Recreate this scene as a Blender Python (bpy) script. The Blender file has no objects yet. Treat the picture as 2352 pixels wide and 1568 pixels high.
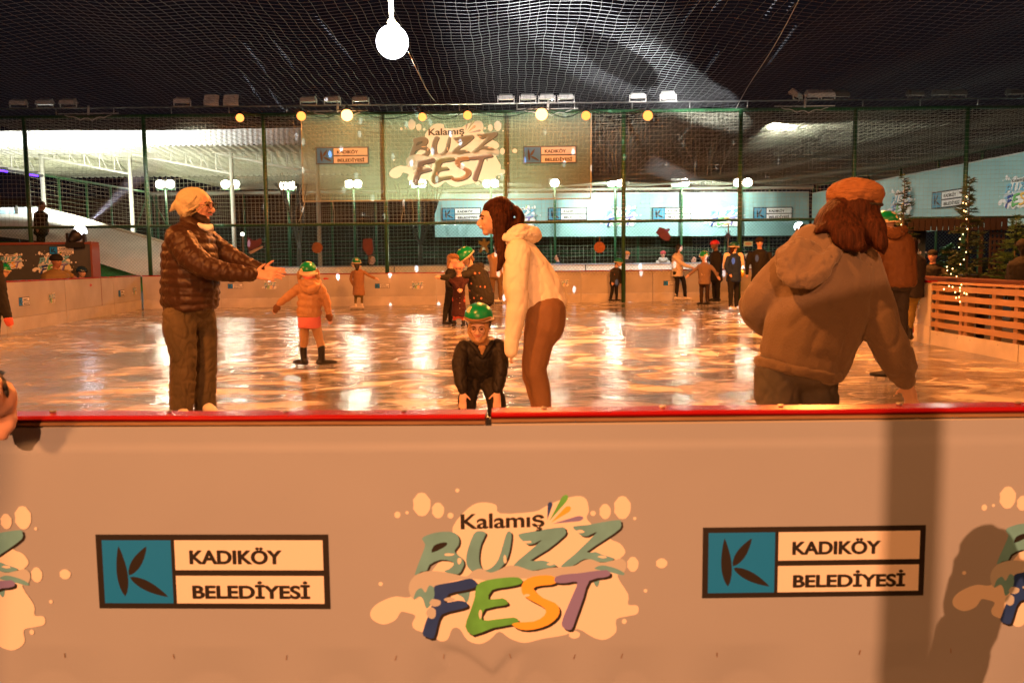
import bpy, bmesh, math, random
from math import sin, cos, pi, sqrt, radians
from mathutils import Vector, Matrix, Euler, noise
from mathutils.geometry import tessellate_polygon

SC = bpy.context.scene
COL = SC.collection
rnd = random.Random(7)

# ------------------------------------------------------------------ camera
CAM_H, F, CX, CY, HOR = 1.2, 1952.0, 1176.0, 784.0, 606.0      # measured on a 2352 x 1568 view of the photograph
TILT = math.atan((CY - HOR) / F)
ROLL = radians(0.6)
CAM_M = Matrix.Translation((0, 0, CAM_H)) @ Matrix.Rotation(radians(90) - TILT, 4, 'X') @ Matrix.Rotation(-ROLL, 4, 'Z')
cd = bpy.data.cameras.new('camera')
cam = bpy.data.objects.new('camera', cd)
COL.objects.link(cam)
cam.matrix_world = CAM_M
cd.sensor_width = 36.0
cd.lens = F / 2352.0 * 36.0
cd.clip_start, cd.clip_end = 0.05, 600
cd.dof.use_dof = True
cd.dof.focus_distance = 6.6
cd.dof.aperture_fstop = 9.0
SC.camera = cam
SC.view_settings.view_transform = 'Standard'
SC.view_settings.look = 'None'
SC.view_settings.exposure = 0.0
SC.view_settings.gamma = 1.0
SC.cycles.use_denoising = True
SC.cycles.sample_clamp_indirect = 6.0
SC.cycles.max_bounces = 7
SC.cycles.transparent_max_bounces = 24
SC.cycles.caustics_reflective = False
SC.cycles.caustics_refractive = False

# ------------------------------------------------------------------ night sky
W = bpy.data.worlds.new('World')
SC.world = W
W.use_nodes = True
nt = W.node_tree
bg = nt.nodes['Background']
sky = nt.nodes.new('ShaderNodeTexSky')
sky.sky_type = 'NISHITA'
sky.sun_disc = False
sky.sun_elevation = radians(-4)
sky.sun_rotation = radians(160)
mixc = nt.nodes.new('ShaderNodeMixRGB')
mixc.blend_type = 'ADD'
mixc.inputs[0].default_value = 1.0
mixc.inputs[2].default_value = (0.045, 0.040, 0.060, 1)
nt.links.new(sky.outputs[0], mixc.inputs[1])
nt.links.new(mixc.outputs[0], bg.inputs[0])
bg.inputs[1].default_value = 0.09

# ------------------------------------------------------------------ lamps that stand behind and beside the camera
ORANGE = (1.0, 0.285, 0.052)
WHITE = (1.0, 0.98, 0.80)
COOL = (0.86, 0.90, 1.0)


def light(kind, name, loc, color, power, radius=0.12, aim=None, size=60, blend=0.4, parent=None):
    d = bpy.data.lights.new(name, kind)
    d.color = color
    d.energy = power
    d.shadow_soft_size = radius
    o = bpy.data.objects.new(name, d)
    COL.objects.link(o)
    o.location = loc
    if kind == 'SPOT':
        d.spot_size = radians(size)
        d.spot_blend = blend
    if aim is not None:
        o.rotation_euler = (Vector(aim) - Vector(loc)).to_track_quat('-Z', 'Y').to_euler()
    if parent is not None:
        o.parent = parent
        o.location = Vector(loc) - parent.location
    return o


for lx, ly, lz, pw, rad in ((-2.5, 1.75, 5.6, 2100, 0.12), (7.0, 2.0, 5.6, 600, 0.12), (-9.5, 8.0, 5.6, 2000, 0.15), (5.4, 15.0, 5.6, 3400, 0.15), (0.3, 11.5, 5.7, 3200, 0.15)):
    light('SPOT', 'orange_light', (lx, ly, lz), ORANGE, pw, rad, aim=(lx, ly + 0.01, 0), size=173, blend=0.12)
light('SPOT', 'orange_light', (-3.6, -6.5, 4.6), (1.0, 0.33, 0.09), 2300, 0.4, aim=(-0.5, 3, 0.6), size=90, blend=0.5)  # added soft fill, lightens the shadows on the front banner
light('SPOT', 'orange_light', (0.3, -7.0, 4.3), (1.0, 0.365, 0.135), 3700, 0.03, aim=(0.2, 3, 0.6), size=90, blend=0.5)


def snow_projector(loc, aim, power, scale, seed, size=60):
    """party projector: a spot whose gobo throws small white flecks"""
    o = light('SPOT', 'snow_projector_light', loc, (0.9, 0.93, 1.0), power, 0.004, aim=aim, size=size, blend=0.1)
    d = o.data
    d.use_nodes = True
    n, l = d.node_tree.nodes, d.node_tree.links
    em = n['Emission']
    tc = n.new('ShaderNodeTexCoord')
    sp = n.new('ShaderNodeSeparateXYZ')
    l.new(tc.outputs['Normal'], sp.inputs[0])
    cb = n.new('ShaderNodeCombineXYZ')
    for i in (0, 1):
        dv = n.new('ShaderNodeMath')
        dv.operation = 'DIVIDE'
        l.new(sp.outputs[i], dv.inputs[0])
        l.new(sp.outputs[2], dv.inputs[1])
        l.new(dv.outputs[0], cb.inputs[i])
    mp = n.new('ShaderNodeMapping')
    mp.inputs['Rotation'].default_value = (0, 0, 0.7)
    mp.inputs['Scale'].default_value = (1.6, 0.8, 1)
    l.new(cb.outputs[0], mp.inputs[0])
    v = n.new('ShaderNodeTexVoronoi')
    v.voronoi_dimensions = '2D'
    mp.inputs['Location'].default_value = (seed, seed * 0.7, 0)
    v.inputs['Scale'].default_value = scale
    l.new(mp.outputs[0], v.inputs['Vector'])
    lt = n.new('ShaderNodeMath')
    lt.operation = 'LESS_THAN'
    lt.inputs[1].default_value = 0.085
    l.new(v.outputs['Distance'], lt.inputs[0])
    l.new(lt.outputs[0], em.inputs['Strength'])


snow_projector((-4.0, 2.0, 5.5), (-4.6, 25.5, 1.6), 60000, 24, 0.3, 26)
snow_projector((4.0, 3.0, 5.5), (4.6, 25.5, 1.6), 42000, 24, 3.7, 26)

def ray(px, py):
    d = Vector(((px - CX) / F, -(py - CY) / F, -1.0))
    return (CAM_M.to_3x3() @ d)


def at(px, py, Y):
    d = ray(px, py)
    return Vector((0, 0, CAM_H)) + d * (Y / d.y)


def onz(px, py, z=0.0):
    d = ray(px, py)
    return Vector((0, 0, CAM_H)) + d * ((z - CAM_H) / d.z)


# ------------------------------------------------------------------ materials
MATS = {}


def mat(name, color, rough=0.6, metal=0.0, spec=0.5, bump=0.0, bscale=40.0, var=0.0, vscale=6.0, stretch=None, bdist=0.01,
        emit=None, estr=0.0, sss=0.0, coat=0.0, wave=None, color2=None, transl=0.0, alpha=1.0, sheen=0.0, detail=4.0):
    """One procedural Principled material: colour with noise variation, noise (and wave) bump."""
    if name in MATS:
        return MATS[name]
    m = bpy.data.materials.new(name)
    m.use_nodes = True
    n, l = m.node_tree.nodes, m.node_tree.links
    b = n['Principled BSDF']
    b.inputs['Base Color'].default_value = (*color, 1)
    b.inputs['Roughness'].default_value = rough
    b.inputs['Metallic'].default_value = metal
    b.inputs['Specular IOR Level'].default_value = spec
    b.inputs['Coat Weight'].default_value = coat
    b.inputs['Sheen Weight'].default_value = sheen
    if sss:
        b.inputs['Subsurface Weight'].default_value = sss
        b.inputs['Subsurface Radius'].default_value = (0.012, 0.005, 0.003)
    if emit:
        b.inputs['Emission Color'].default_value = (*emit, 1)
        b.inputs['Emission Strength'].default_value = estr
    tc = n.new('ShaderNodeTexCoord')
    mp = n.new('ShaderNodeMapping')
    l.new(tc.outputs['Object'], mp.inputs[0])
    if stretch:
        mp.inputs['Scale'].default_value = stretch
    if var > 0 or color2:
        t = n.new('ShaderNodeTexNoise')
        t.inputs['Scale'].default_value = vscale
        t.inputs['Detail'].default_value = 5
        l.new(mp.outputs[0], t.inputs['Vector'])
        r = n.new('ShaderNodeValToRGB')
        r.color_ramp.elements[0].position = 0.32
        r.color_ramp.elements[1].position = 0.68
        c2 = color2 if color2 else tuple(min(1, c * (1 + var)) for c in color)
        c1 = color if color2 else tuple(c * (1 - var) for c in color)
        r.color_ramp.elements[0].color = (*c1, 1)
        r.color_ramp.elements[1].color = (*c2, 1)
        l.new(t.outputs['Fac'], r.inputs[0])
        l.new(r.outputs[0], b.inputs['Base Color'])
    h = None
    if bump > 0:
        t = n.new('ShaderNodeTexNoise')
        t.inputs['Scale'].default_value = bscale
        t.inputs['Detail'].default_value = detail
        l.new(mp.outputs[0], t.inputs['Vector'])
        h = t.outputs['Fac']
    if wave:
        w = n.new('ShaderNodeTexWave')
        w.bands_direction = wave[0]
        w.inputs['Scale'].default_value = wave[1]
        w.inputs['Distortion'].default_value = wave[2]
        l.new(mp.outputs[0], w.inputs['Vector'])
        if h is not None:
            a = n.new('ShaderNodeMath')
            a.operation = 'ADD'
            l.new(h, a.inputs[0])
            l.new(w.outputs['Fac'], a.inputs[1])
            h = a.outputs[0]
        else:
            h = w.outputs['Fac']
        bump = max(bump, wave[3])
    if h is not None:
        bp = n.new('ShaderNodeBump')
        bp.inputs['Strength'].default_value = bump
        bp.inputs['Distance'].default_value = bdist
        l.new(h, bp.inputs['Height'])
        l.new(bp.outputs[0], b.inputs['Normal'])
    out = n['Material Output']
    sh = b.outputs[0]
    if transl > 0:
        tr = n.new('ShaderNodeBsdfTranslucent')
        tr.inputs[0].default_value = (*color, 1)
        mx = n.new('ShaderNodeMixShader')
        mx.inputs[0].default_value = transl
        l.new(sh, mx.inputs[1])
        l.new(tr.outputs[0], mx.inputs[2])
        sh = mx.outputs[0]
    if alpha < 1:
        tr = n.new('ShaderNodeBsdfTransparent')
        mx = n.new('ShaderNodeMixShader')
        mx.inputs[0].default_value = alpha
        l.new(tr.outputs[0], mx.inputs[1])
        l.new(sh, mx.inputs[2])
        sh = mx.outputs[0]
    l.new(sh, out.inputs['Surface'])
    MATS[name] = m
    return m


def emat(name, color, strength):
    if name in MATS:
        return MATS[name]
    m = bpy.data.materials.new(name)
    m.use_nodes = True
    n, l = m.node_tree.nodes, m.node_tree.links
    n.remove(n['Principled BSDF'])
    e = n.new('ShaderNodeEmission')
    e.inputs[0].default_value = (*color, 1)
    e.inputs[1].default_value = strength
    l.new(e.outputs[0], n['Material Output'].inputs['Surface'])
    MATS[name] = m
    return m


# ------------------------------------------------------------------ mesh helpers
def tag(o, label=None, cat=None, group=None, kind=None):
    if label:
        o['label'] = label
    if cat:
        o['category'] = cat
    if group:
        o['group'] = group
    if kind:
        o['kind'] = kind
    return o


def empty(name, loc, label=None, cat=None, group=None, rz=0.0):
    o = bpy.data.objects.new(name, None)
    o.empty_display_size = 0.1
    COL.objects.link(o)
    o.location = loc
    o.rotation_euler = (0, 0, rz)
    return tag(o, label, cat, group)


def link(name, me, mats, parent=None, loc=(0, 0, 0), smooth=False):
    o = bpy.data.objects.new(name, me)
    COL.objects.link(o)
    if mats is not None and not me.materials:
        for m in (mats if isinstance(mats, (list, tuple)) else [mats]):
            me.materials.append(m)
    o.location = loc
    if parent is not None:
        o.parent = parent
    if smooth:
        me.polygons.foreach_set('use_smooth', [True] * len(me.polygons))
    return o


class MB:
    """Collects boxes, tubes, sheets and blobs; build() links them as ONE mesh object."""

    def __init__(self):
        self.v, self.f, self.mi = [], [], []

    def add(self, verts, faces, mi=0):
        b = len(self.v)
        self.v += [tuple(p) for p in verts]
        self.f += [tuple(i + b for i in q) for q in faces]
        self.mi += [mi] * len(faces)
        return self

    def box(self, lo, hi, mi=0, M=None):
        x0, y0, z0 = lo
        x1, y1, z1 = hi
        vs = [Vector(p) for p in ((x0, y0, z0), (x1, y0, z0), (x1, y1, z0), (x0, y1, z0), (x0, y0, z1), (x1, y0, z1), (x1, y1, z1), (x0, y1, z1))]
        if M is not None:
            vs = [M @ p for p in vs]
        return self.add(vs, [(0, 3, 2, 1), (4, 5, 6, 7), (0, 1, 5, 4), (1, 2, 6, 5), (2, 3, 7, 6), (3, 0, 4, 7)], mi)

    def cyl(self, p0, p1, r0, r1=None, seg=8, mi=0, cap=True):
        p0, p1 = Vector(p0), Vector(p1)
        r1 = r0 if r1 is None else r1
        t = (p1 - p0)
        if t.length < 1e-7:
            return self
        t.normalize()
        a = Vector((0, 0, 1)) if abs(t.z) < 0.9 else Vector((1, 0, 0))
        s = t.cross(a).normalized()
        u = t.cross(s)
        vs = []
        for p, r in ((p0, r0), (p1, r1)):
            for i in range(seg):
                k = 2 * pi * i / seg
                vs.append(p + (s * cos(k) + u * sin(k)) * r)
        fs = [(i, (i + 1) % seg, seg + (i + 1) % seg, seg + i) for i in range(seg)]
        if cap:
            fs += [tuple(range(seg))[::-1], tuple(range(seg, 2 * seg))]
        return self.add(vs, fs, mi)

    def path(self, pts, r, seg=6, mi=0):
        for a, b in zip(pts, pts[1:]):
            self.cyl(a, b, r, seg=seg, mi=mi)
        return self

    def ell(self, c, axes, seg=16, ring=10, mi=0, zmin=-2.0):
        """ellipsoid with three axis vectors; zmin cuts the bottom off (in unit-sphere height)"""
        c = Vector(c)
        ax, ay, az = [Vector(a) for a in axes]
        vs, fs = [], []
        a0 = -pi / 2 if zmin <= -1 else math.asin(zmin)
        for i in range(ring + 1):
            th = a0 + (pi / 2 - a0) * i / ring
            for j in range(seg):
                ph = 2 * pi * j / seg
                vs.append(c + ax * (cos(th) * cos(ph)) + ay * (cos(th) * sin(ph)) + az * sin(th))
        for i in range(ring):
            for j in range(seg):
                a, b = i * seg + j, i * seg + (j + 1) % seg
                fs.append((a, b, b + seg, a + seg))
        fs.append(tuple(range(seg))[::-1])
        fs.append(tuple(range(ring * seg, (ring + 1) * seg)))
        return self.add(vs, fs, mi)

    def tube(self, pts, rad, seg=14, sub=4, puff=None, mi=0, cap=True, ref=Vector((0, 1, 0)), capk=1.0):
        """smooth tube through pts; rad = r or (in-picture radius, depth radius) per point"""
        P = [Vector(p) for p in pts]
        R = [(r, r) if not isinstance(r, (tuple, list)) else tuple(r) for r in rad]
        n = len(P)
        pp, rr = [], []
        for i in range(n - 1):
            p0, p1, p2, p3 = P[max(i - 1, 0)], P[i], P[i + 1], P[min(i + 2, n - 1)]
            for k in range(sub):
                t = k / sub
                t2, t3 = t * t, t * t * t
                pp.append(0.5 * ((2 * p1) + (p2 - p0) * t + (2 * p0 - 5 * p1 + 4 * p2 - p3) * t2 + (3 * p1 - p0 - 3 * p2 + p3) * t3))
                w = t * t * (3 - 2 * t)
                rr.append(tuple(R[i][q] * (1 - w) + R[i + 1][q] * w for q in (0, 1)))
        pp.append(P[-1])
        rr.append(R[-1])
        if puff:
            per, amp = puff
            L = sum((b - a).length for a, b in zip(pp, pp[1:]))
            nn = max(len(pp), int(L / per * 6))
            cum = [0]
            for a, b in zip(pp, pp[1:]):
                cum.append(cum[-1] + (b - a).length)
            qp, qr, j = [], [], 0
            for i in range(nn + 1):
                s = L * i / nn
                while j < len(cum) - 2 and cum[j + 1] < s:
                    j += 1
                t = (s - cum[j]) / max(1e-6, cum[j + 1] - cum[j])
                qp.append(pp[j].lerp(pp[j + 1], t))
                g = 1 + amp * (abs(sin(pi * s / per)) ** 0.6 - 0.6)
                qr.append(tuple((rr[j][q] * (1 - t) + rr[j + 1][q] * t) * g for q in (0, 1)))
            pp, rr = qp, qr
        m = len(pp)
        rings = []
        for i in range(m):
            t = (pp[min(i + 1, m - 1)] - pp[max(i - 1, 0)])
            if t.length < 1e-9:
                t = Vector((0, 0, 1))
            t.normalize()
            y = ref - t * ref.dot(t)
            if y.length < 0.25:
                rf = Vector((1, 0, 0))
                y = rf - t * rf.dot(t)
            y.normalize()
            s = y.cross(t)
            rings.append((pp[i], t, s, y, rr[i]))
        if cap:
            p, t, s, y, r = rings[0]
            q = min(r) * capk
            pre = [(p - t * q * sin(a), t, s, y, (r[0] * cos(a), r[1] * cos(a))) for a in (1.35, 0.9, 0.45)]
            p, t, s, y, r = rings[-1]
            q = min(r) * capk
            post = [(p + t * q * sin(a), t, s, y, (r[0] * cos(a), r[1] * cos(a))) for a in (0.45, 0.9, 1.35)]
            rings = pre + rings + post
        vs, fs = [], []
        for p, t, s, y, r in rings:
            for j in range(seg):
                a = 2 * pi * j / seg
                vs.append(p + s * (cos(a) * r[0]) + y * (sin(a) * r[1]))
        for i in range(len(rings) - 1):
            for j in range(seg):
                a, b = i * seg + j, i * seg + (j + 1) % seg
                fs.append((a, b, b + seg, a + seg))
        fs.append(tuple(range(seg))[::-1])
        fs.append(tuple(range((len(rings) - 1) * seg, len(rings) * seg)))
        return self.add(vs, fs, mi)

    def sheet(self, fn, nu, nv, mi=0):
        vs = [fn(i / nu, j / nv) for j in range(nv + 1) for i in range(nu + 1)]
        fs = [(j * (nu + 1) + i, j * (nu + 1) + i + 1, (j + 1) * (nu + 1) + i + 1, (j + 1) * (nu + 1) + i) for j in range(nv) for i in range(nu)]
        return self.add(vs, fs, mi)

    def mesh(self, name):
        me = bpy.data.meshes.new(name)
        me.from_pydata(self.v, [], self.f)
        me.update()
        if any(self.mi):
            me.polygons.foreach_set('material_index', self.mi)
        return me

    def build(self, name, mats, parent=None, loc=(0, 0, 0), smooth=False):
        return link(name, self.mesh(name), mats, parent, loc, smooth)

    def blob(self, name, m, parent=None, voxel=0.01, smooth=3, wrinkle=0.0, wscale=14.0, loc=(0, 0, 0)):
        """melts everything collected into one continuous skin"""
        me = self.mesh(name)
        o = bpy.data.objects.new(name, me)
        COL.objects.link(o)
        r = o.modifiers.new('r', 'REMESH')
        r.mode = 'VOXEL'
        r.voxel_size = voxel
        if smooth:
            s = o.modifiers.new('s', 'SMOOTH')
            s.iterations = smooth
            s.factor = 0.5
        dg = bpy.context.evaluated_depsgraph_get()
        me2 = bpy.data.meshes.new_from_object(o.evaluated_get(dg))
        me2.name = name
        bpy.data.objects.remove(o)
        bpy.data.meshes.remove(me)
        if wrinkle:
            me2.update()
            nn = [v.normal.copy() for v in me2.vertices]
            for v, q in zip(me2.vertices, nn):
                c = v.co
                d = noise.noise((c.x * wscale, c.y * wscale, c.z * wscale * 1.7)) + 0.5 * noise.noise((c.x * wscale * 2.3 + 5, c.y * wscale * 2.3, c.z * wscale * 3.4))
                n2 = noise.noise((c.x * wscale * 0.8 + 9, c.y * wscale * 0.8, c.z * wscale * 0.8 + c.x * wscale * 0.5))
                n3 = noise.noise((c.x * wscale * 1.6 - 4, c.y * wscale * 1.6, c.z * wscale * 1.2 - c.x * wscale * 0.9 + 3))
                d = 0.7 * d - 1.1 * max(0.0, 1 - abs(n2) * 5.0) - 0.8 * max(0.0, 1 - abs(n3) * 5.5)
                v.co = c + q * (d * wrinkle)
        return link(name, me2, m, parent, loc, True)


def smooth_poly(pts, n=3):
    out, k = [], len(pts)
    for i in range(k):
        p0, p1, p2, p3 = [Vector((*pts[(i + q) % k], 0)) for q in (-1, 0, 1, 2)]
        for j in range(n):
            t = j / n
            out.append(tuple((0.5 * ((2 * p1) + (p2 - p0) * t + (2 * p0 - 5 * p1 + 4 * p2 - p3) * t * t + (3 * p1 - p0 - 3 * p2 + p3) * t ** 3))[:2]))
    return out


def flat(mb, loops, z, mi):
    """flat polygon (outer loop, then holes) in the xz plane, lying z in front (towards -y)"""
    L = [[Vector((x, y, 0)) for x, y in lp] for lp in loops]
    tri = tessellate_polygon(L)
    vs = [p for lp in L for p in lp]
    fs = []
    for t in tri:
        a, b, c = [vs[i] for i in t]
        s = (b - a).cross(c - a).z
        fs.append(t if s > 0 else t[::-1])
    mb.add([(p.x, -z, p.y) for p in vs], fs, mi)


def text_tris(body, bold=0.0):
    c = bpy.data.curves.new('t', 'FONT')
    c.body = body
    c.size = 1.0
    c.offset = bold
    o = bpy.data.objects.new('t', c)
    COL.objects.link(o)
    dg = bpy.context.evaluated_depsgraph_get()
    me = bpy.data.meshes.new_from_object(o.evaluated_get(dg))
    vs = [v.co.copy() for v in me.vertices]
    fs = [tuple(p.vertices) for p in me.polygons]
    bpy.data.objects.remove(o)
    bpy.data.meshes.remove(me)
    return vs, fs


def text_fit(mb, body, x0, x1, y0, y1, z, mi, bold=0.018, rot=0.0, caps_h=None):
    vs, fs = text_tris(body, bold)
    xs = [v.x for v in vs]
    lo, hi = min(xs), max(xs)
    kx = (x1 - x0) / (hi - lo)
    cap = 0.729 if caps_h is None else caps_h
    ky = (y1 - y0) / cap
    out = []
    for v in vs:
        X, Yy = x0 + (v.x - lo) * kx, y0 + v.y * ky
        Yy += (X - x0) * math.tan(rot)
        out.append((X, -z, Yy))
    mb.add(out, fs, mi)

# ------------------------------------------------------------------ printed marks (shared by every banner and sticker)
INK = mat('ink_black', (0.012, 0.010, 0.010), 0.6)
PW = mat('print_white', (0.86, 0.86, 0.84), 0.55)
PBLUE = mat('print_blue', (0.0, 0.24, 0.80), 0.55)
PTEAL = mat('print_teal', (0.16, 0.46, 0.62), 0.55, var=0.12, vscale=9)
PSNOW = mat('print_pale_blue', (0.52, 0.60, 0.66), 0.55)
PNAVY = mat('print_navy', (0.012, 0.055, 0.30), 0.55, color2=(0.02, 0.07, 0.34), vscale=12)
PGREEN = mat('print_green', (0.12, 0.50, 0.12), 0.55, var=0.2, vscale=9)
PORANGE = mat('print_orange', (0.95, 0.55, 0.08), 0.55)
PMAUVE = mat('print_mauve', (0.25, 0.24, 0.62), 0.55)
EMBLEM_MATS = [INK, PBLUE, PW]
FEST_MATS = [PW, PSNOW, PTEAL, INK, PNAVY, PGREEN, PORANGE, PMAUVE]


def emblem_mesh():
    """framed emblem, 1 wide, centred; layers 1.5 mm apart at 1 m width"""
    mb = MB()
    e = 0.0012
    W0, H0 = 1355.0, 440.0

    def q(x, y):
        return ((x - 505 - W0 / 2) / W0, -(y - 730 - H0 / 2) / W0)

    def rect(x0, y0, x1, y1, z, mi):
        flat(mb, [[q(x0, y1), q(x1, y1), q(x1, y0), q(x0, y0)]], z, mi)
    rect(505, 730, 1860, 1170, e, 0)
    rect(540, 764, 944, 1138, 2 * e, 1)
    rect(965, 764, 1826, 940, 2 * e, 2)
    rect(965, 974, 1826, 1138, 2 * e, 2)

    def petal(x0, y0, x1, y1, w, tip0=0.06, z=3 * e):
        a, b = Vector((x0, y0)), Vector((x1, y1))
        d = b - a
        nrm = Vector((-d.y, d.x)).normalized()
        L, R = [], []
        for i in range(13):
            t = i / 12
            k = w * (sin(pi * t) ** 0.75) * (0.62 + 0.55 * t) + (0 if i in (0, 12) else 1)
            c = a + d * t
            L.append(q(*(c + nrm * k)))
            R.append(q(*(c - nrm * k)))
        flat(mb, [L[:-1] + R[::-1][:-1]], z, 0)
    petal(637, 798, 662, 1098, 34)
    petal(802, 800, 690, 972, 31)
    petal(915, 1100, 694, 982, 30)

    def word(s, x0, x1, yb, yt):
        a, b = q(x0, yb), q(x1, yt)
        for k, (dx, dy) in enumerate(((-0.0022, 0), (0.0022, 0), (0, 0.0012), (0, -0.0012), (0, 0))):
            text_fit(mb, s, a[0] + dx, b[0] + dx, a[1] + dy, b[1] + dy, (3 + 0.3 * k) * e, 0, bold=0.022)
    word('KADIKÖY', 1052, 1586, 902, 822)
    word('BELEDİYESİ', 1060, 1742, 1107, 1030)
    return mb.mesh('city_emblem')


def festival_mesh():
    """the festival lettering with its splash, 2.02 wide per 1000 px; scaled so that it is 1 wide"""
    mb = MB()
    W0 = 2020.0
    e = 0.0009

    def q(p):
        return ((p[0] - 1110) / W0, -(p[1] - 690) / W0)

    def poly(pts, z, mi, n=3, holes=()):
        flat(mb, [[q(p) for p in smooth_poly(pts, n)]] + [[q(p) for p in smooth_poly(h, n)] for h in holes], z * e, mi)

    def drop(x, y, a, b, z=1, mi=0):
        flat(mb, [[q((x + a * cos(t * pi / 8) * (1 + 0.08 * sin(3 * t)), y + b * sin(t * pi / 8))) for t in range(16)]], z * e, mi)
    poly([(100, 1005), (140, 945), (220, 900), (300, 878), (400, 885), (480, 800), (640, 600), (740, 500), (735, 350), (850, 210), (950, 165), (1060, 185), (1090, 250), (1340, 240), (1420, 205), (1520, 160), (1660, 125), (1730, 150), (1750, 240), (1740, 310), (1900, 450), (1980, 490), (2020, 560), (1970, 620), (2000, 680), (1960, 740), (2040, 880), (2040, 960), (2110, 970), (2110, 1030), (2040, 1050), (1950, 1075), (1950, 1170), (1870, 1230), (1780, 1215), (1660, 1145), (1570, 1190), (1390, 1220), (1260, 1250), (1150, 1215), (1070, 1160), (1000, 1220), (920, 1255), (830, 1225), (770, 1135), (715, 1135), (680, 1215), (620, 1230), (560, 1180), (440, 1140), (415, 1090), (440, 1030), (380, 1005), (330, 1000), (290, 1060), (200, 1095), (120, 1060)], 1, 0)
    for d in ((508, 175, 65, 90), (628, 222, 45, 60), (720, 262, 22, 22), (325, 252, 22, 25), (397, 236, 12, 12), (775, 72, 15, 15), (1870, 245, 42, 58), (1998, 217, 62, 88), (2090, 300, 12, 12), (2075, 650, 42, 58), (2290, 645, 42, 38), (2170, 855, 14, 14), (2010, 1090, 18, 20), (1635, 1190, 42, 30), (185, 780, 16, 16), (1780, 258, 20, 20)):
        drop(*d, z=(2 if d[0] == 1635 else 1))
    LB = [(503, 437), (545, 408), (620, 388), (700, 384), (755, 398), (782, 440), (775, 490), (745, 530), (762, 556), (800, 590), (815, 630), (800, 670), (765, 712), (664, 690), (700, 672), (735, 640), (722, 612), (640, 598), (556, 635), (536, 680), (490, 690), (442, 712), (500, 560), (527, 480)]
    HB = [(590, 492), (640, 470), (685, 466), (690, 484), (655, 510), (574, 544)]
    LU = [(890, 405), (930, 382), (972, 390), (978, 412), (945, 480), (928, 560), (930, 630), (950, 672), (985, 680), (1030, 655), (1072, 600), (1105, 500), (1130, 415), (1150, 388), (1172, 402), (1165, 490), (1140, 590), (1095, 660), (1040, 700), (990, 697), (940, 672), (880, 690), (840, 655), (830, 600), (845, 520)]
    LZ = [(1222, 412), (1300, 395), (1420, 375), (1555, 360), (1574, 385), (1570, 422), (1440, 530), (1310, 612), (1390, 612), (1440, 622), (1508, 655), (1420, 672), (1330, 690), (1240, 680), (1182, 650), (1280, 560), (1400, 455), (1340, 482), (1290, 490), (1250, 455)]
    LZ2 = [(1632, 355), (1740, 345), (1850, 325), (1972, 310), (1988, 332), (1980, 377), (1880, 450), (1730, 552), (1800, 552), (1850, 575), (1940, 605), (1880, 630), (1800, 625), (1740, 605), (1690, 615), (1620, 660), (1535, 660), (1640, 570), (1810, 400), (1740, 430), (1690, 425), (1655, 390)]
    for k, (pl, hole) in enumerate(((LB, HB), (LU, None), (LZ, None), (LZ2, None))):
        sh = [(x + 14, y + 12) for x, y in pl]
        poly(sh, 2 + 0.2 * k, 3, 2)
        poly(pl, 4 + 0.2 * k, 2, 2, [hole] if hole else [])
    poly([(395, 830), (410, 760), (460, 710), (540, 685), (640, 690), (740, 710), (830, 728), (880, 688), (940, 670), (1010, 702), (1080, 678), (1140, 650), (1220, 655), (1330, 692), (1440, 672), (1540, 665), (1640, 655), (1700, 620), (1760, 607), (1840, 634), (1930, 618), (1990, 605), (2025, 640), (2020, 690), (1980, 730), (1900, 705), (1840, 690), (1760, 720), (1650, 712), (1500, 745), (1300, 752), (1130, 742), (1000, 762), (860, 747), (700, 770), (600, 810), (560, 850), (500, 870), (430, 905)], 6, 1)
    poly([(1840, 655), (1900, 665), (1960, 685), (2010, 715), (2000, 732), (1930, 715), (1820, 690), (1790, 675)], 6.4, 2)
    poly([(430, 905), (450, 840), (490, 815), (520, 850), (550, 795), (590, 820), (605, 880), (545, 960), (520, 968), (500, 900), (470, 880)], 6.6, 2)
    poly([(760, 860), (850, 830), (845, 900), (825, 930), (800, 890)], 6.7, 2)
    poly([(1780, 770), (1825, 760), (1818, 810), (1800, 820)], 6.7, 2)
    LF = [(585, 810), (620, 790), (760, 765), (850, 745), (890, 760), (910, 790), (880, 820), (790, 840), (695, 862), (665, 930), (760, 915), (825, 928), (832, 965), (740, 990), (640, 1020), (605, 1100), (575, 1205), (520, 1195), (490, 1165), (540, 1020), (575, 920), (588, 860)]
    LE = [(905, 800), (980, 760), (1130, 740), (1220, 742), (1250, 770), (1225, 795), (1120, 815), (1020, 835), (992, 908), (1100, 900), (1138, 935), (1110, 955), (965, 982), (942, 1068), (1050, 1063), (1180, 1050), (1215, 1075), (1190, 1100), (1020, 1130), (870, 1185), (815, 1115), (850, 1010), (890, 890)]
    LS = [(1240, 830), (1260, 770), (1330, 735), (1430, 725), (1490, 740), (1505, 780), (1460, 800), (1390, 805), (1330, 828), (1400, 900), (1490, 940), (1525, 990), (1510, 1050), (1440, 1110), (1330, 1145), (1230, 1145), (1165, 1105), (1220, 1088), (1330, 1083), (1408, 1040), (1418, 985), (1340, 935), (1260, 885)]
    LT = [(1490, 750), (1540, 725), (1700, 710), (1880, 690), (1905, 730), (1860, 748), (1750, 772), (1705, 900), (1645, 1070), (1612, 1150), (1560, 1140), (1540, 1100), (1570, 1010), (1630, 870), (1660, 780), (1580, 787), (1500, 785)]
    for k, (pl, mi) in enumerate(((LF, 4), (LE, 5), (LS, 6), (LT, 7))):
        poly([(x + 16, y + 18) for x, y in pl], 7 + 0.2 * k, 3, 2)
        poly(pl, 9 + 0.2 * k, mi, 2)
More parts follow.
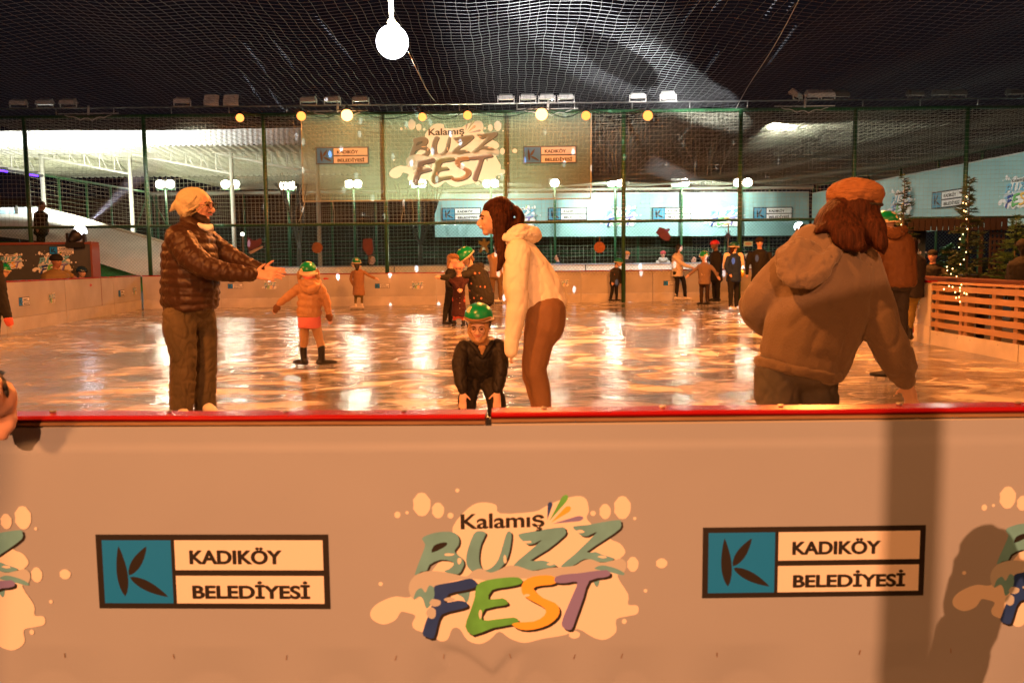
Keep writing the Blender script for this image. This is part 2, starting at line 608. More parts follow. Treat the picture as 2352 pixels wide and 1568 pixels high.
    # worn patch of the dark letter and scuffs
    for (a, b, c, d_) in ((590, 930, 40, 26), (560, 1010, 34, 40), (700, 905, 36, 14)):
        flat(mb, [[q((a + c * cos(t * pi / 6) * (1 + 0.25 * rnd.random()), b + d_ * sin(t * pi / 6) * (1 + 0.3 * rnd.random()))) for t in range(12)]], 10.5 * e, 1)
    for x, y, a, b in ((1680, 395, 36, 12), (1290, 470, 30, 10), (700, 560, 45, 12), (780, 610, 16, 26), (1120, 600, 14, 30), (1460, 640, 26, 10), (1850, 590, 34, 10), (930, 1020, 14, 34), (1280, 880, 24, 10)):
        flat(mb, [[q((x + a * cos(t * pi / 6) * (0.7 + 0.5 * rnd.random()), y + b * sin(t * pi / 6) * (0.7 + 0.5 * rnd.random()))) for t in range(12)]], 10.7 * e, 0)
    a, b = q((797, 366)), q((1416, 250))
    for k, dx in enumerate((-0.0013, 0.0, 0.0013)):
        text_fit(mb, 'Kalamış', a[0] + dx, b[0] + dx, a[1], b[1] + dx, (5.5 + 0.1 * k) * e, 3, bold=0.014, rot=radians(1.2))

    def tear(x0, y0, x1, y1, w, mi):
        A, B = Vector((x0, y0)), Vector((x1, y1))
        d = B - A
        nn = Vector((-d.y, d.x)).normalized()
        L, R = [], []
        for i in range(12):
            t = i / 11
            k = w * t * (1 if t < 0.8 else sqrt(max(0, 1 - ((t - 0.8) / 0.21) ** 2)))
            c = A + d * t
            L.append(q(c + nn * k))
            R.append(q(c - nn * k))
        flat(mb, [L[1:] + R[::-1][:-1] + [q(A)]], 5.5 * e, mi)
    tear(1440, 302, 1466, 168, 21, 4)
    tear(1455, 312, 1588, 118, 28, 5)
    tear(1468, 324, 1612, 208, 27, 6)
    tear(1476, 333, 1706, 290, 24, 7)
    return mb.mesh('festival_logo')


EMB = emblem_mesh()
FST = festival_mesh()
for m in EMBLEM_MATS:
    EMB.materials.append(m)
for m in FEST_MATS:
    FST.materials.append(m)
# sun-faded print of the see-through banner
def faded(me, name, k, al):
    c = me.copy()
    for i, m in enumerate(me.materials):
        col = m.node_tree.nodes['Principled BSDF'].inputs['Base Color'].default_value[:3]
        c.materials[i] = (mat(m.name + '_thin', tuple(v * (1 - k) + 0.6 * k for v in col), 0.6, transl=0.35, alpha=al))
    c.name = name
    return c


EMB_F = EMB.copy()
EMB_F.name = 'city_emblem'
EMB_F.materials[1] = mat('print_blue_far', (0.06, 0.27, 0.40), 0.55)  # same blue ink, recoloured for the white-lit far banners
EMB_T = faded(EMB, 'city_emblem', 0.12, 0.85)
FST_T = faded(FST, 'festival_logo', 0.55, 0.50)


def mark(me, name, parent, a, b, centre, width, off=0.004):
    """puts a print on the vertical plane a->b (xy direction), centred at a world point"""
    d = Vector((b.x - a.x, b.y - a.y, 0)).normalized()
    ang = math.atan2(d.y, d.x)
    nrm = Vector((d.y, -d.x, 0))
    o = bpy.data.objects.new(name, me)
    COL.objects.link(o)
    o.parent = parent
    o.location = Vector(centre) + nrm * off - parent.location
    o.rotation_euler = (0, 0, ang)
    o.scale = (width, 1.0, width)
    return o

def neg(o):
    return -o.location


def children(o):
    return [c for c in COL.objects if c.parent == o]


def copy_tree(o, loc=None, parent=None, label=None):
    c = o.copy()
    COL.objects.link(c)
    if parent is not None:
        c.parent = parent
    if loc is not None:
        c.location = loc
    if label:
        c['label'] = label
    for ch in list(o.children):
        copy_tree(ch, None, c)
    return c


# ------------------------------------------------------------------ ground and ice
M_GROUND = mat('dark_asphalt', (0.035, 0.033, 0.032), 0.8, bump=0.4, bscale=60, var=0.3, vscale=0.8)
MB().box((-150, -20, -0.6), (150, 300, -0.12)).build('ground', M_GROUND)['kind'] = 'structure'

L0, L1 = onz(0, 769), onz(326, 709.5)                     # left wall foot
FARL, FARR = L1.copy(), onz(1735, 689)
R1, R0 = onz(2087, 781), onz(2352, 834)                   # right wall foot
Lf = L0 + (L0 - L1) * ((L0.y - 1.45) / (L1.y - L0.y))
R_end = Vector((R0.x + 0.25, 1.45, 0))


def ice_material():
    m = bpy.data.materials.new('wet_ice')
    m.use_nodes = True
    n, l = m.node_tree.nodes, m.node_tree.links
    b = n['Principled BSDF']
    tc = n.new('ShaderNodeTexCoord')

    def noi(scale, det, st=(1, 1, 1), rot=0.0, dist=0.0):
        mp = n.new('ShaderNodeMapping')
        mp.inputs['Scale'].default_value = st
        mp.inputs['Rotation'].default_value = (0, 0, rot)
        l.new(tc.outputs['Object'], mp.inputs[0])
        t = n.new('ShaderNodeTexNoise')
        t.inputs['Scale'].default_value = scale
        t.inputs['Detail'].default_value = det
        t.inputs['Distortion'].default_value = dist
        l.new(mp.outputs[0], t.inputs['Vector'])
        return t.outputs['Fac']

    def ramp(x, p0, p1, c0, c1):
        r = n.new('ShaderNodeValToRGB')
        r.color_ramp.elements[0].position = p0
        r.color_ramp.elements[1].position = p1
        r.color_ramp.elements[0].color = (c0, c0, c0, 1) if not isinstance(c0, tuple) else (*c0, 1)
        r.color_ramp.elements[1].color = (c1, c1, c1, 1) if not isinstance(c1, tuple) else (*c1, 1)
        l.new(x, r.inputs[0])
        return r.outputs[0]

    def mth(op, a, bb):
        k = n.new('ShaderNodeMath')
        k.operation = op
        for i, v in enumerate((a, bb)):
            if isinstance(v, (int, float)):
                k.inputs[i].default_value = v
            else:
                l.new(v, k.inputs[i])
        return k.outputs[0]

    # skate scratches: thin curved lines from several stretched, distorted voronoi edges
    def scratch(rot, sc, st, thick):
        mp = n.new('ShaderNodeMapping')
        mp.inputs['Scale'].default_value = st
        mp.inputs['Rotation'].default_value = (0, 0, rot)
        l.new(tc.outputs['Object'], mp.inputs[0])
        ns = n.new('ShaderNodeTexNoise')
        ns.inputs['Scale'].default_value = 0.5
        l.new(mp.outputs[0], ns.inputs['Vector'])
        add = n.new('ShaderNodeVectorMath')
        add.operation = 'MULTIPLY_ADD'
        l.new(ns.outputs['Color'], add.inputs[0])
        add.inputs[1].default_value = (1.6, 1.6, 0)
        l.new(mp.outputs[0], add.inputs[2])
        v = n.new('ShaderNodeTexVoronoi')
        v.feature = 'DISTANCE_TO_EDGE'
        v.inputs['Scale'].default_value = sc
        l.new(add.outputs[0], v.inputs['Vector'])
        return ramp(v.outputs['Distance'], 0.0, thick, 1.0, 0.0)
    s1 = scratch(0.5, 1.1, (0.35, 1.3, 1), 0.012)
    s2 = scratch(-0.7, 1.3, (0.3, 1.5, 1), 0.012)
    s3 = scratch(1.3, 0.9, (0.4, 1.2, 1), 0.010)
    s4 = scratch(0.1, 2.0, (0.3, 1.0, 1), 0.016)
    sc = mth('MAXIMUM', mth('MAXIMUM', s1, s2), mth('MAXIMUM', s3, s4))
    thin = noi(0.9, 3)
    sc = mth('MULTIPLY', sc, ramp(thin, 0.40, 0.62, 0.0, 1.0))
    wet = ramp(noi(0.40, 6, (1, 1, 1), 0.2, 0.8), 0.37, 0.55, 0.0, 1.0)      # dry, snowy patches against wet film
    streaks = ramp(noi(1.9, 7, (0.85, 1.0, 1), 0.15, 0.9), 0.42, 0.60, 0.0, 1.0)
    patch = mth('MULTIPLY', wet, streaks)
    # colour: bluish grey wet ice -> white shaved ice
    mx = n.new('ShaderNodeMixRGB')
    mx.inputs[1].default_value = (0.15, 0.135, 0.12, 1)
    mx.inputs[2].default_value = (0.72, 0.70, 0.66, 1)
    l.new(mth('MINIMUM', mth('ADD', mth('MULTIPLY', patch, 0.9), mth('MULTIPLY', sc, 0.7)), 1.0), mx.inputs[0])
    l.new(mx.outputs[0], b.inputs['Base Color'])
    r = mth('ADD', mth('MULTIPLY', patch, 0.22), mth('ADD', mth('MULTIPLY', streaks, 0.04), 0.07))
    l.new(mth('ADD', r, mth('MULTIPLY', sc, 0.15)), b.inputs['Roughness'])
    b.inputs['Specular IOR Level'].default_value = 0.55
    fine = noi(30, 3, (1, 1, 1))
    mid = noi(6.5, 5, (1, 1, 1), 0.1, 0.6)
    hgt = mth('ADD', mth('ADD', mth('MULTIPLY', fine, 0.22), mth('MULTIPLY', mid, 0.8)), mth('MULTIPLY', sc, -0.5))
    bp = n.new('ShaderNodeBump')
    bp.inputs['Strength'].default_value = 0.7
    bp.inputs['Distance'].default_value = 0.014
    l.new(hgt, bp.inputs['Height'])
    l.new(bp.outputs[0], b.inputs['Normal'])
    return m


mb = MB()
poly = [Lf, Vector((R_end.x, 1.45, 0)), R0, R1, FARR, FARL]
poly = [Vector((p.x, p.y, 0)) for p in poly]
mb.add([p + Vector((0, 0, -0.1)) for p in poly] + poly, [tuple(range(6))[::-1], tuple(range(6, 12))] + [(i, (i + 1) % 6, 6 + (i + 1) % 6, 6 + i) for i in range(6)])
ice = mb.build('ice', ice_material())
ice['kind'] = 'structure'

# ------------------------------------------------------------------ rink boards
M_BOARD = mat('board_white_plastic', (0.54, 0.52, 0.48), 0.32, bump=0.05, bscale=8, var=0.10, vscale=1.6, color2=(0.42, 0.40, 0.36))
M_KICK = mat('board_kick_plastic', (0.56, 0.53, 0.48), 0.35, var=0.12, vscale=3)
M_RED = mat('red_plastic_rail', (0.28, 0.006, 0.008), 0.2, spec=0.6, var=0.10, vscale=5)
M_STEEL = mat('galvanised_steel', (0.45, 0.45, 0.43), 0.35, metal=0.9, bump=0.1, bscale=30)
M_WOOD = mat('plain_timber', (0.34, 0.20, 0.10), 0.6, bump=0.35, bscale=14, stretch=(1, 1, 9), color2=(0.24, 0.13, 0.06), vscale=3)
ARROW = MB()
flat(ARROW, [[(-0.5, 0), (-0.12, 0.26), (-0.12, 0.12), (0.5, 0.12), (0.5, -0.12), (-0.12, -0.12), (-0.12, -0.26)]], 0.002, 0)
flat(ARROW, [[(-0.05, 0.16), (0.08, 0.32), (0.2, 0.16)]], 0.003, 0)
ARROW = ARROW.mesh('red_arrow')
ARROW.materials.append(mat('red_sticker', (0.55, 0.02, 0.02), 0.5))


def board(a, b, top, label, group, rail=True, thick=0.05):
    """one rink board panel standing along a->b, face towards the ice (right-hand normal)"""
    a, b = Vector((a.x, a.y, 0)), Vector((b.x, b.y, 0))
    L = (b - a).length
    ang = math.atan2(b.y - a.y, b.x - a.x)
    M = Matrix.Rotation(ang, 4, 'Z')
    t = empty('rink_board', a, label, 'board', group)
    g = 0.012
    MB().box((g, 0.0, 0.27), (L - g, thick, top - 0.02), M=M).build('panel', M_BOARD, t)
    MB().box((g, -0.006, 0.0), (L - g, thick, 0.265), M=M).build('kick_plate', M_KICK, t)
    if rail:
        MB().box((0.002, -0.012, top - 0.019), (L - 0.002, thick + 0.03, top + 0.012), M=M).build('top_rail', M_RED, t)
    MB().box((L - g + 0.003, 0.012, 0.01), (L + g - 0.003, thick - 0.004, top - 0.03), M=M).build('joint_strip', M_STEEL, t)
    for x in (0.12, L - 0.12):
        MB().box((x - 0.03, thick, 0.0), (x + 0.03, thick + 0.05, top - 0.02), M=M).build('back_post', M_STEEL, t)
    return t


def on_line(a, b, px):
    """world xy where the picture column px meets the vertical plane through a and b"""
    d = ray(px, 640)
    # camera at origin in xy
    ax, ay, ex, ey = a.x, a.y, b.x - a.x, b.y - a.y
    k = (ax * ey - ay * ex) / (d.x * ey - d.y * ex)
    return Vector((d.x * k, d.y * k, 0))


def zat(p, py, px):
    return at(px, py, p.y).z


BT = at(1000, 626, on_line(FARL, FARR, 1000).y).z
far_boards = []
joints = [326, 505, 665, 834, 1002, 1168, 1334, 1499, 1620, 1735]
far_labels = ['white rink board in the far left corner, behind the man in the brown jacket',
              'white far rink board just right of the man in the brown jacket, two dark stickers',
              'white far rink board behind the girl in the puffer jacket',
              'white far rink board behind the small skater in the pale coat',
              'white far rink board behind the three children in a huddle',
              'white far rink board hidden behind the woman in the white hoodie',
              'white far rink board right of the woman in the white hoodie, behind the leaning child',
              'white far rink board behind the woman in white with black leggings',
              'white far rink board behind the child in the white crop sweater',
              'white far rink board behind the skaters by the far right corner']
for i in range(len(joints) - 1):
    far_boards.append(board(on_line(FARL, FARR, joints[i]), on_line(FARL, FARR, joints[i + 1]), BT, far_labels[i], 'far rink boards'))


def sticker(bd, a, b, px, py, me, name, wpx, off=0.004):
    p = on_line(a, b, px)
    s = F / p.y
    c = Vector((p.x, p.y, at(px, py, p.y).z))
    return mark(me, name, bd, a, b, c, wpx / s, off)


def far_board_of(px):
    for i in range(len(joints) - 1):
        if joints[i] <= px < joints[i + 1]:
            return far_boards[i]


for px, py, me, nm, w in ((540, 657, EMB, 'city_emblem', 34), (618, 655, FST, 'festival_logo', 34), (748, 640, ARROW, 'red_arrow', 13), (582, 640, ARROW, 'red_arrow', 13),
                          (877.5, 656.5, EMB, 'city_emblem', 33), (956.6, 655, FST, 'festival_logo', 32), (1292, 650, FST, 'festival_logo', 30), (1540, 650, EMB, 'city_emblem', 33)):
    sticker(far_board_of(px), FARL, FARR, px, py, me, nm, w)

LT = at(326, 633, L1.y).z
ljoint = [Lf.lerp(L0, 0.0), Lf.lerp(L0, 0.5), on_line(L0, L1, 8), on_line(L0, L1, 148), on_line(L0, L1, 259.5), L1]
left_labels = ['white left rink board nearest the camera, running out of the picture', 'white left rink board at the left edge of the picture',
               'white left rink board with a square festival sticker at its middle', 'white left rink board carrying a small red arrow',
               'short white left rink board at the far corner with two small stickers']
lb = [board(ljoint[i], ljoint[i + 1], LT, left_labels[i], 'left rink boards') for i in range(5)]
for bd, px, py, me, nm, w in ((lb[2], 52, 692, EMB, 'city_emblem', 60), (lb[2], 115, 684, FST, 'festival_logo', 46), (lb[3], 207, 655, ARROW, 'red_arrow', 16), (lb[4], 277, 673.5, EMB, 'city_emblem', 46), (lb[4], 307, 667, FST, 'festival_logo', 36)):
    sticker(bd, L0, L1, px, py, me, nm, w)

# right wall: solid board, then the slatted pallet rail
RT = at(2110, 645, on_line(R1, R0, 2110).y).z
rj = on_line(R1, R0, 2141)
rb = board(FARR, R1 + (FARR - R1) * 0.42, RT, 'white right rink board in the far right corner behind the woman in grey', 'right rink boards')
rb2 = board(R1 + (FARR - R1) * 0.42, R1 + (FARR - R1) * 0.02, RT, 'white right rink board hidden behind the woman in the grey fleece', 'right rink boards')
rb3 = board(R1 + (FARR - R1) * 0.02, rj, RT, 'white right rink board with half a festival sticker, next to the wooden slats', 'right rink boards')
sticker(rb3, R1, R0, 2106, 697, FST, 'festival_logo', 46)

M_SLAT = mat('raw_pallet_wood', (0.36, 0.22, 0.12), 0.65, bump=0.4, bscale=9, stretch=(6, 1, 12), color2=(0.34, 0.20, 0.10), vscale=2.5)


def pallet(a, b, label):
    a, b = Vector((a.x, a.y, 0)), Vector((b.x, b.y, 0))
    L = (b - a).length
    M = Matrix.Rotation(math.atan2(b.y - a.y, b.x - a.x), 4, 'Z')
    t = empty('slatted_rail', a, label, 'fence', 'slatted wooden rink rails')
    MB().box((0.01, 0.0, 0.0), (L - 0.01, 0.04, 0.2), M=M).build('kick_board', M_KICK, t)
    for k in range(5):
        z = 0.255 + k * 0.127
        MB().box((0, 0.0, z), (L, 0.022, z + 0.075), M=M).build('slat', M_SLAT, t)
    for x in (0.12, L * 0.36, L * 0.42, L * 0.72, L - 0.12):
        MB().box((x - 0.04, 0.023, 0.0), (x + 0.04, 0.115, 0.86), M=M).build('post', M_WOOD, t)
    MB().box((0, -0.01, 0.862), (L, 0.14, 0.885), M=M).build('top_plank', M_SLAT, t)
    s = MB()
    for x in (0.2, L * 0.35, L * 0.5, L * 0.8):
        s.cyl(M @ Vector((x, -0.004, 0.16)), M @ Vector((x, 0.002, 0.16)), 0.012)
    s.build('screw', M_STEEL, t)
    return t


pe = on_line(R1, R0, 2346)
pallet(rj, pe, 'slatted raw wood rail beside the white right board, lit by fairy lights')
pallet(pe, R_end + Vector((0, 3.5, 0)), 'slatted raw wood rail at the right edge of the picture')
board(R_end + Vector((0, 3.5, 0)), R_end, RT, 'white right rink board nearest the camera, outside the picture edge', 'right rink boards')

# ------------------------------------------------------------------ front boards, rail and big banner
ZT = 0.95
fa, fm1, fm2, fb = onz(0, 943.5, ZT), onz(1119, 939, ZT), onz(1130, 935.5, ZT), onz(2352, 922, ZT)


def front_board(a, b, label):
    a, b = Vector((a.x, a.y, 0)), Vector((b.x, b.y, 0))
    L = (b - a).length
    M = Matrix.Rotation(math.atan2(b.y - a.y, b.x - a.x), 4, 'Z')
    t = empty('rink_board', a, label, 'board', 'front rink boards')
    MB().box((0, -0.048, 0.0), (L, -0.008, ZT - 0.019), M=M).build('panel', M_BOARD, t)
    MB().box((0, -0.057, ZT - 0.0160), (L, -0.004, ZT - 0.0105), M=M).build('wood_strip', M_WOOD, t)
    r = MB()
    prof = [(-0.002, -0.010), (-0.002, -0.003), (-0.005, 0.0), (-0.052, 0.0), (-0.057, -0.0015), (-0.060, -0.005), (-0.057, -0.0085), (-0.052, -0.010)]
    n = 60
    vs, fs = [], []
    for i in range(n + 1):
        x = L * i / n
        wz = 0.0012 * sin(x * 7.3) + 0.0008 * sin(x * 17 + 1)
        for y, z in prof:
            vs.append(M @ Vector((x, y, ZT + z + wz * 0.4)))
    k = len(prof)
    for i in range(n):
        for j in range(k):
            fs.append((i * k + j, (i + 1) * k + j, (i + 1) * k + (j + 1) % k, i * k + (j + 1) % k))
    fs += [tuple(range(k)), tuple(range(n * k, n * k + k))[::-1]]
    r.add(vs, fs)
    r.build('top_rail', M_RED, t)
    x = 0.09
    while x < L:
        s = MB()
        c = M @ Vector((x, -0.022, ZT + 0.0022))
        s.ell(c, ((0.006, 0, 0), (0, 0.006, 0), (0, 0, 0.0022)), 10, 6)
        s.build('screw', M_STEEL, t)
        x += 0.205
    for x0 in (0.0, L - 0.02):
        MB().box((x0, -0.05, ZT - 0.03), (x0 + 0.02, -0.012, ZT - 0.0275), M=M)
    return t


front_board(fa + (fa - fm1) * 1.2, fa + (fa - fm1) * 0.22, 'front rink board with red rail outside the left edge of the picture')
front_board(fa + (fa - fm1) * 0.215, fm1, 'front rink board with red rail in front of the man in the brown jacket')
front_board(fm2, fb + (fb - fm2) * 0.28, 'front rink board with red rail in front of the two women, right of the joint')

M_VINYL = mat('pale_turquoise_vinyl', (0.37, 0.43, 0.53), 0.5, bump=0.35, bscale=1.7, bdist=0.05, var=0.03, vscale=2, detail=2.5)
bl = empty('front_banner', fm1, 'long pale turquoise vinyl banner hung under the red rail, nearest the camera', 'banner')
dl = (Vector((fm1.x, fm1.y, 0)) - Vector((fa.x, fa.y, 0))).normalized()
dr = (Vector((fb.x, fb.y, 0)) - Vector((fm2.x, fm2.y, 0))).normalized()
nl = Vector((dl.y, -dl.x, 0))
nr = Vector((dr.y, -dr.x, 0))
OFF = 0.062
BA = Vector((fa.x, fa.y, 0)) - dl * 0.3 + nl * OFF
BM = Vector((fm1.x, fm1.y, 0)) + nl * OFF + dl * 0.004
BB = Vector((fb.x, fb.y, 0)) + dr * 0.35 + nr * OFF
K1, K2 = on_line(BA, BM, 815), on_line(BM, BB, 1500)
PL = [BA, K1, K2, BB]


def banner_pt(u, v):
    # u along, v down
    s = u * 3
    i = min(2, int(s))
    p = PL[i].lerp(PL[i + 1], s - i)
    z = ZT - 0.019 - v * 0.86
    # drape: soft sag near the bottom, pulled in by the lacing
    q = -0.05 * max(0, v - 0.445) * (1 + sin(p.x * 31 + 2 * sin(p.x * 5)))
    q -= 0.0022 * (1 / (1 + math.exp((v - 0.040) * 400)))
    fold = -math.exp(-((p.x + 0.07 - (v - 0.5) * 0.9) / 0.022) ** 2) * max(0, v - 0.435) * 0.22
    fold -= math.exp(-((p.x + 0.02 + (v - 0.5) * 0.5) / 0.015) ** 2) * max(0, v - 0.445) * 0.16
    q = max(q + fold, -0.0055)
    return p + nl * q + Vector((0, 0, z))


cl = MB().sheet(banner_pt, 420, 150)
cloth = cl.build('cloth', M_VINYL, bl, loc=neg(bl), smooth=True)
hem = MB()
MB().box((fm1.x - 0.03, fm1.y - 0.03, 0), (fm2.x + 0.05, fm1.y - 0.012, ZT - 0.012)).build('backing', INK, bl, neg(bl))
for i in range(15):
    u = 0.02 + 0.96 * i / 14 + rnd.uniform(-0.01, 0.01)
    p = banner_pt(u, 0.470)
    hem.cyl(p + nl * 0.003, p + nl * 0.003 + Vector((rnd.uniform(-.003, .003), 0, 0.008)), 0.0006, seg=5)
hem.build('lacing', M_WOOD, bl, loc=neg(bl))


def front_mark(px, py, w_px, me, name, rot):
    A, B = (BA, K1) if px < 800 else ((K1, K2) if px < 1500 else (K2, BB))
    p = on_line(A, B, px)
    c = at(px, py, p.y)
    s = F / p.y
    o = mark(me, name, bl, A, B, c, w_px / s, 0.0004)
    o.scale = (w_px / s, 0.05, w_px / s)
    o.rotation_euler[1] = radians(rot)
    return o


front_mark(489, 1312, 556, EMB, 'city_emblem', -0.1)
front_mark(1869, 1289, 528, EMB, 'city_emblem', 0.2)
front_mark(1157, 1310, 638, FST, 'festival_logo', -0.2)
front_mark(-205, 1330, 640, FST, 'festival_logo', 0)
front_mark(2480, 1285, 600, FST, 'festival_logo', 0.0)

# fence post behind the camera that throws its shadow on the banner
M_GREENP = mat('green_painted_steel', (0.024, 0.090, 0.035), 0.38, bump=0.1, bscale=25, var=0.25, vscale=4)

near = empty('near_fence', (0, -1.5, 0), 'green steel fence post behind the camera that shades the front banner', 'fence')
for x in (-4.6, 0.545, 4.6):
    MB().cyl((x, -1.5, -0.12), (x, -1.5, 6.0), 0.032, seg=12).build('post', M_GREENP, near, neg(near), True)
pl_ = MB()
vs = [Vector((0.42, -1.47, 2.45)), Vector((1.25, -1.47, 2.69)), Vector((1.25, -1.47, 2.12)), Vector((0.42, -1.47, 2.12))]
pl_.add(vs + [v + Vector((0, 0.02, 0)) for v in vs], [(0, 1, 2, 3), (7, 6, 5, 4), (0, 4, 5, 1), (1, 5, 6, 2), (2, 6, 7, 3), (3, 7, 4, 0)])
pl_.build('shade_plate', M_BOARD, near, neg(near))  # unseen plate added to shade the lower half of the woman in grey

# ------------------------------------------------------------------ tall green fence behind the far boards
YF = 25.9


def fp(px, py, Y=YF):
    return at(px, py, Y)


ZTOP = fp(1176, 258).z
ZMID = fp(1176, 511).z
ZRAIL = fp(1176, 238).z
fence = empty('tall_fence', (0, YF, 0), 'tall green steel fence with netting behind the far rink boards', 'fence')
post_px = [(-190, 600), (72, 560), (343, 560), (615, 560), (888, 560), (1161, 500), (1432, 560), (1698, 560), (1961, 420), (2217, 420), (2480, 420)]
for px, py in post_px:
    p = fp(px, py)
    MB().cyl((p.x, YF, -0.12), (p.x, YF, ZTOP), 0.062, seg=12).build('post', M_GREENP, fence, neg(fence), True)
xl, xr = fp(-250, 500).x, fp(2600, 500).x
MB().cyl((xl, YF, ZTOP), (xr, YF, ZTOP), 0.055, seg=10).build('top_rail', M_GREENP, fence, neg(fence), True)
MB().cyl((xl, YF, ZMID), (xr, YF, ZMID), 0.045, seg=10).build('middle_rail', M_GREENP, fence, neg(fence), True)
rail = MB().cyl((xl, YF, ZRAIL), (xr, YF, ZRAIL), 0.02, seg=8)
x = xl
while x < xr:
    rail.cyl((x, YF, ZTOP), (x, YF, ZRAIL), 0.016, seg=6)
    x += 1.72
rail.build('lamp_rail', M_STEEL, fence, neg(fence), True)
M_CORD = mat('white_rope', (0.6, 0.6, 0.56), 0.8)
M_NETC = mat('net_cord', (0.125, 0.13, 0.135), 0.8)
M_CORDG = mat('net_cord_old', (0.40, 0.40, 0.30), 0.8)
M_LINK = mat('chain_link_wire', (0.045, 0.11, 0.06), 0.5, metal=0.3)


def ribbon(mb, pts, w, up):
    """square cord: two crossed strips"""
    P = [Vector(p) for p in pts]
    vs, fs = [], []
    n = len(P)
    for i in range(n):
        t = (P[min(i + 1, n - 1)] - P[max(0, i - 1)]).normalized()
        s = t.cross(up)
        if s.length < 1e-4:
            s = t.cross(Vector((1, 0, 0)))
        s.normalize()
        q = s.cross(t)
        vs += [P[i] + s * w, P[i] + q * w, P[i] - s * w, P[i] - q * w]
    for i in range(n - 1):
        for j in range(4):
            fs.append((i * 4 + j, i * 4 + (j + 1) % 4, i * 4 + 4 + (j + 1) % 4, i * 4 + 4 + j))
    mb.add(vs, fs)


cl = MB()
z0, z1 = 0.85, ZMID
x = xl - 2
while x < xr:
    for sg in (1, -1):
        a = Vector((x, YF - 0.05, z0 if sg > 0 else z1))
        b = Vector((x + (z1 - z0), YF - 0.05, z1 if sg > 0 else z0))
        ribbon(cl, (a, b), 0.0022, Vector((0, 1, 0)))
    x += 0.105
cl.build('chain_link', M_LINK, fence, neg(fence))
fn = MB()
z = ZMID + 0.05
while z < ZTOP:
    pts = [Vector((xl + (xr - xl) * i / 70, YF - 0.06 + 0.01 * sin(i), z - 0.035 * abs(sin(pi * (i * (xr - xl) / 70) / 3.4)) + 0.01 * sin(i * 1.7 + z * 9))) for i in range(71)]
    ribbon(fn, pts, 0.0034, Vector((0, 1, 0)))
    z += 0.125
x = xl
while x < xr:
    ribbon(fn, [Vector((x + 0.03 * sin(x * 3), YF - 0.06, ZMID)), Vector((x, YF - 0.05, ZTOP))], 0.0030, Vector((0, 1, 0)))
    x += 0.125
fn.build('netting', M_CORDG, fence, neg(fence))

# ------------------------------------------------------------------ net stretched over the rink (it runs on over the courts behind)
net = MB()


def nz(x, y):
    base = ZTOP + 0.03
    s = 0.0
    if y < YF:
        s = 0.10 * sin(x * 0.55 + 0.3) * sin(pi * y / YF) + 0.06 * sin(x * 1.9 + y * 0.35) + 0.20 * math.exp(-((x + 2.0) ** 2) / 60) * sin(pi * y / YF)
        s += 0.55 * (1 - y / YF)
    else:
        s = -0.25 * sin(pi * (y - YF) / 24) + 0.05 * sin(x * 1.3 + y * 0.4)
    return base + s


XW = 30.0
x = -XW
while x <= XW:
    n = 46
    jit = 0.02 * sin(x * 37)
    w = 0.0036
    ribbon(net, [Vector((x + jit + 0.02 * sin(i * 2.1 + x * 5), 2 + (YF - 2) * i / n, nz(x, 2 + (YF - 2) * i / n))) for i in range(n + 1)], w, Vector((0, 0, 1)))
    x += 0.20
y = 3.0
while y < YF:
    n = 80
    ribbon(net, [Vector((-XW + 2 * XW * i / n, y + 0.015 * sin(i * 1.3 + y * 3), nz(-XW + 2 * XW * i / n, y))) for i in range(n + 1)], 0.0032, Vector((0, 0, 1)))
    y += 0.20
netob = net.build('overhead_net', M_NETC)
tag(netob, 'white square-mesh cord net stretched overhead above the whole ice rink', 'net')
net2 = MB()
x = -16.0
while x <= 34:
    n = 14
    ribbon(net2, [Vector((x, YF + 26 * i / n, nz(x, YF + 26 * i / n) - 0.02)) for i in range(n + 1)], 0.0045, Vector((0, 0, 1)))
    x += 0.24
y = YF + 0.2
while y < YF + 26:
    n = 50
    ribbon(net2, [Vector((-16 + 50 * i / n, y, nz(-16 + 50 * i / n, y) - 0.02)) for i in range(n + 1)], 0.006, Vector((0, 0, 1)))
    y += 0.24
o = net2.build('court_net', M_CORDG)
tag(o, 'yellow-lit net roof over the courts beyond the green fence, right half of the picture', 'net')

# ------------------------------------------------------------------ floodlight boxes on the lamp rail
M_HOUS = mat('grey_cast_housing', (0.66, 0.66, 0.62), 0.45, metal=0.2, bump=0.1, bscale=20, var=0.2)
M_HOUSD = mat('dark_cast_housing', (0.06, 0.06, 0.055), 0.5, var=0.2)
M_LENS = mat('lamp_glass', (0.75, 0.75, 0.68), 0.1, spec=0.8)


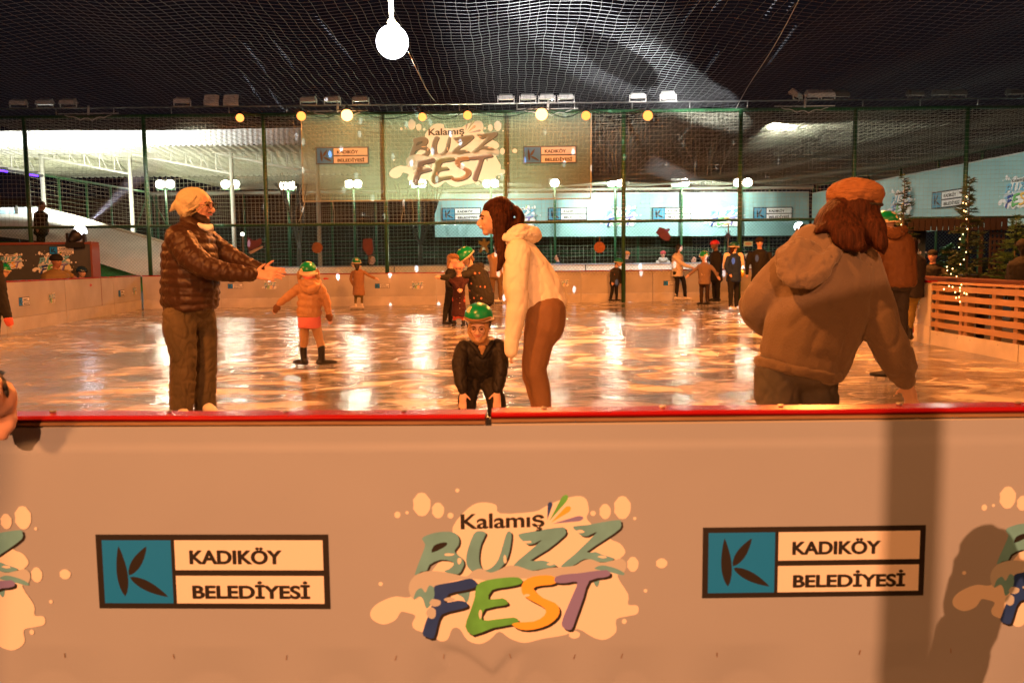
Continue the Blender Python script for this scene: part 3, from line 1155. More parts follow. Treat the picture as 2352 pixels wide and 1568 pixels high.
def flood(loc, label, rz=0.0, tilt=0.0, m=M_HOUS, w=0.46):
    t = empty('floodlight', loc, label, 'floodlight', 'floodlight boxes on the fence top rail', rz)
    R = Matrix.Translation((0, 0, 0.16)) @ Matrix.Rotation(tilt, 4, 'X')
    h = MB()
    h.add([R @ Vector(p) for p in ((-w / 2, -0.16, -0.06), (w / 2, -0.16, -0.06), (w / 2, 0.17, -0.04), (-w / 2, 0.17, -0.04), (-w / 2 + .03, -0.12, 0.05), (w / 2 - .03, -0.12, 0.05), (w / 2 - .05, 0.13, 0.11), (-w / 2 + .05, 0.13, 0.11))],
          [(0, 3, 2, 1), (4, 5, 6, 7), (0, 1, 5, 4), (1, 2, 6, 5), (2, 3, 7, 6), (3, 0, 4, 7)])
    h.build('housing', m, t)
    g = MB()
    g.box((-w / 2 + 0.02, -0.14, -0.075), (w / 2 - 0.02, 0.14, -0.062), M=R)
    g.build('lens', M_LENS, t)
    b = MB()
    for sx in (-1, 1):
        b.box((sx * (w / 2 + 0.012) - 0.008, -0.02, 0.0), (sx * (w / 2 + 0.012) + 0.008, 0.02, 0.2))
    b.box((-w / 2 - 0.02, -0.02, -0.012), (w / 2 + 0.02, 0.02, 0.004))
    b.build('bracket', m, t)
    return t


fl = [(42, 226, 'leftmost grey floodlight box on the fence rail', 0.2, 0.15, M_HOUS), (102, 223, 'grey floodlight box on the fence rail, middle of the left three', 0, 0.1, M_HOUS), (156, 225, 'grey floodlight box on the fence rail, right of the left three', 0, 0.15, M_HOUS),
      (418, 223, 'grey floodlight box left of the two upturned white lamps', 0.1, 0.15, M_HOUS), (484, 219, 'white floodlight box turned upright, the lower of two', -0.3, 1.2, M_HOUS), (529, 213, 'white floodlight box turned upright, the higher of two', -0.3, 1.3, M_HOUS),
      (708, 218, 'floodlight box above the left orange bulbs, left of three', 0, 0.1, M_HOUS), (763, 219, 'floodlight box above the left orange bulbs, middle of three', 0, 0.1, M_HOUS), (828, 219, 'floodlight box above the brightest left orange bulb', 0, 0.12, M_HOUS),
      (1162, 219, 'floodlight box above the right half of the hanging banner, leftmost', 0, 0.12, M_HOUS), (1212, 220, 'floodlight box above the hanging banner beside a white post', 0, 0.1, M_HOUS), (1256, 217, 'floodlight box above the brightest right orange bulb', 0, 0.1, M_HOUS), (1300, 217, 'floodlight box right of the brightest right orange bulb', 0, 0.1, M_HOUS),
      (1465, 219, 'floodlight box above the rightmost orange bulb', 0, 0.1, M_HOUS), (1535, 217, 'pale floodlight box right of the rightmost orange bulb', 0, 0.4, M_HOUS),
      (1829, 225, 'bright white floodlight with a pointed hood', 0.9, 0.5, M_HOUS), (1868, 226, 'bright white floodlight box beside the pointed one', 0, 0.35, M_HOUS), (1899, 221, 'rust-stained white floodlight box', 0, 0.3, M_HOUS), (1932, 222, 'dull floodlight box right of the rust-stained one', 0.1, 0.3, M_HOUSD),
      (2102, 226, 'dark floodlight box with raised flap over the right banner', 0.2, 0.15, M_HOUSD), (2160, 225, 'dark floodlight box over the right banner, middle one', 0, 0.1, M_HOUSD), (2200, 225, 'dark floodlight box over the right banner, next to the middle one', 0, 0.2, M_HOUSD), (2330, 228, 'dark floodlight box at the right edge of the picture', 0.1, 0.1, M_HOUSD)]
for px, py, lab, rz, ti, m in fl:
    p = fp(px, py)
    flood(Vector((p.x, YF, ZRAIL + 0.02)), lab, rz, ti, m)
# short white posts and loose cables under the floodlights
for px, lab in ((205, 'short white lamp post clamped to the top rail at far left'), (776, 'short white lamp post clamped above the left half of the banner'), (750 + 508, 'short white lamp post clamped above the right half of the banner'), (1846, 'short white lamp post clamped under the bright white floodlights')):
    p = fp(px, 250)
    t = empty('lamp_post_stub', (p.x, YF, ZTOP), lab, 'post', 'short lamp posts on the top rail')
    MB().cyl((0, -0.08, 0.03), (0.02, -0.08, ZRAIL - ZTOP + 0.05), 0.035, seg=8).build('stub', M_CORD, t, smooth=True)
    MB().box((-0.9, -0.1, 0.06), (0.9, -0.06, 0.085)).build('cross_bar', M_CORD, t)
    c = MB()
    pts = [Vector((-0.7 + 1.4 * i / 12, -0.09, 0.03 - 0.12 * sin(pi * i / 12) * (1 + 0.4 * sin(i * 2)))) for i in range(13)]
    c.path(pts, 0.012, 5)
    c.build('cable', M_CORD, t)

# ------------------------------------------------------------------ orange bulbs along the top rail
E_BULB = emat('orange_bulb_glow', (1.0, 0.30, 0.06), 2.8)
E_BULBB = emat('bright_orange_bulb_glow', (1.0, 0.42, 0.13), 6.0)
M_BLACK = mat('black_rubber', (0.012, 0.012, 0.012), 0.5)
blab = ['leftmost orange bulb, alone left of the hanging banner', 'orange bulb at the upper left corner of the hanging banner', 'big bright orange bulb over the left part of the banner',
        'small orange bulb above the word on the hanging banner', 'small orange bulb right above the coloured petals on the hanging banner', 'big bright orange bulb over the right part of the banner',
        'orange bulb at the upper right corner of the hanging banner', 'rightmost orange bulb, right of the hanging banner']
cab = MB()
prev = None
for (px, py, r), lab in zip(((551, 271, 9), (692, 267, 10), (797, 265, 13), (970, 269, 9), (1074, 265, 9.5), (1244, 263, 13.5), (1346, 266, 10), (1488, 266, 11)), blab):
    p = fp(px, py, YF - 0.32)
    R = r * (YF - 0.3) / F
    t = empty('orange_bulb', p, lab, 'lamp', 'orange bulbs along the fence top rail')
    MB().ell((0, 0, 0), ((R, 0, 0), (0, R, 0), (0, 0, R)), 20, 14).build('globe', E_BULBB if r > 12 else E_BULB, t, smooth=True)
    MB().cyl((0, 0, R * 0.85), (0, 0.05, R + 0.10), R * 0.45, R * 0.3, 10).build('socket', M_BLACK, t)
    light('SPOT', 'bulb_light', p + Vector((0, -1.4, -0.25)), ORANGE, 200 if r > 12 else 80, 0.12, aim=(p.x, p.y + 0.01, 0), size=168, blend=0.15)
    h = Vector((p.x, p.y + 0.06, p.z + R + 0.1))
    if prev:
        for k in range(2):
            n = 14
            sag = 0.16 + 0.14 * k
            cab.path([prev.lerp(h, i / n) + Vector((0, 0.03 * k, -sag * sin(pi * i / n))) for i in range(n + 1)], 0.011, 5)
    prev = h
o = cab.build('bulb_cable', M_BLACK)
tag(o, 'black sagging cable that links the orange bulbs along the top rail', 'cable')

# ------------------------------------------------------------------ see-through banner hung on the fence
M_THIN = mat('thin_banner_cloth', (0.36, 0.46, 0.33), 0.6, bump=0.2, bscale=5, bdist=0.03, transl=0.5, alpha=0.43, var=0.05, vscale=1.2)
YB = YF - 0.11
hb = empty('hanging_banner', (fp(1025, 262).x, YB, 0), 'translucent pale green banner hung on the fence below the orange bulbs', 'banner')
p00, p10 = at(692, 264, YB), at(1358, 260, YB)
p01, p11 = at(696, 463, YB), at(1357, 456, YB)
MB().sheet(lambda u, v: p00.lerp(p10, u).lerp(p01.lerp(p11, u), v) + Vector((0, -0.02 * sin(u * 40 + v * 4) * sin(v * pi) - 0.015 * sin(u * 11 + 3 * v), 0)), 80, 24).build('cloth', M_THIN, hb, neg(hb), True)
tr = MB()
for a, b in ((p00, p01), (p10, p11), (p01, p11)):
    tr.cyl(a, b, 0.018, seg=6)
tr.build('hem', mat('banner_hem', (0.36, 0.36, 0.27), 0.7), hb, neg(hb))
for px, py, me, nm, w in ((787, 358, EMB_T, 'city_emblem', 120), (1263, 356, EMB_T, 'city_emblem', 121), (1027, 355, FST_T, 'festival_logo', 262)):
    mark(me, nm, hb, p00, p10, at(px, py, YB), w * YB / F, 0.055)
st = [(700, 462, 686, 510), (1010 - 246, 462, 768, 512), (926, 460, 921, 511), (946, 460, 949, 509), (1112, 459, 1110, 508)]
for k, (a, b, c, d) in enumerate(st):
    o = MB().path([at(a, b, YB), at((a + c) / 2 + 2, (b + d) / 2, YB), at(c, d, YB)], 0.009, 5).build('tie_cord', M_CORDG)
    tag(o, ['slanting tie cord from the lower left corner of the hanging banner', 'tie cord below the left panel of the hanging banner', 'left one of two parallel tie cords under the hanging banner', 'right one of two parallel tie cords under the hanging banner', 'tie cord under the right end of the hanging banner behind the red-haired woman'][k], 'cord', 'tie cords below the hanging banner')

light('SPOT', 'banner_back_light', (-2.2, 29.2, 0.3), (0.92, 1, 0.66), 5500, 0.2, aim=(-2.0, YF, 4.6), size=88, blend=0.7)

# ------------------------------------------------------------------ round lamp hung from the net
Yl = 11.5
pc = at(901, 97, Yl)
Rl = 36 * Yl / F
lamp = empty('ball_lamp', pc, 'glowing white round ball lamp hung from the overhead net', 'lamp')
MB().ell((0, 0, 0), ((Rl, 0, 0), (0, Rl, 0), (0, 0, Rl * 1.02)), 32, 20).build('globe', emat('ball_glow', (0.90, 0.92, 1.0), 9.0), lamp, smooth=True)
rp = MB()
top = nz(pc.x, Yl) - pc.z
for k in range(3):
    rp.path([Vector((0.02 * (k - 1), 0, Rl)), Vector((-0.02 + 0.05 * (k - 1), 0.02, Rl + (top - Rl) * 0.5)), Vector((-0.1 + 0.08 * (k - 1), 0.05, top))], 0.0042, 5)
rp.ell((0, 0, Rl + 0.04), ((0.06, 0, 0), (0, 0.05, 0), (0, 0, 0.05)), 10, 6)
rp.path([Vector((0.0, 0, Rl + 0.05)), Vector((0.07, 0, Rl + 0.02)), Vector((0.10, 0, Rl - 0.01)), Vector((0.03, 0, Rl))], 0.01, 5)
rp.build('rope', M_CORDG, lamp)
light('POINT', 'ball_light', pc + Vector((0, 0, 0.0)), COOL, 240, Rl, parent=lamp).data.use_shadow = True
a, b = at(938, 120, Yl), at(1003, 236, YF - 0.1)
n = 16
o = MB().path([a.lerp(b, i / n) + Vector((0, 0, -0.10 * sin(pi * i / n))) for i in range(n + 1)], 0.0045, 5).build('guy_cord', M_CORDG)
tag(o, 'thin cord running from the white ball lamp back to the fence rail', 'cord')
a, b = at(1965, 0, 12), at(1690, 262, YF - 0.1)
o = MB().path([Vector((a.lerp(b, i / n).x, a.lerp(b, i / n).y, nz(a.lerp(b, i / n).x, a.lerp(b, i / n).y) - 0.03)) for i in range(n + 1)], 0.007, 5).build('net_rope', M_CORD)
tag(o, 'thick pale rope laced diagonally through the overhead net at the right', 'rope')

# unseen spots added over the ice to make the net's bright bands
light('SPOT', 'net_spot', (-4.0, 6.0, 3.0), (1, 0.98, 0.97), 90000, 0.03, aim=(1.6, 18.6, ZTOP + 0.2), size=11.0, blend=0.45)
light('SPOT', 'net_spot', (-4.0, 6.0, 3.0), (1, 0.98, 0.97), 90000, 0.03, aim=(4.3, 22.6, ZTOP + 0.12), size=6.5, blend=0.45)
light('SPOT', 'net_spot', (-0.6, 8.5, 3.6), (1, 0.97, 0.95), 30000, 0.1, aim=(0.6, 16.0, ZTOP + 0.3), size=32, blend=0.9)
light('SPOT', 'net_spot', (-7.0, 8.0, 3.6), (1, 0.97, 0.90), 600, 0.1, aim=(-9.0, 17.0, ZTOP + 0.2), size=60, blend=0.9)
light('SPOT', 'net_spot', (8.0, 8.0, 3.6), (1, 0.97, 0.90), 600, 0.1, aim=(11.0, 17.0, ZTOP + 0.2), size=60, blend=0.9)

# ------------------------------------------------------------------ canopy (stand roof) at the left
YC0, YC1 = 33.0, 46.0
M_SHEET = mat('corrugated_sheet', (0.60, 0.60, 0.50), 0.5, metal=0.1, var=0.15, vscale=0.8, bump=0.05, bscale=10)
M_FASC = mat('white_fascia', (0.82, 0.84, 0.82), 0.5)
M_TRUSS = mat('white_truss', (0.42, 0.42, 0.34), 0.5)
cpy = empty('canopy', (-16, 38, 0), 'white corrugated canopy roof on posts beyond the fence at left', 'canopy')
cxl, cxr = at(-300, 330, YC0).x, at(693, 330, YC0).x
zc0, zc1 = at(300, 336, YC0).z, at(300, 400, YC1).z
ztop_f = at(300, 299, YC0).z
fas = MB()
nn = 420
vs, fs = [], []
for i in range(nn + 1):
    x = cxl + (cxr - cxl) * i / nn
    vs += [(x, YC0 + 0.012 * sin(x * 31.4), ztop_f + 0.02 * sin(x * 0.6)), (x, YC0 + 0.012 * sin(x * 31.4), zc0 + 0.035 * sin(x * 31.4 / 1.0))]
for i in range(nn):
    fs.append((2 * i, 2 * i + 1, 2 * i + 3, 2 * i + 2))
fas.add(vs, fs)
fas.build('fascia', M_FASC, cpy, neg(cpy))
sh = MB()
nx = 560
for r in range(9):
    ya, yb = YC0 + 0.05 + (YC1 - YC0) * r / 9, YC0 + 0.05 + (YC1 - YC0) * (r + 1) / 9 + 0.15
    za, zb = zc0 + (zc1 - zc0) * r / 9 + 0.02, zc0 + (zc1 - zc0) * (r + 1) / 9 - 0.13
    vs, fs = [], []
    for i in range(nx + 1):
        x = cxl + (cxr - cxl) * i / nx
        w = 0.06 * max(-0.4, sin(x * 20.0))
        vs += [(x, ya, za + w), (x, yb, zb + w)]
    for i in range(nx):
        fs.append((2 * i, 2 * i + 2, 2 * i + 3, 2 * i + 1))
    sh.add(vs, fs)
sh.build('roof_sheet', M_SHEET, cpy, neg(cpy))
for k, px in enumerate((98, 300, 533, 730)):
    p = at(px, 420, 34.5)
    zt = at(px, 402, 34.5).z
    zt = min(zt, zc0) if k < 3 else at(px, 300, 34.5).z
    col_ = MB().cyl((p.x, 34.5, -0.12), (p.x, 34.5, zc0 - 0.02), 0.085, seg=12)
    col_.build('column', M_TRUSS, cpy, neg(cpy), True)
    tb = MB()
    xx = p.x
    apex = Vector((xx - 4.2, 34.5, zc0 - 0.05))
    foot = Vector((xx, 34.5, at(px, 400, 34.5).z))
    tb.cyl(foot, apex, 0.045, seg=6)
    for q in range(1, 7):
        c = foot.lerp(apex, q / 7)
        tb.cyl(c, (c.x, 34.5, zc0 - 0.03), 0.025, seg=6)
        c2 = foot.lerp(apex, (q - 0.5) / 7)
        tb.cyl(c2, (c.x, 34.5, zc0 - 0.03), 0.018, seg=6)
    a = Vector((xx - 0.3, 34.5, zc0 - 0.04))
    tb.cyl(foot, (xx - 2.2, 38.5, zc0 - 0.03), 0.03, seg=6)
    tb.build('truss', M_TRUSS, cpy, neg(cpy))
light('SPOT', 'canopy_light', (-15, 29.0, 4.2), (1, 1, 0.90), 5200, 0.2, aim=(-16, 33.2, 6.2), size=150, blend=0.6)
light('SPOT', 'canopy_light', (-11.0, 38.5, 0.6), (1, 1, 0.66), 750, 0.3, aim=(-13, 38, 6.2), size=150, blend=0.8)  # this and the next two: unseen lamps added to brighten the roof underside
light('SPOT', 'canopy_light', (-18.0, 38.5, 0.6), (1, 1, 0.66), 1000, 0.3, aim=(-18, 38, 6.2), size=150, blend=0.8)
light('SPOT', 'canopy_light', (-24.0, 38.5, 0.6), (1, 1, 0.66), 900, 0.3, aim=(-24, 38, 6.2), size=150, blend=0.8)
E_UV = emat('violet_tube_glow', (0.10, 0.03, 1.0), 6.0)
for k, (x0, x1, y0, y1) in enumerate(((-4, 17, 391, 394.5), (61, 87, 400, 404.5))):
    a, b = at(x0, y0, 34.2), at(x1, y1, 34.2)
    t = empty('light_tube', a, ['short violet light tube at the left picture edge', 'violet light tube just right of the leftmost green post'][k], 'light tube', 'violet tubes below the canopy')
    MB().cyl((0, 0, 0), b - a, 0.035, seg=8).build('tube', E_UV, t)
    MB().box((-0.02, 0.0, 0.04), (b.x - a.x, 0.06, 0.1)).build('holder', M_HOUSD, t)
beam = MB()
beam.cyl(at(-60, 380, 34.4), at(98, 404, 34.4), 0.06, seg=8)
o = beam.build('light_bar', M_HOUSD)
tag(o, 'dark bar under the canopy that carries the violet tubes', 'bar')

# ------------------------------------------------------------------ courts beyond: floodlight masts, fence, wall, trees
E_FLOOD = emat('court_lamp_glow', (1.0, 1.0, 0.78), 150.0)
YM = 50.0


def mast(px, py, heads, label):
    p = at(px, py, YM)
    t = empty('court_mast', (p.x, YM, -0.12), label, 'floodlight', 'floodlight masts of the courts')
    z = p.z + 0.12
    MB().cyl((0, 0, 0), (0, 0, z - 0.3), 0.07, seg=10).build('pole', M_GREENP, t, smooth=True)
    MB().box((-0.55, -0.04, z - 0.34), (0.55, 0.04, z - 0.27)).build('cross_arm', M_GREENP, t)
    for hx, on in heads:
        x = hx * YM / F
        hd = MB()
        hd.box((x - 0.26, -0.10, z - 0.25), (x + 0.26, 0.12, z + 0.22))
        h = hd.build('lamp_head', M_HOUSD if on else M_HOUS, t)
        if on:
            MB().ell((x, -0.16, z - 0.02), ((0.25, 0, 0), (0, 0.06, 0), (0, 0, 0.22)), 20, 10).build('lens', E_FLOOD, h, smooth=True)
            light('SPOT', 'court_light', (p.x + x, YM - 0.35, p.z), (1.0, 0.98, 0.80), 120, 0.22, aim=(p.x + x, 12.0, 0), size=110, blend=0.5)
    return t


ml = ['leftmost court floodlight mast, two lamps just left of the man', 'court floodlight mast split by a white canopy post', 'court floodlight mast just left of the hanging banner', 'court floodlight mast shining through the left panel of the hanging banner',
      'court floodlight mast shining through the letters of the hanging banner', 'court floodlight mast shining through the hanging banner at its right post', 'single court lamp shining through the right panel of the hanging banner',
      'court floodlight mast just left of a green post, right of the hanging banner', 'court floodlight mast with one lit and one dark lamp', 'rightmost court floodlight mast, split by a green post']
for (px, py, hd), lab in zip(((380, 423, ((-10, 1), (12, 1))), (530, 423, ((-10, 1), (12, 1))), (662, 426, ((-9, 1), (10, 1))), (812, 422, ((-9, 1), (10, 1))), (961, 421, ((-9, 1), (9, 1))), (1127, 421, ((-9, 1), (9, 1))), (1274, 420, ((0, 1),)),
                              (1413, 419, ((-9, 1), (10, 1))), (1566, 419, ((-14, 0), (6, 1))), (1703, 419, ((-9, 1), (13, 1)))), ml):
    mast(px, py, hd, lab)

YFF = 51.0
ff = empty('court_fence', (0, YFF, 0), 'green wire fence at the far side of the courts below the floodlight masts', 'fence')
zf = at(600, 443, YFF).z
ffl, ffr = at(345, 450, YFF).x, at(1868, 450, YFF).x
px = 361
while px < 1870:
    p = at(px, 500, YFF)
    MB().cyl((p.x, YFF, -0.12), (p.x, YFF, zf), 0.07, seg=8).build('post', M_GREENP, ff, neg(ff), True)
    px += 100.4
MB().cyl((ffl, YFF, zf), (ffr, YFF, zf), 0.09, seg=8).build('top_rail', mat('pale_rail', (0.5, 0.5, 0.42), 0.5), ff, neg(ff))
wr = MB()
for py in (556, 572, 584, 594):
    z = at(600, py, YFF).z
    wr.cyl((ffl, YFF, z), (ffr, YFF, z), 0.02, seg=5)
wr.build('wire', M_GREENP, ff, neg(ff))
cnet = MB()
z = 0.8
while z < zf:
    ribbon(cnet, [Vector((ffl + (ffr - ffl) * i / 40, YFF - 0.1, z - 0.04 * abs(sin(i * 0.8)))) for i in range(41)], 0.006, Vector((0, 1, 0)))
    z += 0.21
x = ffl
while x < ffr:
    ribbon(cnet, [Vector((x, YFF - 0.1, 0)), Vector((x, YFF - 0.1, zf))], 0.005, Vector((0, 1, 0)))
    x += 0.24
cnet.build('netting', M_CORDG, ff, neg(ff))
# fence returning along the left side of the courts, up to the canopy
a, b = at(60, 395, 36.5), at(345, 443, YFF)
lf = empty('court_fence', (a.x, a.y, 0), 'green wire fence running back along the left side of the courts under the canopy', 'fence')
for k in range(6):
    p = a.lerp(b, k / 5)
    MB().cyl((p.x, p.y, -0.12), (p.x, p.y, p.z), 0.06, seg=8).build('post', M_GREENP, lf, neg(lf), True)
MB().cyl(a, b, 0.06, seg=8).build('top_rail', M_GREENP, lf, neg(lf))
br = MB()
p = a.lerp(b, 0.98)
br.cyl((p.x, p.y, p.z), (p.x - 1.6, p.y, 1.6), 0.05, seg=6)
br.cyl((p.x, p.y, p.z), (p.x + 2.2, p.y, 1.4), 0.05, seg=6)
br.build('brace', M_GREENP, lf, neg(lf))
w = MB()
for k in range(26):
    z = 0.3 + k * 0.2
    ribbon(w, [Vector((a.x, a.y, min(z, a.z))), Vector((b.x, b.y, min(z, b.z)))], 0.006, Vector((0, 1, 0)))
w.build('netting', M_CORDG, lf, neg(lf))

M_BRICK = mat('dark_brick_wall', (0.050, 0.026, 0.020), 0.85, var=0.25, vscale=0.7, bump=0.2, bscale=12)
o = MB().box((-60, 66, -0.2), (14, 67, 6.6)).build('boundary_wall', M_BRICK)
tag(o, 'long dark reddish wall at the far side of the courts', 'wall')

# far banners
M_BAN = mat('turquoise_banner_cloth', (0.30, 0.52, 0.52), 0.5, bump=0.25, bscale=1.1, bdist=0.08, var=0.06, vscale=0.8)
YFB = 50.2


def big_banner(q, label, nu=60, logos=()):
    """q = four corners tl, tr, bl, br"""
    t = empty('court_banner', Vector((q[0].x, q[0].y, 0)), label, 'banner')
    d = (q[1] - q[0])
    nrm = Vector((d.y, -d.x, 0)).normalized()

    def pt(u, v):
        p = q[0].lerp(q[1], u).lerp(q[2].lerp(q[3], u), v)
        w = 0.03 * sin(u * 70) * (1 - v) ** 2
        for c in (0.33, 0.62, 0.9):
            k = (u - c) / (0.012 + 0.06 * v)
            w += 0.06 * sin(k * 3.0) * math.exp(-k * k) * (1 - v)
        return p + nrm * w
    MB().sheet(pt, nu, 14).build('cloth', M_BAN, t, neg(t), True)
    b = MB()
    b.cyl(q[0], q[1], 0.03, seg=6)
    b.build('top_cord', M_CORD, t, neg(t))
    for me, nm, c, w in logos:
        mark(me, nm, t, q[0], q[1], c, w, 0.10)
    return t


lg = []
for px in (1060, 1303, 1542, 1774):
    lg.append((EMB_F, 'city_emblem', at(px, 492 - (px - 1060) * 0.002, YFB), 89 * YFB / F))
for px in (1190, 1420, 1658):
    lg.append((FST, 'festival_logo', at(px, 497, YFB), 86 * YFB / F))
big_banner((at(998, 446, YFB), at(1858, 441, YFB), at(999, 545, YFB), at(1858, 541, YFB)), 'long turquoise banner across the far courts below the floodlights, four emblems', 120, lg)
# side banner to the right
sa, sb = at(1866, 441, 50.0), at(2352, 350, 31.8)
zt = (sa.z + sb.z) / 2
sc_ = sa + (sb - sa) * 1.35
sa.z = sb.z
sc_.z = sb.z
zb = sb.z - 2.65
lg = []


def side_at(px):
    p = on_line(sa, sb, px)
    return p


for px, py, me, nm, w in ((2173, 457, EMB_F, 'city_emblem', 2.25), (2335, 440, FST, 'festival_logo', 2.25), (2065, 465, FST, 'festival_logo', 2.25), (1915, 490, FST, 'festival_logo', 2.2)):
    p = side_at(px)
    lg.append((me, nm, Vector((p.x, p.y, at(px, py, p.y).z)), w))
big_banner((sa, sc_, Vector((sa.x, sa.y, zb)), Vector((sc_.x, sc_.y, zb))), 'turquoise banner along the right side of the courts, slanting up to the picture edge', 60, lg)
sf = empty('court_fence', (sa.x, sa.y, 0), 'green fence that carries the slanting banner on the right side', 'fence')
for k in range(9):
    p = sa.lerp(sc_, k / 8) + Vector((0.3, 0.1, 0))
    MB().cyl((p.x, p.y, -0.12), (p.x, p.y, sa.z + 0.45), 0.06, seg=8).build('post', M_GREENP, sf, neg(sf), True)
MB().cyl(sa + Vector((0.3, 0.1, 0.45)), sc_ + Vector((0.3, 0.1, 0.45)), 0.05, seg=8).build('top_rail', M_GREENP, sf, neg(sf))
light('SPOT', 'side_light', (8.5, 28, 5.6), (1, 1, 0.86), 2600, 0.2, aim=(17.5, 36, 3.2), size=100, blend=0.6)
light('SPOT', 'far_banner_light', (5.0, 47.2, 5.0), (0.9, 1, 0.86), 1300, 0.2, aim=(6, 50.2, 3.6), size=140, blend=0.7)
light('SPOT', 'far_banner_light', (11.0, 47.2, 5.0), (0.9, 1, 0.86), 1500, 0.2, aim=(11, 50.2, 3.6), size=140, blend=0.7)
light('SPOT', 'far_banner_light', (-1.0, 46.5, 5.0), (0.9, 1, 0.86), 900, 0.2, aim=(-1, 50.2, 3.6), size=140, blend=0.7)

# white barrier of the neighbouring rink
M_BARR = mat('white_barrier_plastic', (0.72, 0.76, 0.72), 0.4, var=0.06)
YW = 30.0
for k, (x0, x1, lab) in enumerate(((560, 905, 'dim pale barrier behind the far boards, left of a green post'), (905, 1345, 'white barrier behind the far boards, middle section by the seated man'), (1345, 1860, 'bright white barrier behind the far boards at right'))):
    a, b = at(x0, 610, YW), at(x1, 610, YW)
    t = empty('barrier', (a.x, YW, 0), lab, 'barrier', 'white barriers behind the fence')
    z = at(1300, 608.5, YW).z
    MB().box((0.02, 0, 0), (b.x - a.x - 0.02, 0.06, z)).build('panel', M_BARR, t)
    MB().box((0.0, -0.03, z + 0.003), (b.x - a.x, 0.1, z + 0.04)).build('cap', mat('pale_blue_cap', (0.35, 0.45, 0.62), 0.4), t)
light('SPOT', 'barrier_light', (5.0, 27.0, 5.4), (0.95, 1, 0.88), 1500, 0.2, aim=(4.2, 31, 1.0), size=95, blend=0.7)

# dark hedge, bare trees
M_BARK = mat('pale_bark', (0.06, 0.05, 0.035), 0.85, bump=0.5, bscale=18, var=0.2)


def bare_tree(px, py_base, Y, h, label, seed):
    r = random.Random(seed)
    p = at(px, 600, Y)
    t = empty('bare_tree', (p.x, Y, -0.12), label, 'tree', 'bare trees beyond the courts')
    mb = MB()

    def grow(a, d, L, w, n):
        b = a + d * L
        mb.cyl(a, b, w, w * 0.68, 6)
        if n == 0:
            return
        for k in range(3 if n > 2 else 2):
            v = (d + Vector((r.uniform(-.6, .6), r.uniform(-.6, .6), r.uniform(-.05, .45)))).normalized()
            grow(b, v, L * r.uniform(0.6, 0.85), w * 0.6, n - 1)
    tk = MB()
    fork = Vector((0.05, 0, h * 0.28))
    tk.cyl((0, 0, 0), fork, 0.17, 0.12, 8)
    tk.build('trunk', M_BARK, t, smooth=True)
    for k in range(3):
        v = Vector((r.uniform(-.45, .45), r.uniform(-.3, .3), 1)).normalized()
        grow(fork, v, h * 0.24, 0.09, 4)
    mb.build('crown', M_BARK, t)


bare_tree(686, 600, 46, 8.0, 'bare forked tree behind the fence, left of the bright white post', 3)
bare_tree(965, 600, 47, 8.5, 'bare tree behind the fence, below the left end of the long banner', 5)
bare_tree(1000, 600, 58, 9.0, 'bare tree behind the fence right beside the long banner end', 8)
bare_tree(1420, 600, 56, 12, 'tall bare tree behind the right court floodlights', 11)
bare_tree(1640, 600, 56, 11, 'thin bare tree behind the two rightmost court floodlights', 14)

# ------------------------------------------------------------------ moving-head spotlights with beams in the damp air
def prism(mb, pts, y0, y1, mi=0):
    n = len(pts)
    tri = tessellate_polygon([[Vector((x, z, 0)) for x, z in pts]])
    A = [(x, y0, z) for x, z in pts]
    B = [(x, y1, z) for x, z in pts]
    area = sum(pts[i][0] * pts[(i + 1) % n][1] - pts[(i + 1) % n][0] * pts[i][1] for i in range(n))
    fs = []
    for t in tri:
        a, b, c = [Vector((*pts[i], 0)) for i in t]
        s = (b - a).cross(c - a).z
        f = t if s > 0 else t[::-1]
        fs.append(tuple(f))
        fs.append(tuple(i + n for i in f[::-1]))
    for i in range(n):
        j = (i + 1) % n
        fs.append((i + n, j + n, j, i) if area > 0 else (i, j, j + n, i + n))
    mb.add(A + B, fs, mi)


def beam_material(dens):
    m = bpy.data.materials.new('lit_mist')
    m.use_nodes = True
    n, l = m.node_tree.nodes, m.node_tree.links
    n.remove(n['Principled BSDF'])
    v = n.new('ShaderNodeVolumePrincipled')
    v.inputs['Color'].default_value = (0.9, 0.92, 1, 1)
    v.inputs['Density'].default_value = dens
    v.inputs['Anisotropy'].default_value = 0.3
    l.new(v.outputs[0], n['Material Output'].inputs['Volume'])
    return m


def moving_head(p, tgt, label, blabel, length, half, power, dens):
    t = empty('stage_spotlight', p, label, 'spotlight')
    d = (Vector(tgt) - Vector(p)).normalized()
    MB().box((-0.2, -0.16, -0.30), (0.2, 0.16, -0.17)).build('base', M_BLACK, t)
    y = MB()
    for s in (-1, 1):
        y.box((s * 0.2 - 0.03, -0.05, -0.168), (s * 0.2 + 0.03, 0.05, 0.06))
    y.build('yoke', M_BLACK, t)
    h = MB()
    h.tube([-d * 0.14, d * 0.0, d * 0.13], [0.10, 0.15, 0.14], seg=16)
    hd = h.build('head', M_BLACK, t, smooth=True)
    MB().ell(d * 0.135, (Vector((0.15, 0, 0)), Vector((0, 0.15, 0)), Vector((0, 0, 0.15))), 18, 12).build('lens', emat('spot_glow', (0.88, 0.90, 1.0), 30.0), hd, smooth=True)
    light('SPOT', 'beam_light', Vector(p) + d * 0.32, (0.85, 0.88, 1.0), power, 0.03, aim=tgt, size=math.degrees(half) * 2.0, blend=0.25)
    c = MB()
    a = Vector(p) + d * 0.36
    c.cyl(a, a + d * length, 0.36 * math.tan(half) + 0.04, length * math.tan(half) + 0.04, 24)
    o = c.build('light_beam', beam_material(dens))
    tag(o, blabel, 'beam', kind='stuff')


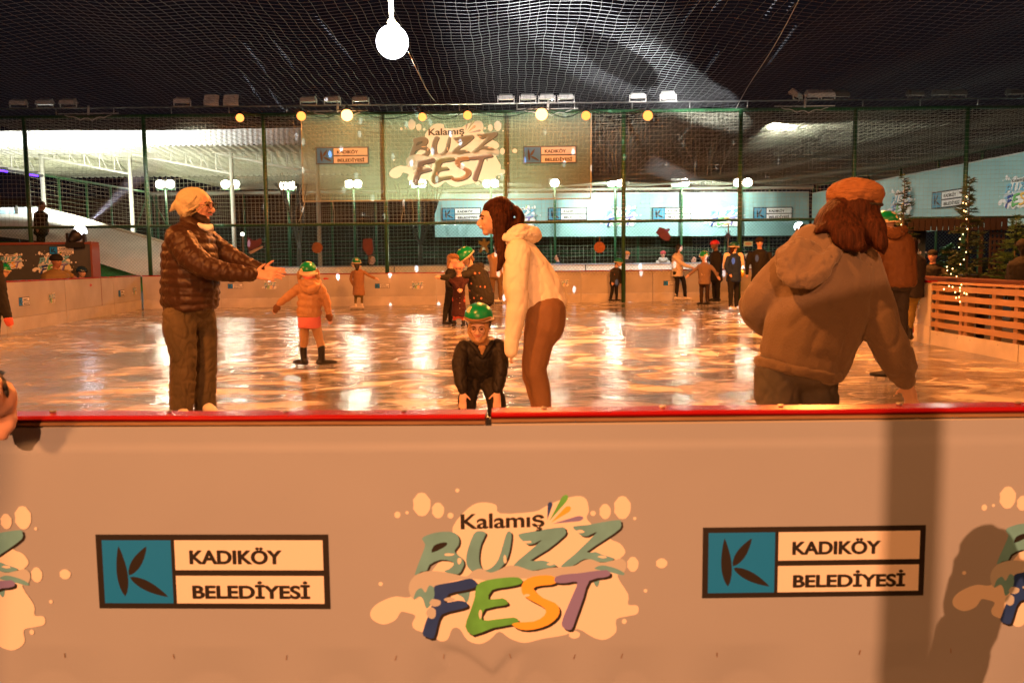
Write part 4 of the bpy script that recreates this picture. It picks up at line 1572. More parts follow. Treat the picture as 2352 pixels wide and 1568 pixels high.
YS = 21.0
ps = at(175, 541, YS)
moving_head(ps, at(330, 392, YS + 1.0), 'glowing stage spotlight standing on the left sign panel', 'pale beam slanting up from the left spotlight', 2.6, radians(5.0), 900, 0.45)
YS2 = 26.6
ps2 = at(1845, 525, YS2)
moving_head(ps2, at(1420, 345, YS2 + 4), 'glowing stage spotlight behind the shoulder of the woman in grey', 'pale beam slanting up left from the right spotlight', 5.5, radians(3.2), 1500, 0.25)
t = empty('lamp_stand', (ps2.x, ps2.y, -0.12), 'black stand that carries the right stage spotlight', 'stand')
MB().cyl((0, 0, 0), (0, 0, ps2.z - 0.19), 0.05, seg=8).build('pole', M_BLACK, t)
MB().box((-0.3, -0.3, 0), (0.3, 0.3, 0.03)).build('foot_plate', M_BLACK, t)

# sign panel behind the left boards
a, b = at(-90, 563, YS), at(207, 561, YS)
sp = empty('sign_panel', (a.x, YS, 0), 'dark printed sign panel behind the left boards, under the spotlight', 'sign')
zb_ = at(0, 650, YS).z
MB().box((a.x, YS + 0.01, 0.0), (b.x, YS + 0.33, b.z)).build('panel', mat('panel_print', (0.07, 0.08, 0.085), 0.5, var=0.1), sp, neg(sp))
fr = MB()
fr.box((a.x, YS - 0.03, b.z + 0.002), (b.x + 0.04, YS + 0.36, b.z + 0.06))
fr.box((b.x + 0.002, YS - 0.03, 0.0), (b.x + 0.05, YS + 0.36, b.z))
fr.build('frame', mat('red_brown_frame', (0.20, 0.06, 0.04), 0.5), sp, neg(sp))
mark(FST, 'festival_logo', sp, a, b, at(120, 605, YS), 1.0, 0.004)
mark(EMB, 'city_emblem', sp, a, b, at(142, 575, YS), 0.62, 0.004)
mark(FST, 'festival_logo', sp, a, b, at(22, 600, YS), 0.7, 0.004)

# pale tarpaulin thrown over the stand behind the fence, on green turf
M_TARP = mat('pale_tarpaulin', (0.50, 0.50, 0.44), 0.55, bump=0.35, bscale=2.2, bdist=0.08, var=0.12, vscale=0.9)
YT = 28.5
tl_, tr_ = [at(x, y, YT + dy) for x, y, dy in ((-30, 488, 3), (98, 480, 3), (180, 500, 3), (255, 523, 2), (375, 556, 1), (455, 590, 0.6), (520, 640, 0))], None
bl_ = [at(x, y, YT) for x, y in ((-30, 540), (98, 555), (180, 585), (230, 605), (330, 637), (450, 655), (520, 665))]


def tarp(u, v):
    n = len(tl_) - 1
    i = min(int(u * n), n - 1)
    f = u * n - i
    A, B = tl_[i].lerp(tl_[i + 1], f), bl_[i].lerp(bl_[i + 1], f)
    w = noise.noise((u * 9, v * 4, 2)) * 0.12 + 0.05 * sin(u * 34 + v * 5)
    return A.lerp(B, v) + Vector((0, -0.35 * sin(pi * v) + w * sin(pi * v), 0.0))


tp = MB().sheet(tarp, 90, 30)
tp.sheet(lambda u, v: tarp(1 - u, v) + Vector((0, 0.05, 0)), 90, 30)
o = tp.build('tarpaulin', M_TARP, smooth=True)
tag(o, 'big pale rumpled tarpaulin sloping down behind the fence at left', 'tarpaulin')
edge = MB()
edge.path([tarp(i / 40, 0.0) + Vector((0, -0.03, 0.02)) for i in range(41)], 0.05, 6)
o2 = edge.build('edge', mat('tarp_edge', (0.50, 0.47, 0.36), 0.6), o)
g = MB()
bv = [at(-60, 552, YT + 0.3), at(120, 560, YT + 0.3), at(230, 606, YT + 0.3), at(345, 640, YT + 0.3)]
g.add([p for p in bv] + [Vector((p.x, p.y - 1.6, -0.1)) for p in bv], [(0, 1, 5, 4), (1, 2, 6, 5), (2, 3, 7, 6)])
o = g.build('turf_bank', mat('green_turf', (0.015, 0.11, 0.02), 0.9, bump=0.5, bscale=60, var=0.4, vscale=3))
o['kind'] = 'structure'
light('SPOT', 'tarp_light', (-9, 24.5, 5.6), (1, 1, 0.80), 800, 0.2, aim=(-10.5, 29, 1.5), size=80, blend=0.8)
# notice boards under the canopy at the far left
a, b = at(-30, 477, 31), at(90, 477, 31)
t = empty('notice_board', (a.x, 31, 0), 'pale notice board behind the dark standing man at left', 'notice board')
z0, z1 = at(0, 508, 31).z, a.z
MB().box((a.x, 31, z0), (b.x, 31.05, z1)).build('board', mat('notice_pale', (0.45, 0.52, 0.52), 0.5), t, neg(t))
pp = MB()
for k, (x0, x1, y0, y1) in enumerate(((0, 14, 483, 496), (0, 14, 499, 508), (20, 36, 482, 508), (46, 66, 482, 507))):
    p, q = at(x0, y0, 30.98), at(x1, y1, 30.98)
    pp.box((p.x, 30.985, q.z), (q.x, 30.995, p.z))
pp.build('sheet', mat('notice_blue', (0.25, 0.42, 0.5), 0.5), t, neg(t))
pp = MB()
for x in (a.x - 0.03, at(40, 500, 31).x, b.x):
    pp.box((x, 30.93, -0.12), (x + 0.06, 30.975, z1 + 0.05))
pp.build('post', M_HOUSD, t, neg(t))

# ------------------------------------------------------------------ ornaments tied to the chain link
YO = YF - 0.16


def orn(px, py, label, parts, rot=0.0, cat='ornament'):
    p = at(px, py, YO)
    t = empty('ornament', p, label, cat, 'winter ornaments tied to the fence')
    t.rotation_euler = (0, rot, 0)
    s = YO / F
    for nm, pts, m, y in parts:
        mb = MB()
        prism(mb, [(x * s, -z * s) for x, z in pts][::-1], -0.03 - y, 0.0 - y)
        mb.build(nm, m, t)
    return t


def disc(r, n=24, x0=0, z0=0):
    return [(x0 + r * cos(2 * pi * i / n), z0 + r * sin(2 * pi * i / n)) for i in range(n)]


M_GING = mat('ginger_board', (0.15, 0.06, 0.02), 0.7, var=0.15, vscale=8)
M_MITT = mat('maroon_mitten_board', (0.08, 0.022, 0.03), 0.7, var=0.15)
M_PURP = mat('purple_mitten_board', (0.10, 0.028, 0.07), 0.7, var=0.2, vscale=8)
M_OCHR = mat('ochre_board', (0.11, 0.10, 0.03), 0.7)
M_CREAM = mat('cream_board', (0.30, 0.25, 0.2), 0.7)
M_NAVY = mat('navy_board', (0.02, 0.03, 0.07), 0.6)
orn(585, 560, 'flat ornament shaped like an ice skate, red-brown boot, behind the man', [('boot', [(-15, -16), (-4, -8), (4, -8), (15, -14), (17, -2), (10, 6), (-2, 12), (-14, 14), (-16, 4)], M_MITT, 0), ('blade', [(-13, 18), (17, 5), (20, 8), (-10, 24)], M_CREAM, 0.002)], 0.0)
orn(729, 569, 'round brown flat ornament hung in front of the white post', [('disc', disc(12.5), M_GING, 0)])
orn(846, 567, 'maroon flat ornament shaped like an upright mitten', [('palm', [(-11, -18), (9, -19), (12, 4), (9, 16), (0, 21), (-8, 10), (-13, 2), (-12, -6)], M_MITT, 0)])
orn(1112, 565, 'yellow star-like cross ornament in front of the red-haired woman', [('star', [(-12, -13), (-4, -9), (-1, -17), (3, -17), (4, -8), (13, -12), (13, -6), (6, -1), (12, 14), (7, 17), (0, 6), (-8, 16), (-13, 13), (-5, 0), (-13, -7)], M_OCHR, 0)])
orn(1377, 568, 'round orange waffle-patterned ornament left of a green post', [('disc', disc(12.5), mat('waffle_board', (0.26, 0.085, 0.025), 0.7, var=0.2, vscale=20), 0), ('loop', [(-1.2, -25), (1.2, -25), (1.2, -12.6), (-1.2, -12.6)], M_GING, 0)])
orn(1523, 538, 'tilted purple mitten ornament high on the fence', [('palm', [(-17, -2), (-10, -15), (6, -12), (12, -15), (15, -11), (10, -6), (18, 4), (14, 14), (4, 14), (-4, 9)], M_PURP, 0)], 0.1)
sf_pts = []
for i in range(24):
    r = 13 if i % 4 == 0 else (7.5 if i % 2 == 0 else 4.2)
    sf_pts.append((r * cos(2 * pi * i / 24), r * sin(2 * pi * i / 24)))
orn(1672, 541, 'dark navy snowflake ornament left of a green post', [('snowflake', sf_pts, M_NAVY, 0)])
t = orn(1718, 560, 'small pale teal plate with an oval, right of a green post', [('plate', [(-10, -5.5), (10, -5.5), (10, 5.5), (-10, 5.5)], mat('teal_plate', (0.25, 0.5, 0.5), 0.5), 0), ('oval', [(8 * cos(i * pi / 8), 3.6 * sin(i * pi / 8)) for i in range(16)], M_CREAM, 0.004)], 0, 'plate')
for px, py, h, lab in ((557, 538, 46, 'tiny glowing globe lamp on a thin post, just right of the man'), (1673, 508, 60, 'tiny glowing globe lamp in front of the long banner')):
    p = at(px, py, 33)
    t = empty('garden_lamp', p, lab, 'lamp')
    MB().ell((0, 0, 0), ((0.07, 0, 0), (0, 0.07, 0), (0, 0, 0.07)), 12, 8).build('globe', emat('garden_glow', (1, 0.95, 0.8), 14), t, smooth=True)
    MB().cyl((0, 0, -0.06), (0, 0, -p.z - 0.12), 0.025, seg=6).build('post', M_WOOD, t)

# ------------------------------------------------------------------ right side: firs, fairy lights, kiosk
M_FIR = mat('fir_needles', (0.022, 0.050, 0.018), 0.7, var=0.45, vscale=9)
M_FIRL = mat('fir_needles_pale', (0.05, 0.12, 0.035), 0.7, var=0.4, vscale=5)


def fir(px, ptop, pbot, Y, half_px, label, seed, m, n=60, zb=None):
    r = random.Random(seed)
    p = at(px, 600, Y)
    zt = at(px, ptop, Y).z
    t = empty('fir_tree', (p.x, Y, -0.12), label, 'tree', 'small fir trees behind the right rail')
    h = zt + 0.12
    MB().cyl((0, 0, 0), (0, 0, h * 0.97), 0.035, 0.005, 8).build('trunk', M_BARK, t, smooth=True)
    hw = half_px * Y / F
    z_lo = at(px, pbot, Y).z + 0.12
    mb = MB()
    for k in range(n):
        u = (k + r.random()) / n
        z = z_lo + (h - z_lo) * u
        L = hw * (1 - u) ** 0.8 * r.uniform(0.65, 1.15) + 0.03
        a = r.uniform(0, 2 * pi)
        d = Vector((cos(a), sin(a), r.uniform(0.0, 0.35)))
        o = Vector((0, 0, z))
        q = o + d * L
        q.z -= L * 0.15
        mb.cyl(o, q, 0.007, 0.002, 4)
        m_ = max(6, int(L / 0.014))
        for i in range(m_):
            c = o.lerp(q, 0.12 + 0.88 * i / m_)
            for s in (-1, 1):
                w = 0.075 * (1 - 0.5 * i / m_) + 0.025
                side = Vector((-d.y, d.x, 0)) * s * r.uniform(0.5, 1) + Vector((0, 0, r.uniform(-0.6, 0.6))) + d * 0.9
                side.normalize()
                e = c + side * w * r.uniform(0.7, 1.3)
                nrm = side.cross(Vector((r.uniform(-1, 1), r.uniform(-1, 1), r.uniform(-1, 1)))).normalized() * 0.010
                mb.add([c - nrm, c + nrm, e], [(0, 1, 2)])
    mb.build('crown', m, t)
    return t


fir(2072, 402, 640, 14.8, 42, 'slim dark fir tree with few lights, left of the kiosk', 3, M_FIR, 62)
fir(2221, 408, 645, 13.2, 58, 'taller fir tree strung with warm lights, in front of the kiosk', 4, M_FIR, 80)
fir(2330, 495, 650, 17.5, 62, 'bushy green fir tree at the right picture edge', 6, M_FIRL, 110)
fir(2180, 560, 640, 22.0, 60, 'low green fir bush seen through the kiosk opening', 9, M_FIRL, 80)
E_FAIRY = emat('fairy_glow', (1.0, 0.58, 0.22), 9.0)


def fairy(pts, Y, label, dy=0.0):
    o = at(pts[0][0], pts[0][1], Y)
    t = empty('fairy_lights', o, label, 'string lights')
    w, b = MB(), MB()
    P = [at(x, y, Y - 0.12 - 0.1 * sin(i * 1.9)) - o for i, (x, y) in enumerate(pts)]
    w.path(P, 0.0025, 4)
    w.build('wire', M_BLACK, t)
    for q in P:
        MB().ell(q, ((0.008, 0, 0), (0, 0.008, 0), (0, 0, 0.010)), 8, 6).build('bulb', E_FAIRY, t)
    return t


fairy([(2054, 495), (2060, 499), (2068, 503), (2064, 508), (2070, 516), (2072, 525)], 14.6, 'few warm fairy lights low on the slim left fir')
fairy([(2220, 452), (2212, 466), (2219, 468), (2214, 484), (2218, 486), (2220, 503), (2222, 526), (2212, 538), (2205, 549), (2203, 568), (2219, 579), (2214, 596), (2206, 607), (2175, 613), (2188, 617), (2176, 621), (2184, 629), (2181, 638), (2197, 635), (2210, 645)], 13.0, 'warm fairy lights wound down the taller fir')
pl = on_line(R1, R0, 2200)
fairy([(2208, 654), (2205, 661), (2188, 659), (2180, 657), (2168, 664), (2194, 671), (2205, 668), (2215, 673), (2220, 675), (2203, 682), (2196, 684), (2205, 693)], pl.y - 0.12, 'warm fairy lights drooping in front of the wooden slats')

kx0, kx1, YK = at(2085, 600, 19.0).x, at(2302, 600, 19.0).x, 19.0
kz = at(2200, 510, YK).z
k = empty('kiosk', (kx0, YK, -0.12), 'dark wooden kiosk with lattice side behind the fir trees', 'kiosk')
M_DARKW = mat('dark_stained_wood', (0.022, 0.014, 0.010), 0.6, bump=0.3, bscale=12)
MB().box((kx0 - 0.1, YK - 0.15, kz), (kx1, YK + 2.5, kz + 0.08)).build('roof', M_DARKW, k, neg(k))
v = MB()
x = kx0 - 0.1
while x < kx1 - 0.12:
    v.box((x, YK - 0.17, kz - 0.19), (x + 0.11, YK - 0.155, kz + 0.08))
    x += 0.13
v.build('valance', mat('valance_cloth', (0.012, 0.006, 0.004), 0.8), k, neg(k))
lt = MB()
for i in range(4):
    x = kx1 - 0.30 + i * 0.095
    lt.box((x, YK - 0.02, -0.12), (x + 0.035, YK + 0.02, kz - 0.003))
for i in range(16):
    z = 0.05 + i * 0.13
    if z < kz - 0.08:
        lt.box((kx1 - 0.30, YK - 0.028, z), (kx1 + 0.02, YK - 0.021, z + 0.045))
lt.build('lattice', M_DARKW, k, neg(k))
MB().box((kx0, YK + 2.3, -0.1), (kx0 + 1.5, YK + 2.36, kz - 0.01)).build('back_panel', mat('kiosk_print', (0.09, 0.14, 0.15), 0.6), k, neg(k))
mark(FST, 'festival_logo', k, Vector((kx0, YK + 2.3, 0)), Vector((kx1, YK + 2.3, 0)), Vector((kx0 + 0.75, YK + 2.3, 1.35)), 1.3, 0.01)
MB().box((kx0, YK - 0.1, -0.12), (kx1 - 0.32, YK + 0.25, 0.86)).build('counter', M_DARKW, k, neg(k))
for x in (kx0, kx0 + 1.55):
    MB().box((x - 0.04, YK - 0.13, -0.12), (x + 0.04, YK - 0.105, kz - 0.003)).build('post', M_DARKW, k, neg(k))
light('POINT', 'kiosk_light', (kx1 + 0.5, YK + 3.5, 2.6), (0.85, 1.0, 0.8), 130, 0.2)
# plank bar on the outer side of the right rail
a, b = at(2095, 634, 13.2), at(2400, 650, 10.8)
d = (b - a).normalized()
t = empty('plank_bar', (a.x, a.y, -0.12), 'dark red-brown plank bar behind the slatted rail', 'bar')
pb = MB()
vs = []
n = Vector((d.y, -d.x, 0)).normalized()
for p in (a, b):
    for du, dz in ((0, 0), (0.35, 0), (0.35, -0.1), (0, -0.1)):
        vs.append(p - n * du + Vector((0, 0, dz)))
pb.add(vs, [(0, 4, 5, 1), (1, 5, 6, 2), (2, 6, 7, 3), (3, 7, 4, 0), (0, 1, 2, 3), (4, 7, 6, 5)])
pb.build('plank', mat('red_brown_plank', (0.10, 0.035, 0.018), 0.5, bump=0.2, bscale=10), t, neg(t))
for q in (0.1, 0.5, 0.9):
    p = a.lerp(b, q) - n * 0.17
    MB().box((p.x - 0.04, p.y - 0.04, -0.12), (p.x + 0.04, p.y + 0.04, p.z - 0.1)).build('leg', M_DARKW, t, neg(t))

# ------------------------------------------------------------------ people
M_SKIN = mat('skin', (0.62, 0.40, 0.30), 0.5, sss=0.05, var=0.05, vscale=25)
M_SKIND = mat('skin_rosy', (0.60, 0.33, 0.24), 0.5, sss=0.05, var=0.06, vscale=25)
M_EYE = mat('eye_dark', (0.02, 0.012, 0.01), 0.2)
M_LIP = mat('lips', (0.48, 0.16, 0.13), 0.45)
M_TEETH = mat('teeth', (0.8, 0.76, 0.7), 0.3)
M_BROWNH = mat('brown_hair', (0.020, 0.007, 0.0035), 0.65, spec=0.12, bump=0.7, bscale=12, stretch=(9, 9, 0.7), bdist=0.014, color2=(0.065, 0.021, 0.009), vscale=9)
M_DARKH = mat('dark_hair', (0.018, 0.010, 0.008), 0.5, bump=0.6, bscale=14, stretch=(8, 8, 0.8), bdist=0.008)
M_BLONDH = mat('fair_hair', (0.30, 0.17, 0.08), 0.5, bump=0.6, bscale=14, stretch=(8, 8, 0.8), bdist=0.008)
M_BEARD = mat('beard', (0.030, 0.014, 0.008), 0.75, bump=0.6, bscale=160)
M_STEELB = mat('skate_blade', (0.5, 0.5, 0.5), 0.25, metal=0.9)
M_BOOTK = mat('black_skate_boot', (0.012, 0.012, 0.013), 0.35, bump=0.1, bscale=40)
M_BOOTW = mat('white_skate_boot', (0.72, 0.66, 0.60), 0.4, bump=0.1, bscale=40)
M_LACE = mat('buckle_grey', (0.35, 0.33, 0.32), 0.4)
M_STRAP = mat('black_strap', (0.01, 0.01, 0.01), 0.6)
M_GLASSF = mat('spectacle_frame', (0.55, 0.38, 0.22), 0.25, metal=0.8)


def cloth(name, c, rough=0.85, b=0.35, s=22.0, **k):
    return mat(name, c, rough, spec=0.25, bump=b, bscale=s, bdist=0.012, detail=6, **k)


M_PUFFB = mat('brown_puffer_shell', (0.034, 0.014, 0.006), 0.48, spec=0.4, bump=0.7, bscale=16, bdist=0.016, detail=6, color2=(0.042, 0.017, 0.007), vscale=4)
M_JEANS = cloth('olive_jeans', (0.060, 0.050, 0.028), 0.8, 0.6, 16, color2=(0.125, 0.095, 0.052), vscale=3.5, stretch=(1.5, 1.5, 0.6))
M_HOOD = cloth('cream_hood_cotton', (0.52, 0.46, 0.30), 0.85, 0.5, 14)
M_WHITE = cloth('white_hoodie_cotton', (0.80, 0.74, 0.64), 0.9, 0.55, 8)
M_LEGG = cloth('brown_leggings', (0.20, 0.105, 0.050), 0.65, 0.12, 30)
M_BLKJ = cloth('black_jacket', (0.016, 0.014, 0.012), 0.6, 0.6, 14)
M_BLKP = cloth('black_trousers', (0.020, 0.017, 0.013), 0.8, 0.5, 14)
M_BEIGE = cloth('beige_balaclava', (0.36, 0.22, 0.11), 0.9, 0.5, 40)
M_TANP = mat('tan_puffer_shell', (0.44, 0.24, 0.12), 0.42, spec=0.4, bump=0.5, bscale=18, bdist=0.012, detail=5)
M_PINK = cloth('pink_skirt_fabric', (0.72, 0.20, 0.20), 0.8, 0.2, 20)
M_TANL = cloth('tan_leggings', (0.46, 0.30, 0.19), 0.8, 0.35, 18)
M_FLEECE = mat('grey_brown_fleece', (0.185, 0.140, 0.105), 0.95, spec=0.15, bump=0.4, bscale=130, bdist=0.008, detail=6, sheen=0.2, color2=(0.17, 0.13, 0.098), vscale=5)
M_GHAT = mat('brown_ribbed_hat', (0.25, 0.115, 0.045), 0.85, bump=0.8, bscale=24, stretch=(1, 1, 5), bdist=0.012, color2=(0.22, 0.09, 0.03), vscale=9)
M_GJEAN = cloth('grey_jeans', (0.085, 0.085, 0.085), 0.85, 0.4, 20, color2=(0.13, 0.12, 0.115), vscale=7)
M_GLOVE = cloth('brown_mitten', (0.16, 0.075, 0.035), 0.8, 0.3, 30)
M_MASK = cloth('white_face_mask', (0.85, 0.85, 0.82), 0.8, 0.25, 30)


def spots(name, base, spot, scale, th, second=None):
    m = mat(name, base, 0.3)
    n, l = m.node_tree.nodes, m.node_tree.links
    tc = n.new('ShaderNodeTexCoord')
    v = n.new('ShaderNodeTexVoronoi')
    v.inputs['Scale'].default_value = scale
    v.inputs['Randomness'].default_value = 0.9
    l.new(tc.outputs['Object'], v.inputs['Vector'])
    ns = n.new('ShaderNodeTexNoise')
    ns.inputs['Scale'].default_value = scale * 1.7
    l.new(tc.outputs['Object'], ns.inputs['Vector'])
    a = n.new('ShaderNodeMath')
    a.operation = 'MULTIPLY_ADD'
    l.new(ns.outputs['Fac'], a.inputs[0])
    a.inputs[1].default_value = 0.25
    l.new(v.outputs['Distance'], a.inputs[2])
    r = n.new('ShaderNodeValToRGB')
    r.color_ramp.interpolation = 'CONSTANT'
    r.color_ramp.elements[0].color = (1, 1, 1, 1)
    r.color_ramp.elements[1].position = th
    r.color_ramp.elements[1].color = (0, 0, 0, 1)
    l.new(a.outputs[0], r.inputs[0])
    mx = n.new('ShaderNodeMixRGB')
    mx.inputs[1].default_value = (*base, 1)
    mx.inputs[2].default_value = (*spot, 1)
    l.new(r.outputs[0], mx.inputs[0])
    if second:
        # each cell takes one of two print colours
        sp = n.new('ShaderNodeSeparateColor')
        l.new(v.outputs['Color'], sp.inputs[0])
        gt = n.new('ShaderNodeMath')
        gt.operation = 'GREATER_THAN'
        gt.inputs[1].default_value = 0.5
        l.new(sp.outputs[0], gt.inputs[0])
        m2 = n.new('ShaderNodeMixRGB')
        m2.inputs[1].default_value = (*spot, 1)
        m2.inputs[2].default_value = (*second, 1)
        l.new(gt.outputs[0], m2.inputs[0])
        l.new(m2.outputs[0], mx.inputs[2])
    l.new(mx.outputs[0], n['Principled BSDF'].inputs['Base Color'])
    return m


M_HELM = spots('green_spotted_helmet', (0.0, 0.235, 0.085), (0.72, 0.62, 0.36), 11.0, 0.47)
M_HELMD = mat('dark_teal_helmet', (0.01, 0.07, 0.07), 0.25)
M_HELMR = mat('red_helmet', (0.42, 0.02, 0.03), 0.25)
M_HELMP = mat('pink_helmet', (0.75, 0.30, 0.26), 0.3)
M_RIM = mat('cream_helmet_rim', (0.74, 0.60, 0.44), 0.45)
M_DINO = spots('printed_dark_jacket', (0.020, 0.018, 0.014), (0.62, 0.22, 0.12), 9.5, 0.33, (0.10, 0.085, 0.05))
M_DINO.node_tree.nodes['Principled BSDF'].inputs['Roughness'].default_value = 0.8


def frame(face, up=(0, 0, 1)):
    f = Vector(face).normalized()
    u = Vector(up)
    u = (u - f * u.dot(f)).normalized()
    return f, u, u.cross(f)                 # forward, up, left of the person


def head_prims(mb, c, R, face, up=(0, 0, 1), detail=True):
    f, u, l = frame(face, up)
    c = Vector(c)
    mb.ell(c + u * 0.22 * R - f * 0.06 * R, (f * 0.90 * R, l * 0.72 * R, u * 0.78 * R), 18, 12)
    mb.ell(c - u * 0.22 * R + f * 0.16 * R, (f * 0.62 * R, l * 0.58 * R, u * 0.62 * R), 16, 10)
    mb.ell(c - u * 0.74 * R + f * 0.50 * R, (f * 0.24 * R, l * 0.27 * R, u * 0.20 * R), 12, 8)
    if detail:
        mb.tube([c + u * 0.16 * R + f * 0.78 * R, c - u * 0.02 * R + f * 0.90 * R, c - u * 0.20 * R + f * 1.00 * R, c - u * 0.25 * R + f * 0.84 * R], [0.07 * R, 0.085 * R, 0.13 * R, 0.12 * R], seg=10)
        mb.ell(c + u * 0.26 * R + f * 0.70 * R, (f * 0.17 * R, l * 0.50 * R, u * 0.10 * R), 12, 8)      # brow
        for s in (-1, 1):
            mb.ell(c + l * s * 0.70 * R + u * 0.02 * R - f * 0.10 * R, (f * 0.15 * R, l * 0.07 * R, u * 0.24 * R), 10, 8)
            mb.ell(c + l * s * 0.34 * R - u * 0.14 * R + f * 0.52 * R, (f * 0.24 * R, l * 0.20 * R, u * 0.20 * R), 10, 8)   # cheek
        mb.ell(c - u * 0.42 * R + f * 0.74 * R, (f * 0.14 * R, l * 0.24 * R, u * 0.10 * R), 10, 8)
    return f, u, l


def face_parts(t, c, R, face, up=(0, 0, 1), brow=M_DARKH, smile=0.0, eyes=True, teeth=False):
    f, u, l = frame(face, up)
    c = Vector(c)
    for s in (-1, 1):
        if eyes:
            MB().ell(c + l * s * 0.31 * R + u * 0.10 * R + f * 0.74 * R, (f * 0.09 * R, l * 0.13 * R, u * 0.06 * R), 12, 8).build('eye', M_EYE, t, smooth=True)
        b = MB()
        b.tube([c + l * s * 0.14 * R + u * 0.25 * R + f * 0.86 * R, c + l * s * 0.32 * R + u * 0.31 * R + f * 0.80 * R, c + l * s * 0.50 * R + u * 0.24 * R + f * 0.66 * R], [0.035 * R, 0.05 * R, 0.03 * R], seg=8, sub=3)
        b.build('eyebrow', brow, t, smooth=True)
    m = MB()
    pts = [c + l * (k * 0.27 * R) - u * (0.44 - smile * k * k) * R + f * (0.86 - 0.20 * k * k) * R for k in (-1, -0.5, 0, 0.5, 1)]
    m.tube(pts, [(0.02 * R, 0.03 * R), (0.05 * R, 0.05 * R), (0.065 * R, 0.05 * R), (0.05 * R, 0.05 * R), (0.02 * R, 0.03 * R)], seg=8, sub=3)
    m.build('mouth', M_TEETH if teeth else M_LIP, t, smooth=True)


def hand_prims(mb, w, d, tdir, L, curl=0.25, spread=0.10, thumb=0.9, only_palm=False):
    """open hand: wrist w, pointing d, thumb side tdir, length L; fingers curl towards d x tdir"""
    d = Vector(d).normalized()
    tdir = Vector(tdir)
    tdir = (tdir - d * tdir.dot(d)).normalized()
    n = d.cross(tdir)
    w = Vector(w)
    mb.tube([w - d * 0.08 * L, w + d * 0.10 * L, w + d * 0.34 * L, w + d * 0.54 * L], [(0.14 * L, 0.11 * L), (0.17 * L, 0.10 * L), (0.22 * L, 0.085 * L), (0.21 * L, 0.07 * L)], seg=12, ref=n)
    fr = 0.050 * L
    for off, ln in ((0.165, 0.40), (0.055, 0.46), (-0.055, 0.42), (-0.160, 0.33)):
        a = w + d * 0.50 * L + tdir * off * L
        dd = (d + tdir * off * spread * 8).normalized()
        p1 = a + dd * ln * 0.45 * L
        p2 = p1 + (dd + n * curl).normalized() * ln * 0.32 * L
        p3 = p2 + (dd + n * curl * 2.2).normalized() * ln * 0.26 * L
        mb.tube([a, p1, p2, p3], [fr * 1.05, fr, fr * 0.92, fr * 0.75], seg=8, sub=2)
    a = w + d * 0.14 * L + tdir * 0.14 * L
    dd = (d * 0.65 + tdir * thumb + n * 0.15).normalized()
    p1 = a + dd * 0.20 * L
    p2 = p1 + (dd + d * 0.3).normalized() * 0.22 * L
    mb.tube([a, p1, p2], [fr * 1.35, fr * 1.15, fr * 0.85], seg=8, sub=2)


def skate(t, ankle, heading, size, boot, top=None, blade=True):
    """ankle point, heading (xy) of the toe; size = foot length"""
    h = Vector((heading[0], heading[1], 0)).normalized()
    g = -t.location.z
    sole = g + 0.055 * size / 0.27
    a = Vector(ankle)
    mb = MB()
    tp = top if top is not None else a.z + 0.06
    heel = Vector((a.x, a.y, sole + 0.15 * size)) - h * 0.10 * size
    mb.tube([Vector((a.x, a.y, tp)), Vector((a.x, a.y, sole + 0.40 * size)), heel + h * 0.06 * size], [0.185 * size, 0.17 * size, 0.17 * size], seg=12, sub=3)
    mb.tube([heel - h * 0.06 * size, heel + h * 0.28 * size, heel + h * 0.58 * size - Vector((0, 0, 0.02 * size)), heel + h * 0.80 * size - Vector((0, 0, 0.035 * size))], [(0.15 * size, 0.14 * size), (0.15 * size, 0.15 * size), (0.13 * size, 0.15 * size), (0.09 * size, 0.11 * size)], seg=12, sub=3)
    b = mb.blob('skate', boot, t, voxel=max(0.006, size * 0.035), smooth=2)
    if blade:
        bl = MB()
        c = heel
        for s0, s1, z0, z1 in ((-0.14, 0.86, 0.0, 0.014), (-0.05, 0.06, 0.014, sole - g + 0.02), (0.56, 0.68, 0.014, sole - g + 0.02)):
            p0, p1 = c + h * s0 * size, c + h * s1 * size
            n = Vector((-h.y, h.x, 0)) * 0.010 * size / 0.27
            vs = []
            for z in (g + z0 * size / 0.27, g + z1):
                for p in (p0 - n, p1 - n, p1 + n, p0 + n):
                    vs.append(Vector((p.x, p.y, z)))
            bl.add(vs, [(0, 3, 2, 1), (4, 5, 6, 7), (0, 1, 5, 4), (1, 2, 6, 5), (2, 3, 7, 6), (3, 0, 4, 7)])
        bl.build('blade', M_STEELB, b)
    return b


class Fig:
    """a person traced at one distance: picture points and radii become metres around the person's foot"""

    def __init__(self, Y, px, label, group=None, z0=0.0):
        p = at(px, 700, Y)
        self.Y, self.s = Y, F / Y
        self.t = empty('person', (p.x, Y, z0), label, 'person', group)

    def j(self, x, y, dy=0.0):
        return at(x, y, self.Y + dy) - self.t.location

    def r(self, q):
        if isinstance(q, (tuple, list)):
            return (q[0] / self.s, q[1] / self.s)
        return q / self.s

    def chain(self, mb, pts, k=1.0, puff=None, seg=16, grow=0.0, capk=1.0):
        P = [self.j(p[0], p[1], p[2]) for p in pts]
        R = []
        for p in pts:
            if len(p) == 5:
                R.append((p[3] / self.s * k + grow, p[4] / self.s * k + grow))
            else:
                R.append((p[3] / self.s * k + grow, p[3] / self.s * k + grow))
        mb.tube(P, R, seg=seg, puff=puff, capk=capk)
        return P


